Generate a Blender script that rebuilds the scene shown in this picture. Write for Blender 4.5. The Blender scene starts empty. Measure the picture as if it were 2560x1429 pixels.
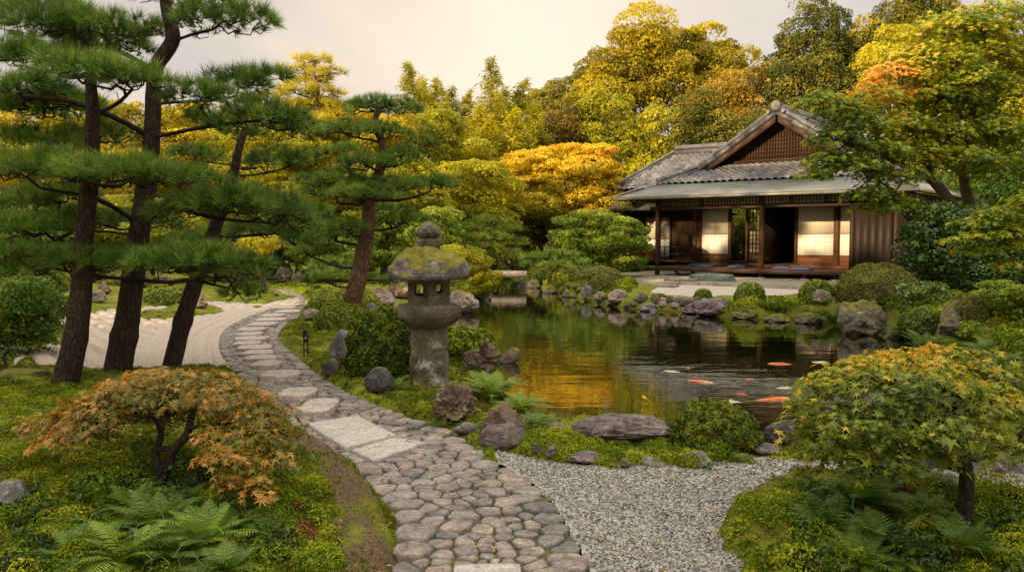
import bpy, math, random
import numpy as np
from math import radians, sin, cos, pi
SC = bpy.context.scene
COL = SC.collection
# ------------------------------------------------------------------ camera
CAMZ = 1.55
PITCH = math.atan(124.5/2000.0)
cd = bpy.data.cameras.new('camera'); cam = bpy.data.objects.new('camera', cd); COL.objects.link(cam)
cam.location = (0, 0, CAMZ); cam.rotation_euler = (pi/2-PITCH, 0, 0)
cd.sensor_width = 36.0; cd.lens = 36.0*2000/2560; cd.clip_start = 0.05; cd.clip_end = 3000
SC.camera = cam
# ------------------------------------------------------------------ light
SUN_AZ = (-0.75, -0.66)          # horizontal direction towards the sun
SUN_EL = radians(15.0)
_l = math.hypot(*SUN_AZ); SX, SY = SUN_AZ[0]/_l, SUN_AZ[1]/_l
sunvec = (SX*cos(SUN_EL), SY*cos(SUN_EL), sin(SUN_EL))
ld = bpy.data.lights.new('sun', 'SUN'); ld.energy = 5.0; ld.angle = radians(0.6); ld.color = (1.0, 0.74, 0.42)
lo = bpy.data.objects.new('sun', ld); COL.objects.link(lo)
import mathutils
lo.rotation_euler = mathutils.Vector(sunvec).to_track_quat('Z', 'Y').to_euler()
W = bpy.data.worlds.new('World'); SC.world = W; W.use_nodes = True
nt = W.node_tree; nt.nodes.clear()
def wn(t, **k):
    n = nt.nodes.new(t)
    for a, b in k.items(): setattr(n, a, b)
    return n
wo = wn('ShaderNodeOutputWorld'); bg = wn('ShaderNodeBackground'); nt.links.new(bg.outputs[0], wo.inputs[0])
sky = wn('ShaderNodeTexSky', sky_type='NISHITA'); sky.sun_disc = False
sky.sun_elevation = SUN_EL; sky.sun_rotation = math.atan2(SX, SY)
sky.air_density = 1.0; sky.dust_density = 2.0
tc = wn('ShaderNodeTexCoord')
sep = wn('ShaderNodeSeparateXYZ'); nt.links.new(tc.outputs['Generated'], sep.inputs[0])
def wmath(op, a, b=None):
    n = wn('ShaderNodeMath', operation=op)
    for i, v in enumerate((a, b)):
        if v is None: continue
        if isinstance(v, (int, float)): n.inputs[i].default_value = v
        else: nt.links.new(v, n.inputs[i])
    return n.outputs[0]
zz = wmath('ADD', wmath('MAXIMUM', sep.outputs[2], 0.0), 0.22)
cx_ = wmath('DIVIDE', sep.outputs[0], zz); cy_ = wmath('DIVIDE', sep.outputs[1], zz)
cmb = wn('ShaderNodeCombineXYZ'); nt.links.new(cx_, cmb.inputs[0]); nt.links.new(cy_, cmb.inputs[1])
nz = wn('ShaderNodeTexNoise'); nz.inputs['Scale'].default_value = 0.9; nz.inputs['Detail'].default_value = 7; nz.inputs['Roughness'].default_value = 0.55
nz.inputs['Distortion'].default_value = 0.6
nt.links.new(cmb.outputs[0], nz.inputs['Vector'])
crp = wn('ShaderNodeValToRGB'); crp.color_ramp.elements[0].position = 0.34; crp.color_ramp.elements[1].position = 0.66
crp.color_ramp.elements[0].color = (6.3, 5.75, 5.3, 1); crp.color_ramp.elements[1].color = (9.2, 7.6, 5.9, 1)
nt.links.new(nz.outputs[0], crp.inputs[0])
# bright break in the cloud deck
dotn = wn('ShaderNodeVectorMath', operation='DOT_PRODUCT'); nt.links.new(tc.outputs['Generated'], dotn.inputs[0])
_g = mathutils.Vector((0.03, 1.0, 0.25)).normalized(); dotn.inputs[1].default_value = _g
gl = wmath('ADD', wmath('POWER', wmath('MAXIMUM', dotn.outputs['Value'], 0.0), 90.0), wmath('MULTIPLY', wmath('POWER', wmath('MAXIMUM', dotn.outputs['Value'], 0.0), 9.0), 0.35))
glm = wmath('MULTIPLY', wmath('MULTIPLY', gl, wmath('ADD', nz.outputs[0], 0.5)), 3.0)
gc = wn('ShaderNodeMix', data_type='RGBA', blend_type='ADD'); gc.inputs['Factor'].default_value = 1.0
gcol = wn('ShaderNodeCombineXYZ')
nt.links.new(glm, gcol.inputs[0]); nt.links.new(wmath('MULTIPLY', glm, 0.74), gcol.inputs[1]); nt.links.new(wmath('MULTIPLY', glm, 0.46), gcol.inputs[2])
nt.links.new(crp.outputs[0], gc.inputs[6]); nt.links.new(gcol.outputs[0], gc.inputs[7])
mx = wn('ShaderNodeMix', data_type='RGBA'); mx.inputs['Factor'].default_value = 0.80
nt.links.new(sky.outputs[0], mx.inputs[6]); nt.links.new(gc.outputs[2], mx.inputs[7])
zen = wn('ShaderNodeMapRange'); zen.interpolation_type = 'SMOOTHSTEP'; nt.links.new(sep.outputs[2], zen.inputs[0])
zen.inputs[1].default_value = 0.33; zen.inputs[2].default_value = 0.85; zen.inputs[3].default_value = 0.74; zen.inputs[4].default_value = 2.7   # an overcast sky is brightest overhead
zc = wn('ShaderNodeMapRange'); nt.links.new(sep.outputs[2], zc.inputs[0]); zc.inputs[1].default_value = 0.33; zc.inputs[2].default_value = 0.85
zt = wn('ShaderNodeMix', data_type='RGBA', blend_type='MULTIPLY'); nt.links.new(zc.outputs[0], zt.inputs[0]); nt.links.new(mx.outputs[2], zt.inputs[6]); zt.inputs[7].default_value = (0.93, 1.0, 1.07, 1)
zm = wn('ShaderNodeVectorMath', operation='SCALE'); nt.links.new(zt.outputs[2], zm.inputs[0]); nt.links.new(zen.outputs[0], zm.inputs[3])
nt.links.new(zm.outputs[0], bg.inputs[0]); bg.inputs[1].default_value = 0.11
vs = SC.view_settings; vs.view_transform = 'Standard'; vs.look = 'None'; vs.exposure = 0.50; vs.gamma = 1.0; vs.use_curve_mapping = False
cy = SC.cycles; cy.max_bounces = 6; cy.diffuse_bounces = 3; cy.glossy_bounces = 3; cy.transmission_bounces = 3
cy.transparent_max_bounces = 6; cy.caustics_reflective = False; cy.caustics_refractive = False; cy.sample_clamp_indirect = 6
cy.use_denoising = True
# ------------------------------------------------------------------ pixel helpers (2560 x 1429 photograph)
CP, SP = cos(PITCH), sin(PITCH)
def ray(px, py):
    u = (px-1280)/2000.0; v = (714.5-py)/2000.0
    return np.array([u, CP+v*SP, -SP+v*CP])
def G(px, py, z=0.0):
    d = ray(px, py); t = (z-CAMZ)/d[2]
    return np.array([0, 0, CAMZ])+d*t
def Wp(px, py, Y):
    d = ray(px, py); return np.array([0, 0, CAMZ])+d*(Y/d[1])
# ------------------------------------------------------------------ numpy noise
def _h(ix, iy, iz, s):
    n = (ix.astype(np.int64)*73856093) ^ (iy.astype(np.int64)*19349663) ^ (iz.astype(np.int64)*83492791) ^ (s*2654435761)
    n = (n ^ (n >> 13))*1274126177 & 0x7fffffff
    n = (n ^ (n >> 11))*668265263 & 0x7fffffff
    return (n & 0xfffff)/float(0xfffff)
def noise(p, s=0):
    p = np.atleast_2d(p).astype(float)
    if p.shape[1] == 2: p = np.c_[p, np.zeros(len(p))]
    i = np.floor(p).astype(np.int64); f = p-i; f = f*f*(3-2*f)
    r = 0
    for a in (0, 1):
        wa = f[:, 0] if a else 1-f[:, 0]
        for b in (0, 1):
            wb = f[:, 1] if b else 1-f[:, 1]
            for c in (0, 1):
                wc = f[:, 2] if c else 1-f[:, 2]
                r = r+wa*wb*wc*_h(i[:, 0]+a, i[:, 1]+b, i[:, 2]+c, s)
    return r*2-1
def fbm(p, o=4, s=0, g=0.5):
    a = 1.0; t = 0; p = np.array(p, float)
    for k in range(o):
        t = t+a*noise(p, s+k*17); p = p*2.03+11.3; a *= g
    return t
def sstep(a, b, x):
    t = np.clip((x-a)/(b-a), 0, 1); return t*t*(3-2*t)
def sdf(poly, P):
    """signed distance, positive outside"""
    poly = np.asarray(poly)[:, :2]; P = np.asarray(P)[:, :2]
    d = np.full(len(P), 1e9); ins = np.zeros(len(P), bool)
    n = len(poly)
    for k in range(n):
        a = poly[k]; b = poly[(k+1) % n]; e = b-a
        w = P-a; t = np.clip((w@e)/(e@e+1e-12), 0, 1)
        q = w-t[:, None]*e; d = np.minimum(d, (q*q).sum(1))
        c1 = P[:, 1] >= a[1]; c2 = P[:, 1] < b[1]; cr = e[0]*w[:, 1]-e[1]*w[:, 0]
        ins ^= (c1 & c2 & (cr > 0)) | (~c1 & ~c2 & (cr < 0))
    d = np.sqrt(d); return np.where(ins, -d, d)
def spline(pts, n, closed=False):
    pts = np.asarray(pts, float); m = len(pts)
    if closed: idx = lambda i: pts[i % m]; segs = m
    else: idx = lambda i: pts[min(max(i, 0), m-1)]; segs = m-1
    out = []
    for k in range(segs):
        p0, p1, p2, p3 = idx(k-1), idx(k), idx(k+1), idx(k+2)
        for t in np.linspace(0, 1, n, endpoint=False):
            out.append(0.5*((2*p1)+(-p0+p2)*t+(2*p0-5*p1+4*p2-p3)*t*t+(-p0+3*p1-3*p2+p3)*t**3))
    if not closed: out.append(pts[-1])
    return np.array(out)
def gpoly(px, z=0.0, smooth=4):
    P = np.array([G(a, b, z) for a, b in px]); 
    return spline(P, smooth, True)[:, :2] if smooth else P[:, :2]
# ------------------------------------------------------------------ objects
def tag(o, label=None, cat=None, group=None, kind=None):
    if label: o['label'] = label
    if cat: o['category'] = cat
    if group: o['group'] = group
    if kind: o['kind'] = kind
    return o
def empty(name, loc, rz=0.0, label=None, cat=None, group=None):
    o = bpy.data.objects.new(name, None); COL.objects.link(o); o.location = tuple(float(v) for v in loc); o.rotation_euler = (0, 0, rz)
    o.empty_display_size = 0.2
    return tag(o, label, cat, group)
def mk(name, V, F, mat, parent=None, rnd=None, smooth=False, org=None):
    """F: one (m,k) array or a list of them"""
    V = np.asarray(V, np.float32)
    if org is not None: V = V-np.asarray(org, np.float32)
    Fs = F if isinstance(F, list) and (isinstance(F[0], np.ndarray) or isinstance(F[0][0], (tuple, list, np.ndarray))) else [F]
    Fs = [np.asarray(f, np.int32) for f in Fs if len(f)]
    me = bpy.data.meshes.new(name)
    me.vertices.add(len(V)); me.vertices.foreach_set('co', V.ravel())
    ls = np.concatenate([np.full(len(f), f.shape[1], np.int32) for f in Fs]); li = np.concatenate([f.ravel() for f in Fs])
    me.loops.add(len(li)); me.loops.foreach_set('vertex_index', li)
    me.polygons.add(len(ls)); st = np.zeros(len(ls), np.int32); st[1:] = np.cumsum(ls)[:-1]
    me.polygons.foreach_set('loop_start', st); me.polygons.foreach_set('loop_total', ls)
    if smooth: me.polygons.foreach_set('use_smooth', np.ones(len(ls), bool))
    me.update(calc_edges=True)
    if rnd is not None:
        at = me.attributes.new('rnd', 'FLOAT', 'FACE'); at.data.foreach_set('value', np.asarray(rnd, np.float32))
    me.materials.append(mat)
    o = bpy.data.objects.new(name, me); COL.objects.link(o)
    if parent is not None: o.parent = parent
    elif org is not None: o.location = tuple(float(v) for v in org)
    return o
class MB:
    def __init__(s): s.v = []; s.q = []; s.t = []; s.n = 0; s.ng = {}
    def add(s, V, F):
        V = np.asarray(V, float); F = np.asarray(F, int)
        s.v.append(V)
        s.ng.setdefault(F.shape[1], []).append(F+s.n); s.n += len(V); return s
    def box(s, x0, x1, y0, y1, z0, z1, rz=0, c=None):
        V = np.array([(x, y, z) for z in (z0, z1) for y in (y0, y1) for x in (x0, x1)], float)
        if rz:
            c = np.array(c if c is not None else ((x0+x1)/2, (y0+y1)/2)); d = V[:, :2]-c
            V[:, 0] = c[0]+d[:, 0]*cos(rz)-d[:, 1]*sin(rz); V[:, 1] = c[1]+d[:, 0]*sin(rz)+d[:, 1]*cos(rz)
        return s.add(V, [(0, 2, 3, 1), (4, 5, 7, 6), (0, 1, 5, 4), (2, 6, 7, 3), (0, 4, 6, 2), (1, 3, 7, 5)])
    def hexa(s, b, t):
        """eight corners: bottom four (ccw) then top four"""
        return s.add(list(b)+list(t), [(3, 2, 1, 0), (4, 5, 6, 7), (0, 1, 5, 4), (1, 2, 6, 5), (2, 3, 7, 6), (3, 0, 4, 7)])
    def beam(s, a, b, w, h, up=(0, 0, 1)):
        a = np.array(a, float); b = np.array(b, float); d = (b-a)/np.linalg.norm(b-a)
        x = np.cross(d, up); x /= np.linalg.norm(x); z = np.cross(x, d)
        def ring(p): return [p-x*w/2-z*h/2, p+x*w/2-z*h/2, p+x*w/2+z*h/2, p-x*w/2+z*h/2]
        return s.add(ring(a)+ring(b), [(0, 1, 2, 3), (7, 6, 5, 4), (0, 4, 5, 1), (1, 5, 6, 2), (2, 6, 7, 3), (3, 7, 4, 0)])
    def lathe(s, prof, n=24, c=(0, 0), ph=0.0):
        prof = np.asarray(prof, float); m = len(prof); a = np.arange(n)*2*pi/n+ph
        V = np.array([(c[0]+r*cos(t), c[1]+r*sin(t), z) for r, z in prof for t in a])
        F = [(i*n+j, i*n+(j+1) % n, (i+1)*n+(j+1) % n, (i+1)*n+j) for i in range(m-1) for j in range(n)]
        s.add(V, F)
        for i, rv in ((0, True), (m-1, False)):
            if prof[i][0] > 1e-4:
                s.add(np.r_[V[i*n:(i+1)*n], [[c[0], c[1], prof[i][1]]]], [((k+1) % n, k, n) if rv else (k, (k+1) % n, n) for k in range(n)])
        return s
    def build(s, name, mat, parent=None, smooth=False, org=None, rnd=None):
        V = np.concatenate(s.v); Fs = [np.concatenate(f) for f in s.ng.values()]
        return mk(name, V, Fs, mat, parent, rnd, smooth, org)
# ------------------------------------------------------------------ materials
class M:
    def __init__(s, name):
        s.m = bpy.data.materials.new(name); s.m.use_nodes = True; s.t = s.m.node_tree; s.t.nodes.clear()
        s.out = s.n('ShaderNodeOutputMaterial'); s.c = s.n('ShaderNodeTexCoord')
    def n(s, t, **k):
        q = s.t.nodes.new(t)
        for a, b in k.items(): setattr(q, a, b)
        return q
    def L(s, a, b): s.t.links.new(a, b)
    def setv(s, inp, v):
        if hasattr(v, 'is_linked') or hasattr(v, 'links'): s.L(v, inp)
        elif isinstance(v, (tuple, list)) and len(v) == 3 and inp.type == 'RGBA': inp.default_value = (*v, 1)
        else: inp.default_value = v
    def noise(s, scale, detail=4, rough=0.55, vec=None, sc=None, dist=0.0):
        q = s.n('ShaderNodeTexNoise'); q.inputs['Scale'].default_value = scale; q.inputs['Detail'].default_value = detail
        q.inputs['Roughness'].default_value = rough; q.inputs['Distortion'].default_value = dist
        s.L(s.vec(sc, vec), q.inputs['Vector']); return q.outputs[0]
    def vec(s, sc=None, vec=None):
        v = vec if vec is not None else s.c.outputs['Object']
        if sc is None: return v
        mp = s.n('ShaderNodeMapping'); s.L(v, mp.inputs[0]); mp.inputs['Scale'].default_value = sc; return mp.outputs[0]
    def vor(s, scale, sc=None, feat='F1', vec=None):
        q = s.n('ShaderNodeTexVoronoi', feature=feat); q.inputs['Scale'].default_value = scale; s.L(s.vec(sc, vec), q.inputs['Vector']); return q
    def ramp(s, f, els):
        q = s.n('ShaderNodeValToRGB'); e = q.color_ramp.elements
        while len(e) < len(els): e.new(0.5)
        for k, (p, c) in enumerate(els):
            e[k].position = p; e[k].color = (*c, 1) if isinstance(c, (tuple, list)) else (c, c, c, 1)
        s.L(f, q.inputs[0]); return q.outputs[0]
    def math(s, op, a, b=0.0, clamp=False):
        q = s.n('ShaderNodeMath', operation=op); q.use_clamp = clamp; s.setv(q.inputs[0], a); s.setv(q.inputs[1], b); return q.outputs[0]
    def mix(s, f, a, b, bt='MIX'):
        q = s.n('ShaderNodeMix', data_type='RGBA', blend_type=bt); s.setv(q.inputs[0], f); s.setv(q.inputs[6], a); s.setv(q.inputs[7], b); return q.outputs[2]
    def upz(s):
        g = s.n('ShaderNodeNewGeometry'); q = s.n('ShaderNodeSeparateXYZ'); s.L(g.outputs['Normal'], q.inputs[0]); return q.outputs[2]
    def attr(s, nm='rnd'):
        q = s.n('ShaderNodeAttribute'); q.attribute_name = nm; return q.outputs['Fac']
    def bump(s, h, strength=0.5, dist=0.02):
        q = s.n('ShaderNodeBump'); q.inputs['Strength'].default_value = strength; q.inputs['Distance'].default_value = dist; s.L(h, q.inputs['Height']); return q.outputs[0]
    def bsdf(s, col, rough=0.8, spec=0.3, nrm=None, metal=0.0, **kw):
        b = s.n('ShaderNodeBsdfPrincipled'); s.setv(b.inputs['Base Color'], col); s.setv(b.inputs['Roughness'], rough)
        s.setv(b.inputs['Specular IOR Level'], spec); s.setv(b.inputs['Metallic'], metal)
        if nrm is not None: s.L(nrm, b.inputs['Normal'])
        for k, v in kw.items(): s.setv(b.inputs[k], v)
        return b.outputs[0]
    def done(s, sh): s.L(sh, s.out.inputs[0]); return s.m
LB = 1.55
def leafmat(name, cols, tr=0.35, rough=0.55, spec=0.25, trc=1.25, big=0.8, bamt=0.35):
    m = M(name); r = m.attr()
    cols = [tuple(min(.8, v*LB) for v in q) for q in cols]; n = len(cols); c = m.ramp(r, [(k/(n-1) if n > 1 else 0, cc) for k, cc in enumerate(cols)])
    geo = m.n('ShaderNodeNewGeometry')
    nz = m.noise(big, 3, vec=geo.outputs['Position'])
    c = m.mix(bamt, c, m.ramp(nz, [(0.3, 0.45), (0.7, 1.0)]), 'MULTIPLY')
    p = m.bsdf(c, rough, spec)
    t = m.n('ShaderNodeBsdfTranslucent'); m.L(m.mix(1.0, c, (trc*1.05, trc, trc*0.6), 'MULTIPLY'), t.inputs[0])
    ms = m.n('ShaderNodeMixShader'); ms.inputs[0].default_value = tr; m.L(p, ms.inputs[1]); m.L(t.outputs[0], ms.inputs[2])
    return m.done(ms.outputs[0])
def stonemat(name, c1, c2, c3=None, moss=0.0, sc=6.0, mosscol=((0.05, 0.06, 0.008), (0.20, 0.18, 0.02)), bumpd=0.02, rough=0.85, lichen=0.0, lo=0.35):
    m = M(name)
    n1 = m.noise(sc, 6, 0.65, dist=0.5); n2 = m.noise(sc*5, 5, 0.7)
    c = m.ramp(n1, [(0.3, c1), (0.5, c2), (0.72, c3 or c2)])
    c = m.mix(0.7, c, m.ramp(n2, [(0.3, 0.45), (0.65, 1.25)]), 'MULTIPLY')
    n3 = m.noise(sc*16, 3, 0.8); c = m.mix(0.55, c, m.ramp(n3, [(0.32, 0.45), (0.62, 1.3)]), 'MULTIPLY')
    v = m.vor(sc*1.5, feat='DISTANCE_TO_EDGE').outputs['Distance']
    c = m.mix(0.35, c, m.ramp(v, [(0.0, 0.35), (0.08, 1.0)]), 'MULTIPLY')
    if lichen:
        ln = m.noise(sc*1.7, 5, 0.6)
        c = m.mix(m.ramp(ln, [(0.62-lichen*0.1, 0.0), (0.66, 1.0)]), c, (0.33, 0.35, 0.30))
    r = m.attr(); c = m.mix(1.0, c, m.ramp(r, [(0.0, (0.60, 0.60, 0.64)), (0.3, (0.95, 0.95, 0.95)), (0.6, (1.05, 0.93, 0.88)), (0.8, (1, 0.98, 0.93)), (1.0, (1.35, 1.27, 1.12))]), 'MULTIPLY') if name.startswith('cob') else c
    if moss > 0:
        u = m.upz(); mn = m.noise(sc*0.7, 5, 0.6)
        f = m.math('ADD', m.math('MULTIPLY', u, 0.55), m.math('MULTIPLY', mn, 1.0))
        f = m.ramp(f, [(1.12-moss*0.6, 0.0), (1.2-moss*0.6, 1.0)])
        mc = m.ramp(m.noise(sc*3, 5, 0.7), [(0.3, mosscol[0]), (0.7, mosscol[1])])
        c = m.mix(f, c, mc)
    h = m.math('ADD', n1, m.math('MULTIPLY', n2, 0.5))
    return m.done(m.bsdf(c, rough, 0.25, m.bump(h, 0.9, bumpd)))
# ================================================================== SETTING
rng = np.random.default_rng(7)
ZW = -0.16
PX_POND = [(1218, 684), (1212, 715), (1205, 745), (1190, 772), (1160, 800), (1145, 835), (1190, 862), (1245, 905), (1262, 950), (1310, 990), (1345, 1040), (1400, 1062),
           (1540, 1085), (1690, 1090), (1800, 1120), (1990, 1125), (2200, 1120), (2450, 1085), (2560, 1030), (2500, 950), (2360, 885), (2250, 845), (2110, 812),
           (1990, 800), (1900, 800), (1800, 795), (1690, 782), (1560, 772), (1470, 757), (1420, 742), (1350, 724), (1318, 706), (1300, 684)]
POND = gpoly(PX_POND, ZW, 4)
POND[:, 1] = np.minimum(POND[:, 1], 33)
PX_PATH_L = [(985, 1600), (975, 1429), (985, 1300), (930, 1240), (880, 1185), (800, 1140), (740, 1090), (690, 1040), (640, 985), (575, 925), (545, 870), (560, 826), (620, 792), (690, 768), (738, 757), (745, 746), (705, 733), (655, 725), (560, 716)]
PX_PATH_R = [(1560, 1600), (1480, 1429), (1440, 1350), (1380, 1255), (1310, 1195), (1215, 1145), (1130, 1080), (985, 1030), (885, 990), (800, 940), (745, 895), (705, 855), (700, 835), (725, 808), (758, 778), (764, 757), (755, 740), (715, 726), (560, 706)]
pl = spline([G(*p) for p in PX_PATH_L], 4)[:, :2]; pr = spline([G(*p) for p in PX_PATH_R], 4)[:, :2]
PATH = np.r_[pl, pr[::-1]]
GRAV_L = gpoly([(20, 925), (60, 885), (120, 868), (175, 845), (150, 815), (120, 806), (190, 790), (290, 771), (390, 765), (480, 752), (580, 757), (660, 760), (700, 748), (745, 747), (770, 770), (640, 830), (620, 900), (650, 945), (560, 930), (460, 925), (350, 926), (250, 925), (190, 922), (120, 922), (95, 908), (50, 905)], 0, 3)
ISL = gpoly([(345, 783), (400, 772), (470, 762), (530, 764), (562, 776), (520, 787), (430, 796), (365, 796)], 0, 4)
ISL2 = gpoly([(575, 752), (620, 741), (690, 731), (728, 741), (715, 750), (640, 757)], 0, 4)
GRAV_R = gpoly([(1250, 1130), (1330, 1152), (1420, 1166), (1550, 1174), (1720, 1172), (1900, 1158), (2060, 1160), (2300, 1178), (2600, 1168), (2900, 1170), (2900, 1300), (2560, 1255), (2450, 1228), (2250, 1206), (2060, 1212), (1910, 1248), (1830, 1282), (1800, 1325), (1840, 1400), (1900, 1500), (1950, 1800), (1300, 1800), (1350, 1429), (1300, 1300), (1250, 1200)], 0, 3)
GRAV_H = gpoly([(1560, 702), (1640, 716), (1625, 732), (1700, 742), (1850, 745), (1990, 746), (2090, 740), (2140, 720), (2140, 700), (1900, 690), (1640, 688)], 0, 3)
# house frame
H0 = np.array([5.43, 30.1, 0.0]); E1 = np.array([0.778, -0.628]); E1 = E1/np.linalg.norm(E1); E2 = np.array([-E1[1], E1[0]])
HRZ = math.atan2(E1[1], E1[0])
def HL(a, b, z=0.0):
    q = H0[:2]+E1*a+E2*b; return np.array([q[0], q[1], z])
APRON = np.array([HL(-2.0, -3.5)[:2], HL(6.6, -3.5)[:2], HL(8.6, -1.0)[:2], HL(8.6, 12)[:2], HL(-6.0, 12)[:2], HL(-6.0, 4.0)[:2], HL(-2.0, 2)[:2]])
MOUNDS = [(G(400, 1215), 1.2, 0.9, 0.16), (G(2200, 1330), 1.0, 0.6, 0.13), (Wp(2330, 740, 15.0), 2.4, 1.8, 0.28), (Wp(2600, 720, 12), 2.2, 2.4, 0.45), (Wp(2130, 700, 19), 1.6, 1.5, 0.18),
          (G(1130, 905), 1.0, 0.8, 0.12), (G(760, 870), 1.2, 1.2, 0.06), (G(80, 1100), 1.5, 1.2, 0.12), (G(1440, 680), 2.5, 1.8, 0.25), (G(1100, 700), 2.2, 2.2, 0.2), (G(60, 745), 3.0, 3.0, 0.3)]
def land(x, y):
    P = np.c_[x, y]
    z = 0.045+0.03*fbm(P*0.9, 3, 3)+0.012*fbm(P*5, 3, 5)
    for c, rx, ry, h in MOUNDS:
        z = z+h*np.exp(-((x-c[0])/rx)**2-((y-c[1])/ry)**2)
    z = z+7.0*sstep(48, 120, y)+3.5*sstep(38, 75, y)*sstep(0, 30, x)
    return z
def Hz(x, y, full=False):
    x = np.atleast_1d(np.asarray(x, float)); y = np.atleast_1d(np.asarray(y, float)); P = np.c_[x, y]
    wob = 0.05*noise(P*2.3, 9)+0.02*noise(P*8, 10)
    z = land(x, y)
    g = np.full(len(x), 9.0)
    gl = np.maximum(sdf(GRAV_L, P), np.maximum(-sdf(ISL, P), -sdf(ISL2, P)))
    for s in (gl, sdf(GRAV_R, P), sdf(GRAV_H, P)): g = np.minimum(g, s+wob*0.8)
    g = np.minimum(g, sdf(PATH, P)+0.03+wob*0.3); g = np.minimum(g, sdf(APRON, P)+0.05)
    z = -0.05+(z+0.05)*sstep(-0.06, 0.12, g)
    sp = sdf(POND, P)+wob
    t = sstep(-0.05, 0.38, sp)
    z = np.where(sp < 0.38, -0.34+(z+0.34)*t, z)
    z = z-0.7*sstep(0.1, 1.2, -sp)
    return z
def lumpf(P, z):
    k = np.clip((z+0.02)/0.06, 0, 1)*np.clip(1.3-P[:, 1]/16, .25, 1)
    a = fbm(P*2.6, 3, 21); return k*(0.05*np.abs(a)+0.045*(1-np.abs(noise(P*4.2, 22)))**2+0.022*(1-np.abs(noise(P*10, 24)))**2+0.012*np.abs(noise(P*22, 23))-.045)
def Hs(x, y): return float(Hz(x, y)[0])
# --- moss ground sheet
ys = np.concatenate([np.linspace(-60, 1.6, 14), (np.geomspace(4.7, 150, 640)-3), [170, 260, 500]])
tt = np.linspace(-1, 1, 560); wx = tt*1.0+9*np.sign(tt)*np.abs(tt)**13
Yg, Tg = np.meshgrid(ys, wx, indexing='ij'); Xg = (np.maximum(Yg, 1.6)+3)*Tg
zg = Hz(Xg.ravel(), Yg.ravel())
nearw = (Yg.ravel() < 14) & (Yg.ravel() > 1.5)
PP = np.c_[Xg.ravel(), Yg.ravel()]
lump = np.zeros(len(PP)); q = PP[nearw]
lump[nearw] = lumpf(q, zg[nearw])
zg = zg+lump
nr, nc = Yg.shape
I = np.arange(nr*nc).reshape(nr, nc)
Fg = np.stack([I[:-1, :-1], I[:-1, 1:], I[1:, 1:], I[1:, :-1]], -1).reshape(-1, 4)
m = M('moss_ground')
geo = m.n('ShaderNodeNewGeometry'); pos = geo.outputs['Position']
big = m.noise(0.9, 5, 0.6, vec=pos); mid = m.noise(5, 5, 0.7, vec=pos); fine = m.noise(60, 4, 0.75, vec=pos)
c = m.ramp(mid, [(0.28, (0.035, 0.050, 0.007)), (0.45, (0.11, 0.15, 0.012)), (0.62, (0.22, 0.25, 0.016)), (0.8, (0.32, 0.29, 0.025))])
c = m.mix(m.ramp(big, [(0.42, 0.0), (0.62, 0.75)]), c, m.ramp(fine, [(0.3, (0.12, 0.085, 0.02)), (0.7, (0.22, 0.19, 0.03))]))
brown = m.noise(1.7, 4, 0.6, vec=m.vec((1, 1, 1), pos))
c = m.mix(m.ramp(brown, [(0.60, 0.0), (0.72, 0.8)]), c, m.ramp(fine, [(0.3, (0.055, 0.03, 0.012)), (0.7, (0.14, 0.09, 0.035))]))
sepz = m.n('ShaderNodeSeparateXYZ'); m.L(pos, sepz.inputs[0])
c = m.mix(m.ramp(m.math('ADD', sepz.outputs[2], 0.5), [(0.30, 1.0), (0.40, 0.0)]), c, (0.03, 0.028, 0.012))
c = m.mix(m.attr('soil'), c, m.ramp(fine, [(0.3, (0.07, 0.042, 0.022)), (0.7, (0.20, 0.135, 0.075))]))
hh = m.math('ADD', m.math('MULTIPLY', fine, 0.6), mid)
MOSS = m.done(m.bsdf(m.mix(0.6, c, m.ramp(fine, [(0.25, 0.4), (0.7, 1.3)]), 'MULTIPLY'), 0.95, 0.1, m.bump(hh, 1.0, 0.03)))
SOIL = gpoly([(745, 1100), (850, 1168), (925, 1262), (965, 1345), (960, 1429), (955, 1600), (810, 1600), (850, 1429), (868, 1330), (822, 1230), (735, 1150)], 0, 3)
soilv = 1-sstep(-.03, .12, sdf(SOIL, PP)+.20*noise(PP*4, 71)+.05*noise(PP*16, 72))
gnd = mk('ground', np.c_[PP, zg], Fg, MOSS, smooth=True); tag(gnd, kind='structure')
at_ = gnd.data.attributes.new('soil', 'FLOAT', 'POINT'); at_.data.foreach_set('value', soilv.astype(np.float32))
# --- water
m = M('pond_water'); geo = m.n('ShaderNodeNewGeometry')
w1 = m.noise(1.0, 3, 0.5, vec=m.vec((1.1, 3.2, 1), geo.outputs['Position'])); w2 = m.noise(5.0, 3, 0.5, vec=m.vec((0.8, 2.6, 1), geo.outputs['Position']))
hh = m.math('ADD', w1, m.math('MULTIPLY', w2, 0.16)); nb = m.bump(hh, 0.075, 0.05)
fr = m.n('ShaderNodeFresnel'); fr.inputs[0].default_value = 1.5; m.L(nb, fr.inputs['Normal'])
gl = m.n('ShaderNodeBsdfGlossy'); gl.inputs['Roughness'].default_value = 0.015; gl.inputs[0].default_value = (0.97, 0.97, 0.92, 1); m.L(nb, gl.inputs['Normal'])
tr = m.n('ShaderNodeBsdfTransparent'); tr.inputs[0].default_value = (0.74, 0.88, 0.62, 1)
ms = m.n('ShaderNodeMixShader'); m.L(m.math('MULTIPLY', fr.outputs[0], 1.35, True), ms.inputs[0]); m.L(tr.outputs[0], ms.inputs[1]); m.L(gl.outputs[0], ms.inputs[2])
WATER = m.done(ms.outputs[0])
wat = mk('pond_water', [(POND[:, 0].min()-.6, POND[:, 1].min()-.6, ZW), (POND[:, 0].max()+.6, POND[:, 1].min()-.6, ZW), (POND[:, 0].max()+.6, POND[:, 1].max()+.8, ZW), (POND[:, 0].min()-.6, POND[:, 1].max()+.8, ZW)], [(0, 1, 2, 3)], WATER); tag(wat, kind='structure')
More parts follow.
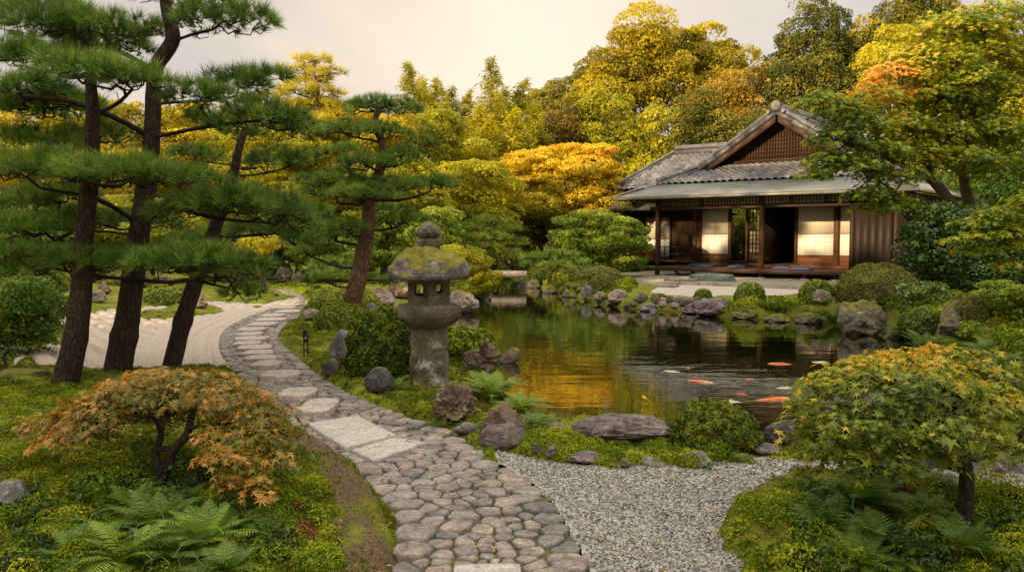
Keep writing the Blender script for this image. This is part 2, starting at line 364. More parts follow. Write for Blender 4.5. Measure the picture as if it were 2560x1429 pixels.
# --- gravel sheets (real raked ridges)
def gravelmat(name, c1, c2, sc, bd):
    m = M(name); geo = m.n('ShaderNodeNewGeometry'); p = geo.outputs['Position']
    v = m.vor(sc, vec=p); f = m.noise(sc*0.35, 5, 0.8, vec=p)
    c = m.mix(v.outputs['Color'], c1, c2); c = m.mix(0.5, c, m.ramp(f, [(0.3, 0.5), (0.65, 1.15)]), 'MULTIPLY')
    c = m.mix(0.8, c, m.ramp(v.outputs['Distance'], [(0.35, 1.0), (0.75, 0.45)]), 'MULTIPLY')
    return m.done(m.bsdf(c, 0.9, 0.2, m.bump(v.outputs['Distance'], 0.8, bd)))
def sheet(name, poly, res, hfun, mat, margin=0.25, mask=None):
    x0, y0 = poly.min(0)-margin; x1, y1 = poly.max(0)+margin
    x0 = max(x0, -14); y0 = max(y0, 1.0); x1 = min(x1, 14)
    xs = np.arange(x0, x1, res); yy = np.arange(y0, y1, res); X, Y = np.meshgrid(xs, yy)
    P = np.c_[X.ravel(), Y.ravel()]; s = sdf(poly, P)
    if mask is not None: s = np.maximum(s, mask(P))
    keep = s < margin
    Z = hfun(P)
    I = np.arange(len(P)).reshape(X.shape)
    F = np.stack([I[:-1, :-1], I[:-1, 1:], I[1:, 1:], I[1:, :-1]], -1).reshape(-1, 4)
    F = F[keep[F].all(1)]; used = np.unique(F); mp = np.zeros(len(P), int); mp[used] = np.arange(len(used))
    o = mk(name, np.c_[P, Z][used], mp[F], mat, smooth=True); tag(o, kind='structure'); return o
def rakeL(P):
    d = sdf(PATH, P); q = P@np.array([0.80, 0.60])
    near = np.clip(1-d/1.3, 0, 1)
    w1 = np.cos(pi*(q+0.06*noise(P*0.8, 3))/0.26); w2 = np.cos(pi*d/0.24)
    k = sstep(0.0, 0.5, near); a = 0.022*(1-0.5*sstep(14, 19, P[:, 1]))
    g1 = (np.arcsin(np.clip(w1, -1, 1))/pi*.26/.040)**2; g2 = (np.arcsin(np.clip(w2, -1, 1))/pi*.24/.036)**2
    return .012-a*2.3*(np.exp(-g1)*(1-k)+.8*np.exp(-g2)*k)+0.004*fbm(P*12, 2, 4)
def rakeR(P):
    e = sdf(GRAV_R, P); q = P@np.array([0.35, 0.93])+0.25*np.sin(P[:, 0]*0.8)
    return .020-.070*np.exp(-(np.arcsin(np.clip(np.cos(pi*q/0.27), -1, 1))/pi*.27/.048)**2)+0.006*fbm(P*14, 2, 6)
GR_L = gravelmat('gravel_pale', (0.44, 0.36, 0.275), (0.64, 0.54, 0.42), 85, 0.008)
GR_R = gravelmat('gravel_grey', (0.26, 0.24, 0.20), (0.50, 0.47, 0.41), 70, 0.012)
GR_H = gravelmat('gravel_sand', (0.42, 0.36, 0.28), (0.58, 0.51, 0.42), 60, 0.006)
sheet('raked_gravel', GRAV_L, 0.022, rakeL, GR_L, 0.2, mask=lambda P: np.maximum(np.maximum(-sdf(ISL, P), -sdf(ISL2, P)), .17-sdf(PATH, P)))
sheet('gravel_path', GRAV_R, 0.018, rakeR, GR_R, 0.15, mask=lambda P: .13-sdf(PATH, P))
sheet('gravel_court', GRAV_H, 0.12, lambda P: 0.0+0.006*noise(P*3, 2), GR_H, 0.3)
# loose chips on the near gravel
def quatrot(n, up=None, tilt=1.0):
    """random rotation matrices; up (n,3) normals get local z"""
    if up is None:
        up = rng.normal(size=(n, 3))
    up = up/np.linalg.norm(up, axis=1)[:, None]
    r = rng.normal(size=(n, 3)); x = np.cross(r, up); x /= np.linalg.norm(x, axis=1)[:, None]+1e-9
    y = np.cross(up, x); return np.stack([x, y, up], -1)
def scatter(tv, tf, pos, R, sc, rnd=None):
    tv = np.asarray(tv, float); tf = np.asarray(tf, int); n = len(pos); k = len(tv)
    sc = np.asarray(sc, float); sc = sc[:, None] if sc.ndim == 1 else sc
    V = np.einsum('nij,nkj->nki', R, tv[None]*sc[:, None, :] if sc.shape[1] == 3 else tv[None]*sc[:, :, None])+pos[:, None]
    F = tf[None]+(np.arange(n)*k)[:, None, None]
    rr = None if rnd is None else np.repeat(rnd, len(tf))
    return V.reshape(-1, 3), F.reshape(-1, tf.shape[1]), rr
chipV = [(1, 0, 0), (0, .6, .1), (-1, .1, 0), (.1, -.6, -.1), (.2, .1, .45), (-.1, 0, -.45)]
chipF = [(0, 1, 4), (1, 2, 4), (2, 3, 4), (3, 0, 4), (1, 0, 5), (2, 1, 5), (3, 2, 5), (0, 3, 5)]
m = M('gravel_chip'); c = m.ramp(m.attr(), [(0, (0.09, 0.082, 0.068)), (0.3, (0.21, 0.19, 0.16)), (0.7, (0.33, 0.305, 0.26)), (1, (0.48, 0.45, 0.385))])
CHIP = m.done(m.bsdf(c, 0.85, 0.2))
x0, y0 = GRAV_R.min(0); x1, y1 = GRAV_R.max(0)
y0 = max(y0, 2.6); x1 = min(x1, 5.5)
N = int((x1-x0)*(y1-y0)*4400); P = np.c_[rng.uniform(x0, x1, N), rng.uniform(y0, y1, N)]
P = P[(sdf(GRAV_R, P) < 0.03) & (sdf(PATH, P) > 0.02) & (np.abs(P[:, 0]) < (P[:, 1])*0.72+0.4)]; N = len(P)
keep = (rng.random(N) < np.clip(4.6/P[:, 1], 0, 1)**1.5) & ((rakeR(P) > -.008) | (rng.random(N) < .35)); P = P[keep]; N = len(P)
s = rng.lognormal(0, 0.28, N)*0.0082
up = np.c_[rng.normal(size=(N, 2))*0.6, np.ones(N)]
V, F, r = scatter(chipV, chipF, np.c_[P, rakeR(P)+0.004], quatrot(N, up), s, rng.random(N))
o = mk('gravel_chips', V, F, CHIP, rnd=r); tag(o, 'loose angular grey gravel chips raked over the near gravel path', None, kind='stuff'); print('chips', N)
# --- path: mortar bed + cobbles
def bedf(P): return -0.005+0.008*noise(P*9, 31)
m = M('mortar_bed'); geo = m.n('ShaderNodeNewGeometry'); f = m.noise(25, 5, 0.7, vec=geo.outputs['Position']); g2 = m.noise(1.8, 4, 0.6, vec=geo.outputs['Position'])
c = m.mix(m.ramp(g2, [(0.42, 0), (0.60, 1)]), m.ramp(f, [(0.3, (0.06, 0.05, 0.04)), (0.7, (0.14, 0.12, 0.095))]), m.ramp(f, [(0.3, (0.05, 0.06, 0.01)), (0.7, (0.13, 0.14, 0.02))]))
BED = m.done(m.bsdf(c, 0.95, 0.1, m.bump(f, 0.8, 0.01)))
sheet('path_bed', PATH[(PATH[:, 1] < 26)], 0.05, bedf, BED, 0.02)
# slabs (things)
SL_POLY = []
def slab_px(px, z=0.03): 
    return np.array([G(a, b, z)[:2] for a, b in px])
SLABS = [([(768, 1058), (892, 1037), (992, 1087), (862, 1119)], 'large square pale granite slab in the cobbled path'),
         ([(880, 1124), (985, 1093), (1066, 1106), (934, 1152)], 'granite slab beside the large square one, nearer the camera'),
         ([(1128, 1470), (1135, 1412), (1300, 1409), (1310, 1470)], 'granite slab cut off by the bottom edge of the photo')]
STEPS = [(596, 668, 946-55+0, 0)]  # placeholder replaced below
STEPS = [(752, 842, 1000, 1036), (700, 790, 972, 994), (652, 750, 929, 946), (630, 700, 905, 919), (612, 692, 891, 902), (608, 684, 878, 889), (594, 680, 865, 876), (586, 652, 855, 864), (588, 670, 843, 853), (600, 656, 832, 841), (598, 664, 820, 829), (625, 692, 807, 816), (640, 716, 796, 804), (655, 712, 786, 793), (690, 752, 776, 783), (676, 738, 767, 773), (700, 752, 760, 765)]
stepdesc = ['just above the large square slab', 'third up from the square slab', 'wide flat bar at the bend beside the moss', 'first rounded bar above the wide flat one', 'second rounded bar above the wide flat one', 'third rounded bar above the wide flat one', 'fourth rounded bar above the wide flat one', 'fifth rounded bar above the wide flat one', 'at the widest swing of the path', 'small one past the widest swing', 'narrow one before the path turns right', 'first of the higher run turning right', 'second of the higher run turning right', 'third of the higher run turning right', 'beside the round clipped shrubs', 'second from the far end of the path', 'at the far end of the path']
for x0, x1, y0, y1 in STEPS:
    SL_POLY.append(slab_px([(x0, y1), (x0, y0), (x1, y0), (x1, y1)]))
for px, _ in SLABS: SL_POLY.insert(0, slab_px(px))
# cobble seeds
Pp = []
lo_, hi_ = PATH.min(0), PATH.max(0)
cand = np.c_[rng.uniform(lo_[0], hi_[0], 60000), rng.uniform(2.6, 26, 60000)]
sd = sdf(PATH, cand); cand = cand[sd < -0.04]; sd = -sd[sd < -0.04]
ok = np.ones(len(cand), bool)
for sp_ in SL_POLY: ok &= sdf(sp_, cand) > 0.045
cand, sd = cand[ok], sd[ok]
if True:
    # edge stones first, then dart throwing with a radius that varies
    rad = np.where(sd < 0.11, 0.125, 0.078)*(1+0.42*noise(cand*3.5, 41))*np.where(cand[:, 1] > 8, 0.92, 1)
    order = np.argsort(np.where((sd > 0.05) & (sd < 0.10), 0, 1)+rng.random(len(cand))*0.9)
    S = np.zeros((0, 2)); Rr = np.zeros(0)
    cell = {}
    for k in order:
        p = cand[k]; r0 = rad[k]; gx, gy = int(p[0]//0.25), int(p[1]//0.25); bad = False
        for dx in (-1, 0, 1):
            for dy in (-1, 0, 1):
                for (q0, q1, rr) in cell.get((gx+dx, gy+dy), ()):
                    dd = (p[0]-q0)**2+((p[1]-q1)*1.05)**2
                    if dd < (0.5*(r0+rr)*1.12)**2: bad = True; break
                if bad: break
            if bad: break
        if not bad:
            cell.setdefault((gx, gy), []).append((p[0], p[1], r0)); Pp.append((p[0], p[1], r0))
Pp = np.array(Pp); print('cobbles', len(Pp))
def dens(poly, st=0.03):
    out = []
    for k in range(len(poly)):
        a, b = poly[k], poly[(k+1) % len(poly)]; n = max(1, int(np.linalg.norm(b-a)/st)); out += [a+(b-a)*t/n for t in range(n)]
    return np.array(out)
hard = np.concatenate([dens(PATH[PATH[:, 1] < 27])]+[dens(p) for p in SL_POLY])
NA = 20; ang = np.arange(NA)*2*pi/NA; dirs = np.c_[np.cos(ang), np.sin(ang)]
cob_V, cob_F4, cob_F3, cob_r4, cob_r3 = [], [], [], [], []; off = 0
for k, (x, y, r0) in enumerate(Pp):
    d = Pp[:, :2]-(x, y); dd = np.hypot(d[:, 0], d[:, 1]); nb = (dd < 0.5) & (dd > 1e-6)
    dn = d[nb]; w = Pp[nb, 2]; frac = r0/(r0+w); L = dd[nb]
    R = np.full(NA, 0.24)
    c = dirs@dn.T/L; rr = np.where(c > 0.05, L*frac/np.maximum(c, 0.05), 9); R = np.minimum(R, rr.min(1)) if rr.size else R
    dh = hard-(x, y); lh = np.hypot(dh[:, 0], dh[:, 1]); s_ = lh < 0.3
    if s_.any():
        c = dirs@dh[s_].T/lh[s_]; rr = np.where(c > 0.2, lh[s_]/np.maximum(c, 0.2), 9); R = np.minimum(R, rr.min(1))
    R = R-0.008; R = np.maximum(R, 0.02)
    Rm = np.convolve(np.r_[R[-2:], R, R[:2]], [0.04, 0.2, 0.52, 0.2, 0.04], 'valid'); R = np.minimum(Rm, R*1.12)*(1+rng.normal(0, 0.035, NA))
    h = min(0.038, 0.20*R.mean()+0.008)*rng.uniform(0.75, 1.15); tx, ty = rng.normal(0, 0.04, 2)
    rings = [(1.0, -0.03), (1.0, 0.30*h), (0.965, 0.70*h), (0.86, 0.95*h), (0.5, 1.0*h)]
    V = []
    for q, zq in rings:
        bx = dirs*(R*q)[:, None]; V.append(np.c_[bx[:, 0]+x, bx[:, 1]+y, zq+(bx[:, 0]*tx+bx[:, 1]*ty)*(zq > 0)])
    V = np.concatenate(V+[np.array([[x, y, h*1.02]])])
    V[NA:, 2] += 0.004*noise(V[NA:]*22, 3)+0.003*noise(V[NA:]*50, 4)
    nrg = len(rings)
    F4 = [(i*NA+j, i*NA+(j+1) % NA, (i+1)*NA+(j+1) % NA, (i+1)*NA+j) for i in range(nrg-1) for j in range(NA)]
    F3 = [((nrg-1)*NA+j, (nrg-1)*NA+(j+1) % NA, nrg*NA) for j in range(NA)]
    rv = rng.random()
    cob_V.append(V); cob_F4.append(np.array(F4)+off); cob_F3.append(np.array(F3)+off); cob_r4.append(np.full(len(F4), rv)); cob_r3.append(np.full(len(F3), rv)); off += len(V)
COB = stonemat('cobble', (0.11, 0.097, 0.088), (0.225, 0.20, 0.168), (0.36, 0.31, 0.25), sc=7, bumpd=0.012, rough=0.7)
o = mk('path', np.concatenate(cob_V), [np.concatenate(cob_F4), np.concatenate(cob_F3)], COB, rnd=np.r_[np.concatenate(cob_r4), np.concatenate(cob_r3)], smooth=True)
tag(o, kind='structure')
GRAN = stonemat('granite', (0.33, 0.29, 0.24), (0.42, 0.38, 0.32), (0.48, 0.44, 0.38), sc=9, bumpd=0.008)
STEPM = stonemat('stepstone', (0.30, 0.25, 0.20), (0.42, 0.36, 0.29), (0.50, 0.43, 0.35), sc=5, bumpd=0.012)
def slab(name, poly, h, mat, label, cat, group=None, rnd=0.02, rounder=0.0):
    c = poly.mean(0); n = 10; out = []
    for k in range(4):
        a, b = poly[k], poly[(k+1) % 4]
        for t in range(n): out.append(a+(b-a)*t/n)
    P = np.array(out)-c
    if rounder:
        ax = (poly[3]-poly[0]); L = np.linalg.norm(ax)/2; ax /= 2*L; ay = np.array([-ax[1], ax[0]]); w = abs((poly[1]-poly[0])@ay)/2
        t = np.arange(40)*2*pi/40; e = 2.0/3.2
        P = (np.sign(np.cos(t))*np.abs(np.cos(t))**e*L)[:, None]*ax+(np.sign(np.sin(t))*np.abs(np.sin(t))**e*w)[:, None]*ay
    P = P*(1+rnd*noise(np.c_[P*9, np.full(len(P), rng.random()*50)], 5))[:, None]
    m_ = len(P); V = []
    for q, z in ((1.0, -0.04), (1.0, h-0.008), (0.985, h), (0.7, h+0.002), (0.35, h+0.001)):
        V.append(np.c_[P*q, np.full(m_, z)])
    V = np.concatenate(V+[[[0, 0, h]]]); V[m_:, 2] += 0.003*noise(V[m_:]*12+c[0], 6)
    F4 = [(i*m_+j, i*m_+(j+1) % m_, (i+1)*m_+(j+1) % m_, (i+1)*m_+j) for i in range(4) for j in range(m_)]
    F3 = [(4*m_+j, 4*m_+(j+1) % m_, 5*m_) for j in range(m_)]
    if (np.cross(np.r_[P[m_//4], 0], np.r_[P[m_//2], 0])[2] < 0): F4 = [f[::-1] for f in F4]; F3 = [f[::-1] for f in F3]
    o = mk(name, V, [F4, F3], mat, smooth=False); o.location = (c[0], c[1], 0); tag(o, label, cat, group); return o
for px, lab in SLABS: slab('granite_slab', slab_px(px), 0.035, GRAN, lab, 'paving slab', 'granite slabs set in the path', 0.006)
for (x0, x1, y0, y1), dsc in zip(STEPS, stepdesc):
    slab('stepping_stone', slab_px([(x0, y1), (x0, y0), (x1, y0), (x1, y1)]), 0.055, STEPM, 'long pale stepping stone in the path, '+dsc, 'stepping stone', 'stepping stones along the path', 0.05, 1)
# ================================================================== HOUSE
def woodmat(name, c1, c2, sc=(1, 1, 12), rough=0.6, grain=14, vert=True):
    m = M(name); s = (grain, grain, 0.9) if vert else (0.9, grain, grain)
    g = m.noise(1.0, 6, 0.7, sc=s, dist=0.4); p = m.noise(1.3, 3, 0.5)
    c = m.ramp(g, [(0.3, c1), (0.7, c2)]); c = m.mix(0.5, c, m.ramp(p, [(0.3, 0.55), (0.7, 1.2)]), 'MULTIPLY')
    return m.done(m.bsdf(c, rough, 0.3, m.bump(g, 0.4, 0.004)))
WD = woodmat('dark_wood', (0.020, 0.010, 0.006), (0.055, 0.028, 0.015))
WR = woodmat('red_brown_wood', (0.060, 0.026, 0.012), (0.135, 0.058, 0.027))
WRh = woodmat('red_brown_plank', (0.10, 0.038, 0.018), (0.20, 0.085, 0.042), vert=False, rough=0.45)
WDh = woodmat('dark_beam', (0.028, 0.015, 0.010), (0.07, 0.036, 0.022), vert=False)
m = M('roof_tile'); n1 = m.noise(2.2, 5, 0.65); n2 = m.noise(14, 4, 0.7); tr_ = m.attr()
c = m.ramp(n1, [(0.3, (0.055, 0.053, 0.058)), (0.55, (0.115, 0.108, 0.108)), (0.75, (0.20, 0.18, 0.165))]); c = m.mix(0.45, c, m.ramp(n2, [(0.3, 0.5), (0.7, 1.3)]), 'MULTIPLY')
c = m.mix(1.0, c, m.ramp(tr_, [(0, 0.5), (0.5, 0.85), (1, 1.25)]), 'MULTIPLY')
TILE = m.done(m.bsdf(c, 0.42, 0.5, m.bump(n2, 0.4, 0.006)))
m = M('weathered_copper'); n1 = m.noise(1.4, 5, 0.65, sc=(1, 2.5, 1)); n2 = m.noise(18, 4, 0.7); br = m.n('ShaderNodeTexBrick'); br.inputs['Scale'].default_value = 1.0
m.L(m.c.outputs['Object'], br.inputs[0]); br.inputs['Brick Width'].default_value = 1.2; br.inputs['Row Height'].default_value = 0.3; br.inputs['Mortar Size'].default_value = 0.012
c = m.ramp(n1, [(0.3, (0.085, 0.09, 0.068)), (0.5, (0.145, 0.15, 0.115)), (0.72, (0.23, 0.20, 0.14))]); c = m.mix(0.35, c, m.ramp(n2, [(0.3, 0.6), (0.7, 1.2)]), 'MULTIPLY')
c = m.mix(0.5, c, m.mix(br.outputs['Fac'], (1, 1, 1), (0.35, 0.33, 0.3)), 'MULTIPLY')
COPPER = m.done(m.bsdf(c, 0.5, 0.5, m.bump(n2, 0.3, 0.005)))
m = M('gutter_metal'); COPG = m.done(m.bsdf(m.ramp(m.noise(3, 4), [(0.3, (0.12, 0.12, 0.10)), (0.7, (0.24, 0.23, 0.18))]), 0.4, 0.5, metal=0.3))
def papermat(name, col, em=0.0):
    m = M(name); n = m.noise(2.0, 4, 0.6); c = m.mix(0.6, col, m.ramp(n, [(0.3, 0.82), (0.7, 1.03)]), 'MULTIPLY')
    return m.done(m.bsdf(c, 0.85, 0.1))
PAP1 = papermat('paper_cream', (0.62, 0.57, 0.44)); PAP2 = papermat('paper_white', (0.78, 0.77, 0.72)); PAPD = papermat('paper_grid_line', (0.48, 0.44, 0.33))
m = M('frieze_paper'); FRZ = m.done(m.bsdf((0.42, 0.37, 0.22), 0.8, 0.1))
m = M('plaster'); PLA = m.done(m.bsdf(m.ramp(m.noise(3, 5), [(0.3, (0.16, 0.12, 0.07)), (0.7, (0.24, 0.19, 0.11))]), 0.9, 0.1))
m = M('tatami'); TAT = m.done(m.bsdf((0.30, 0.26, 0.13), 0.9, 0.1))
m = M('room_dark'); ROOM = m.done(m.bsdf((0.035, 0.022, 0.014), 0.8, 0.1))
house = empty('teahouse', (H0[0], H0[1], 0), HRZ, 'low wooden Japanese teahouse with grey tiled hip-and-gable roof across the pond', 'house')
AR = 9.13; AC = 3.89
def tiles(name, base, u0, u1, v0, v1, inside, parent, pu=0.27, pv=0.24, nu=6, nv=4):
    """real tile courses: base(u,v)->xyz, v runs up the slope"""
    us = np.arange(u0, u1+1e-6, pu/nu); vl = []
    v = v0; 
    while v < v1-1e-6:
        vl += [(v+pv*t, t) for t in np.linspace(0.0, 0.999, nv)]; v += pv
    vv = np.array([a for a, _ in vl]); ft = np.array([b for _, b in vl])
    U, V = np.meshgrid(us, vv); T = np.repeat(ft[:, None], len(us), 1)
    P = base(U.ravel(), V.ravel()); e = 0.01
    du = base(U.ravel()+e, V.ravel())-P; dv = base(U.ravel(), V.ravel()+e)-P; N = np.cross(du, dv); N /= np.linalg.norm(N, axis=1)[:, None]
    ph = U.ravel()/pu*2*pi; wave = 0.030*np.sin(ph)+0.012*np.sin(2*ph+0.6)
    col = np.floor(U.ravel()/pu); row = np.floor((V.ravel()-v0+1e-6)/pv); jit = 0.006*noise(np.c_[col*3.7, row*5.1], 8)
    P = P+N*(wave+0.042*(1-T.ravel())+jit)[:, None]
    I = np.arange(len(P)).reshape(U.shape); F = np.stack([I[:-1, :-1], I[:-1, 1:], I[1:, 1:], I[1:, :-1]], -1).reshape(-1, 4)
    cu = (U[:-1, :-1]+pu/nu/2).ravel(); cv_ = (V[:-1, :-1]+V[1:, 1:]).ravel()/2
    k = inside(cu, cv_); F = F[k]
    rr = _h(np.floor(cu/pu+.25).astype(int), np.floor((cv_-v0)/pv).astype(int), np.zeros(len(cu), int), 5)[k]
    return mk(name, P, F, TILE, parent, rnd=rr)
def zs(d): return 6.0-0.68*d+0.014*d*d
BB = 13.0
# upper slopes left and right of the ridge (v = distance up from the eave line)
DE = 4.04
def side(sgn):
    def base(u, v):
        d = DE+0.02-v; return np.c_[AC+sgn*d, u if sgn < 0 else u, zs(d)]
    def ins(u, v):
        d = DE-v; lim = 1.75  # gable verge plane
        fr = 0.3+(zs(d)-3.5)/0.40
        return (d > 0.02) & (u > np.minimum(lim, np.maximum(fr, 0.3))) & (u < BB-2)
    return base, ins
b_, i_ = side(-1); tl = tiles('tile_slope', lambda u, v: b_(u, v), 0.2, BB-2, 0, DE, i_, house)
b2, i2 = side(1); V_ = tiles('tile_slope', b2, 0.2, BB-2, 0, DE, i2, house); V_.data.flip_normals()
tl.data.flip_normals() if False else None
tiles('tile_skirt', lambda u, v: np.c_[u, 0.3+v, 3.5+0.40*v], -0.2, 8.0, 0, 2.0,
      lambda u, v: (zs(np.abs(u-AC)) > 3.5+0.40*v-0.02), house)
# metal pent roof all round
mb = MB()
def pent(p0, p1, q1, q0, th=0.07):
    dn = np.array([0, 0, th]); mb.hexa([np.array(p)-dn for p in (p0, p1, q1, q0)], [p0, p1, q1, q0])
eL, eR, eF, eB = -1.35, AR, -0.9, BB; zE, zT = 2.99, 3.50
pent((eL, eF, zE), (eR, eF, zE), (eR-1.2, .34, zT), (eL+1.2, .34, zT))
pent((eL, eB, zE), (eL, eF, zE), (eL+1.2, .34, zT), (eL+1.2, eB, zT))
pent((eR, eF, zE), (eR, eB, zE), (eR-1.2, eB, zT), (eR-1.2, .34, zT))
mb.build('pent_roof', COPPER, house)
mb = MB()
for x in np.arange(eL+.25, eR, 0.42):
    t = min(1, max(0.12, min(x-eL, eR-x)/1.2)); mb.beam((x, eF+.06, zE-.10), (x, eF+1.2*t+.6*(t >= 1), zE+.51*t-.10+.25*(t >= 1)), .05, .07)
for y in np.arange(eF+.3, 10, 0.42):
    t = min(1, (y-eF)/1.2); mb.beam((eL+.06, y, zE-.10), (eL+1.2*t, y, zE+.51*t-.10), .05, .07)
    mb.beam((eR-.06, y, zE-.10), (eR-1.2*t, y, zE+.51*t-.10), .05, .07)
mb.build('rafter', WD, house).data.name = 'rafter'
mb = MB()
mb.box(eL+1.25, eR-1.25, 0.2, BB-1, 3.02, 3.10)
mb.build('ceiling_board', WD, house)
mb = MB()
def gut(a, b):
    mb.beam(a, b, .11, .07)
gut((eL-.03, eF-.06, zE-.07), (eR+.03, eF-.06, zE-.07)); gut((eL-.06, eF-.0, zE-.07), (eL-.06, 9, zE-.07)); gut((eR+.06, eF, zE-.07), (eR+.06, 9, zE-.07))
mb.build('gutter', COPG, house)
mb = MB(); mb.beam((-.07, eF-.02, zE-.1), (-.07, eF-.02, 0.09), .035, .035); mb.build('rain_pipe', COPG, house)
# ridge, onigawara, verges, hips
def ridgecap(name, pts, w=0.26, h=0.22, cap=0.10, seg=0.28, parent=house):
    mb = MB(); pts = [np.array(p, float) for p in pts]
    for a, b in zip(pts[:-1], pts[1:]):
        L = np.linalg.norm(b-a); n = max(1, int(round(L/seg))); d = (b-a)/L
        x = np.cross(d, (0, 0, 1)); x /= np.linalg.norm(x); z = np.cross(x, d)
        if h > 0:
            for k, (ww, z0, z1) in enumerate(((w, -.12, h*.33), (w*.9, h*.33+.012, h*.66), (w*.8, h*.66+.012, h))):
                o0, o1 = a+z*(z0+z1)/2, b+z*(z0+z1)/2; mb.beam(o0, o1, ww, z1-z0, up=z)
        for k in range(n):
            p = a+d*L*k/n+z*h; q = a+d*(L*(k+1)/n-.012)+z*h; t = np.linspace(0, pi, 9)
            r1, r2 = cap*1.08, cap*.96
            V = [p+x*cos(s)*r1+z*sin(s)*r1 for s in t]+[q+x*cos(s)*r2+z*sin(s)*r2 for s in t]
            mb.add(V, [(i, i+1, i+10, i+9) for i in range(8)]); mb.add(V[:9], [(0, i+1, i) for i in range(1, 8)]); mb.add(V[9:], [(0, i, i+1) for i in range(1, 8)])
    return mb.build(name, TILE, parent, rnd=np.random.default_rng(3).random(sum(len(f) for l in mb.ng.values() for f in l)))
gb = 1.62
rg = ridgecap('ridge', [(AC, gb-.05, 6.0), (AC, BB-2, 6.0)], .32, .20, .11)
mb = MB()   # ornamental end tile
t = np.linspace(0, 2*pi, 25)[:-1]
def disc(cx, cz, r, y0, y1):
    V = [(cx+cos(a)*r, y0, cz+sin(a)*r) for a in t]+[(cx+cos(a)*r, y1, cz+sin(a)*r) for a in t]
    mb.add(V, [(i, (i+1) % 24, 24+(i+1) % 24, 24+i) for i in range(24)]); mb.add(V[:24]+[(cx, y0, cz)], [((i+1) % 24, i, 24) for i in range(24)])
disc(AC, 6.20, .16, gb-.20, gb); disc(AC, 6.20, .10, gb-.24, gb-.19); disc(AC, 6.20, .045, gb-.27, gb-.22)
mb.hexa([(AC-.34, gb-.16, 5.98), (AC+.34, gb-.16, 5.98), (AC+.34, gb-.02, 5.98), (AC-.34, gb-.02, 5.98)], [(AC-.14, gb-.16, 6.18), (AC+.14, gb-.16, 6.18), (AC+.14, gb-.02, 6.18), (AC-.14, gb-.02, 6.18)])
for s in (-1, 1): disc(AC+s*.27, 5.98, .07, gb-.19, gb-.05)
mb.build('ridge_end_tile', TILE, house)
for s in (-1, 1):
    ds = np.linspace(0.05, 4.6, 9)
    ridgecap('verge_tile', [(AC+s*d, gb+.02, zs(d)+.03) for d in ds], .26, .10, .09, .26)
    ridgecap('verge_tile', [(AC+s*d, gb+.30, zs(d)+.05) for d in ds[:-1]], .16, .03, .08, .26)
    mb = MB()
    for a, b in zip(ds[:-1], ds[1:]):
        th = .30-.02*a; pa, pb = zs(a)-.06, zs(b)-.06
        mb.hexa([(AC+s*a, gb-.05, pa-th), (AC+s*b, gb-.05, pb-th), (AC+s*b, gb+.03, pb-th), (AC+s*a, gb+.03, pa-th)][::s], [(AC+s*a, gb-.05, pa), (AC+s*b, gb-.05, pb), (AC+s*b, gb+.03, pb), (AC+s*a, gb+.03, pa)][::s])
        mb.hexa([(AC+s*a, gb+.03, pa-.12), (AC+s*b, gb+.03, pb-.12), (AC+s*b, gb+.62, pb-.12), (AC+s*a, gb+.62, pa-.12)][::s], [(AC+s*a, gb+.03, pa-.05), (AC+s*b, gb+.03, pb-.05), (AC+s*b, gb+.62, pb-.05), (AC+s*a, gb+.62, pa-.05)][::s])
    mb.build('bargeboard', woodmat('barge_wood', (0.045, 0.024, 0.017), (0.095, 0.052, 0.037), vert=False), house)
    ridgecap('hip_ridge', [(AC+s*(DE+.0), .32, 3.52), (AC+s*2.9, 1.75, 4.14)], .24, .12, .09)
    ridgecap('hip_ridge', [(AC+s*5.2, -.86, 3.02), (AC+s*DE, .30, 3.55)], .10, .0, .05, .9)
# gable wall with lattice
wb = 2.25; mb = MB()
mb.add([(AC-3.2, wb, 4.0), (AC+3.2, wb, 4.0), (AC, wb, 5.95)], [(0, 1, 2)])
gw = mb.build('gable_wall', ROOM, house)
mb = MB()
LW = woodmat('lattice_wood', (0.055, 0.024, 0.013), (0.13, 0.058, 0.03))
for x in np.arange(-2.6, 2.61, 0.105):
    top = min(zs(abs(x))-.42, 5.35-.05*abs(x)); 
    if top > 4.42: mb.box(AC+x-.016, AC+x+.016, wb-.07, wb-.045, 4.36, top)
for z in (4.50, 4.64, 4.78, 4.92, 5.06):
    hw = (6.0-.45-z)/.63; mb.box(AC-hw*.8, AC+hw*.8, wb-.09, wb-.072, z, z+.018)
mb.build('gable_lattice', LW, gw)
mb = MB(); mb.box(AC-2.9, AC+2.9, wb-.16, wb-.02, 4.22, 4.36); mb.box(AC-2.5, AC+2.5, wb-.20, wb-.165, 4.30, 4.345); mb.build('gable_beam', WDh, gw)
mb = MB(); mb.box(AC-3.0, AC+3.0, 1.85, wb-.03, 4.07, 4.20); mb.build('skirt_flashing', COPPER, house)
# --- body: posts, beams, frieze
FL, DK = 0.52, 0.41
for (x, y, z0, z1, s_) in [(0.0, .08, .09, 2.98, .13), (4.02, .08, DK+.003, 2.98, .14), (7.0, .08, .09, 2.98, .12), (.72, 1.74, DK+.003, 3.0, .15), (6.03, 1.74, DK+.003, 3.0, .15), (8.3, .08, .09, 2.98, .12)]:
    mb = MB(); mb.box(x-s_/2, x+s_/2, y-s_/2, y+s_/2, z0, z1); mb.build('post', WR if x < 7 else WD, house)
mb = MB(); mb.box(-.3, 8.4, .02, .14, 2.52, 2.64); mb.box(-.5, 8.4, .01, .15, 2.90, 3.0); mb.box(-.2, 8.3, 1.68, 1.80, 2.58, 2.72); mb.box(-.06, .06, .2, 5.4, 2.56, 2.68)
mb.build('beam', WDh, house)
fz = MB(); fz.box(.06, 8.24, .085, .10, 2.645, 2.895); fr = fz.build('frieze', FRZ, house)
mb = MB()
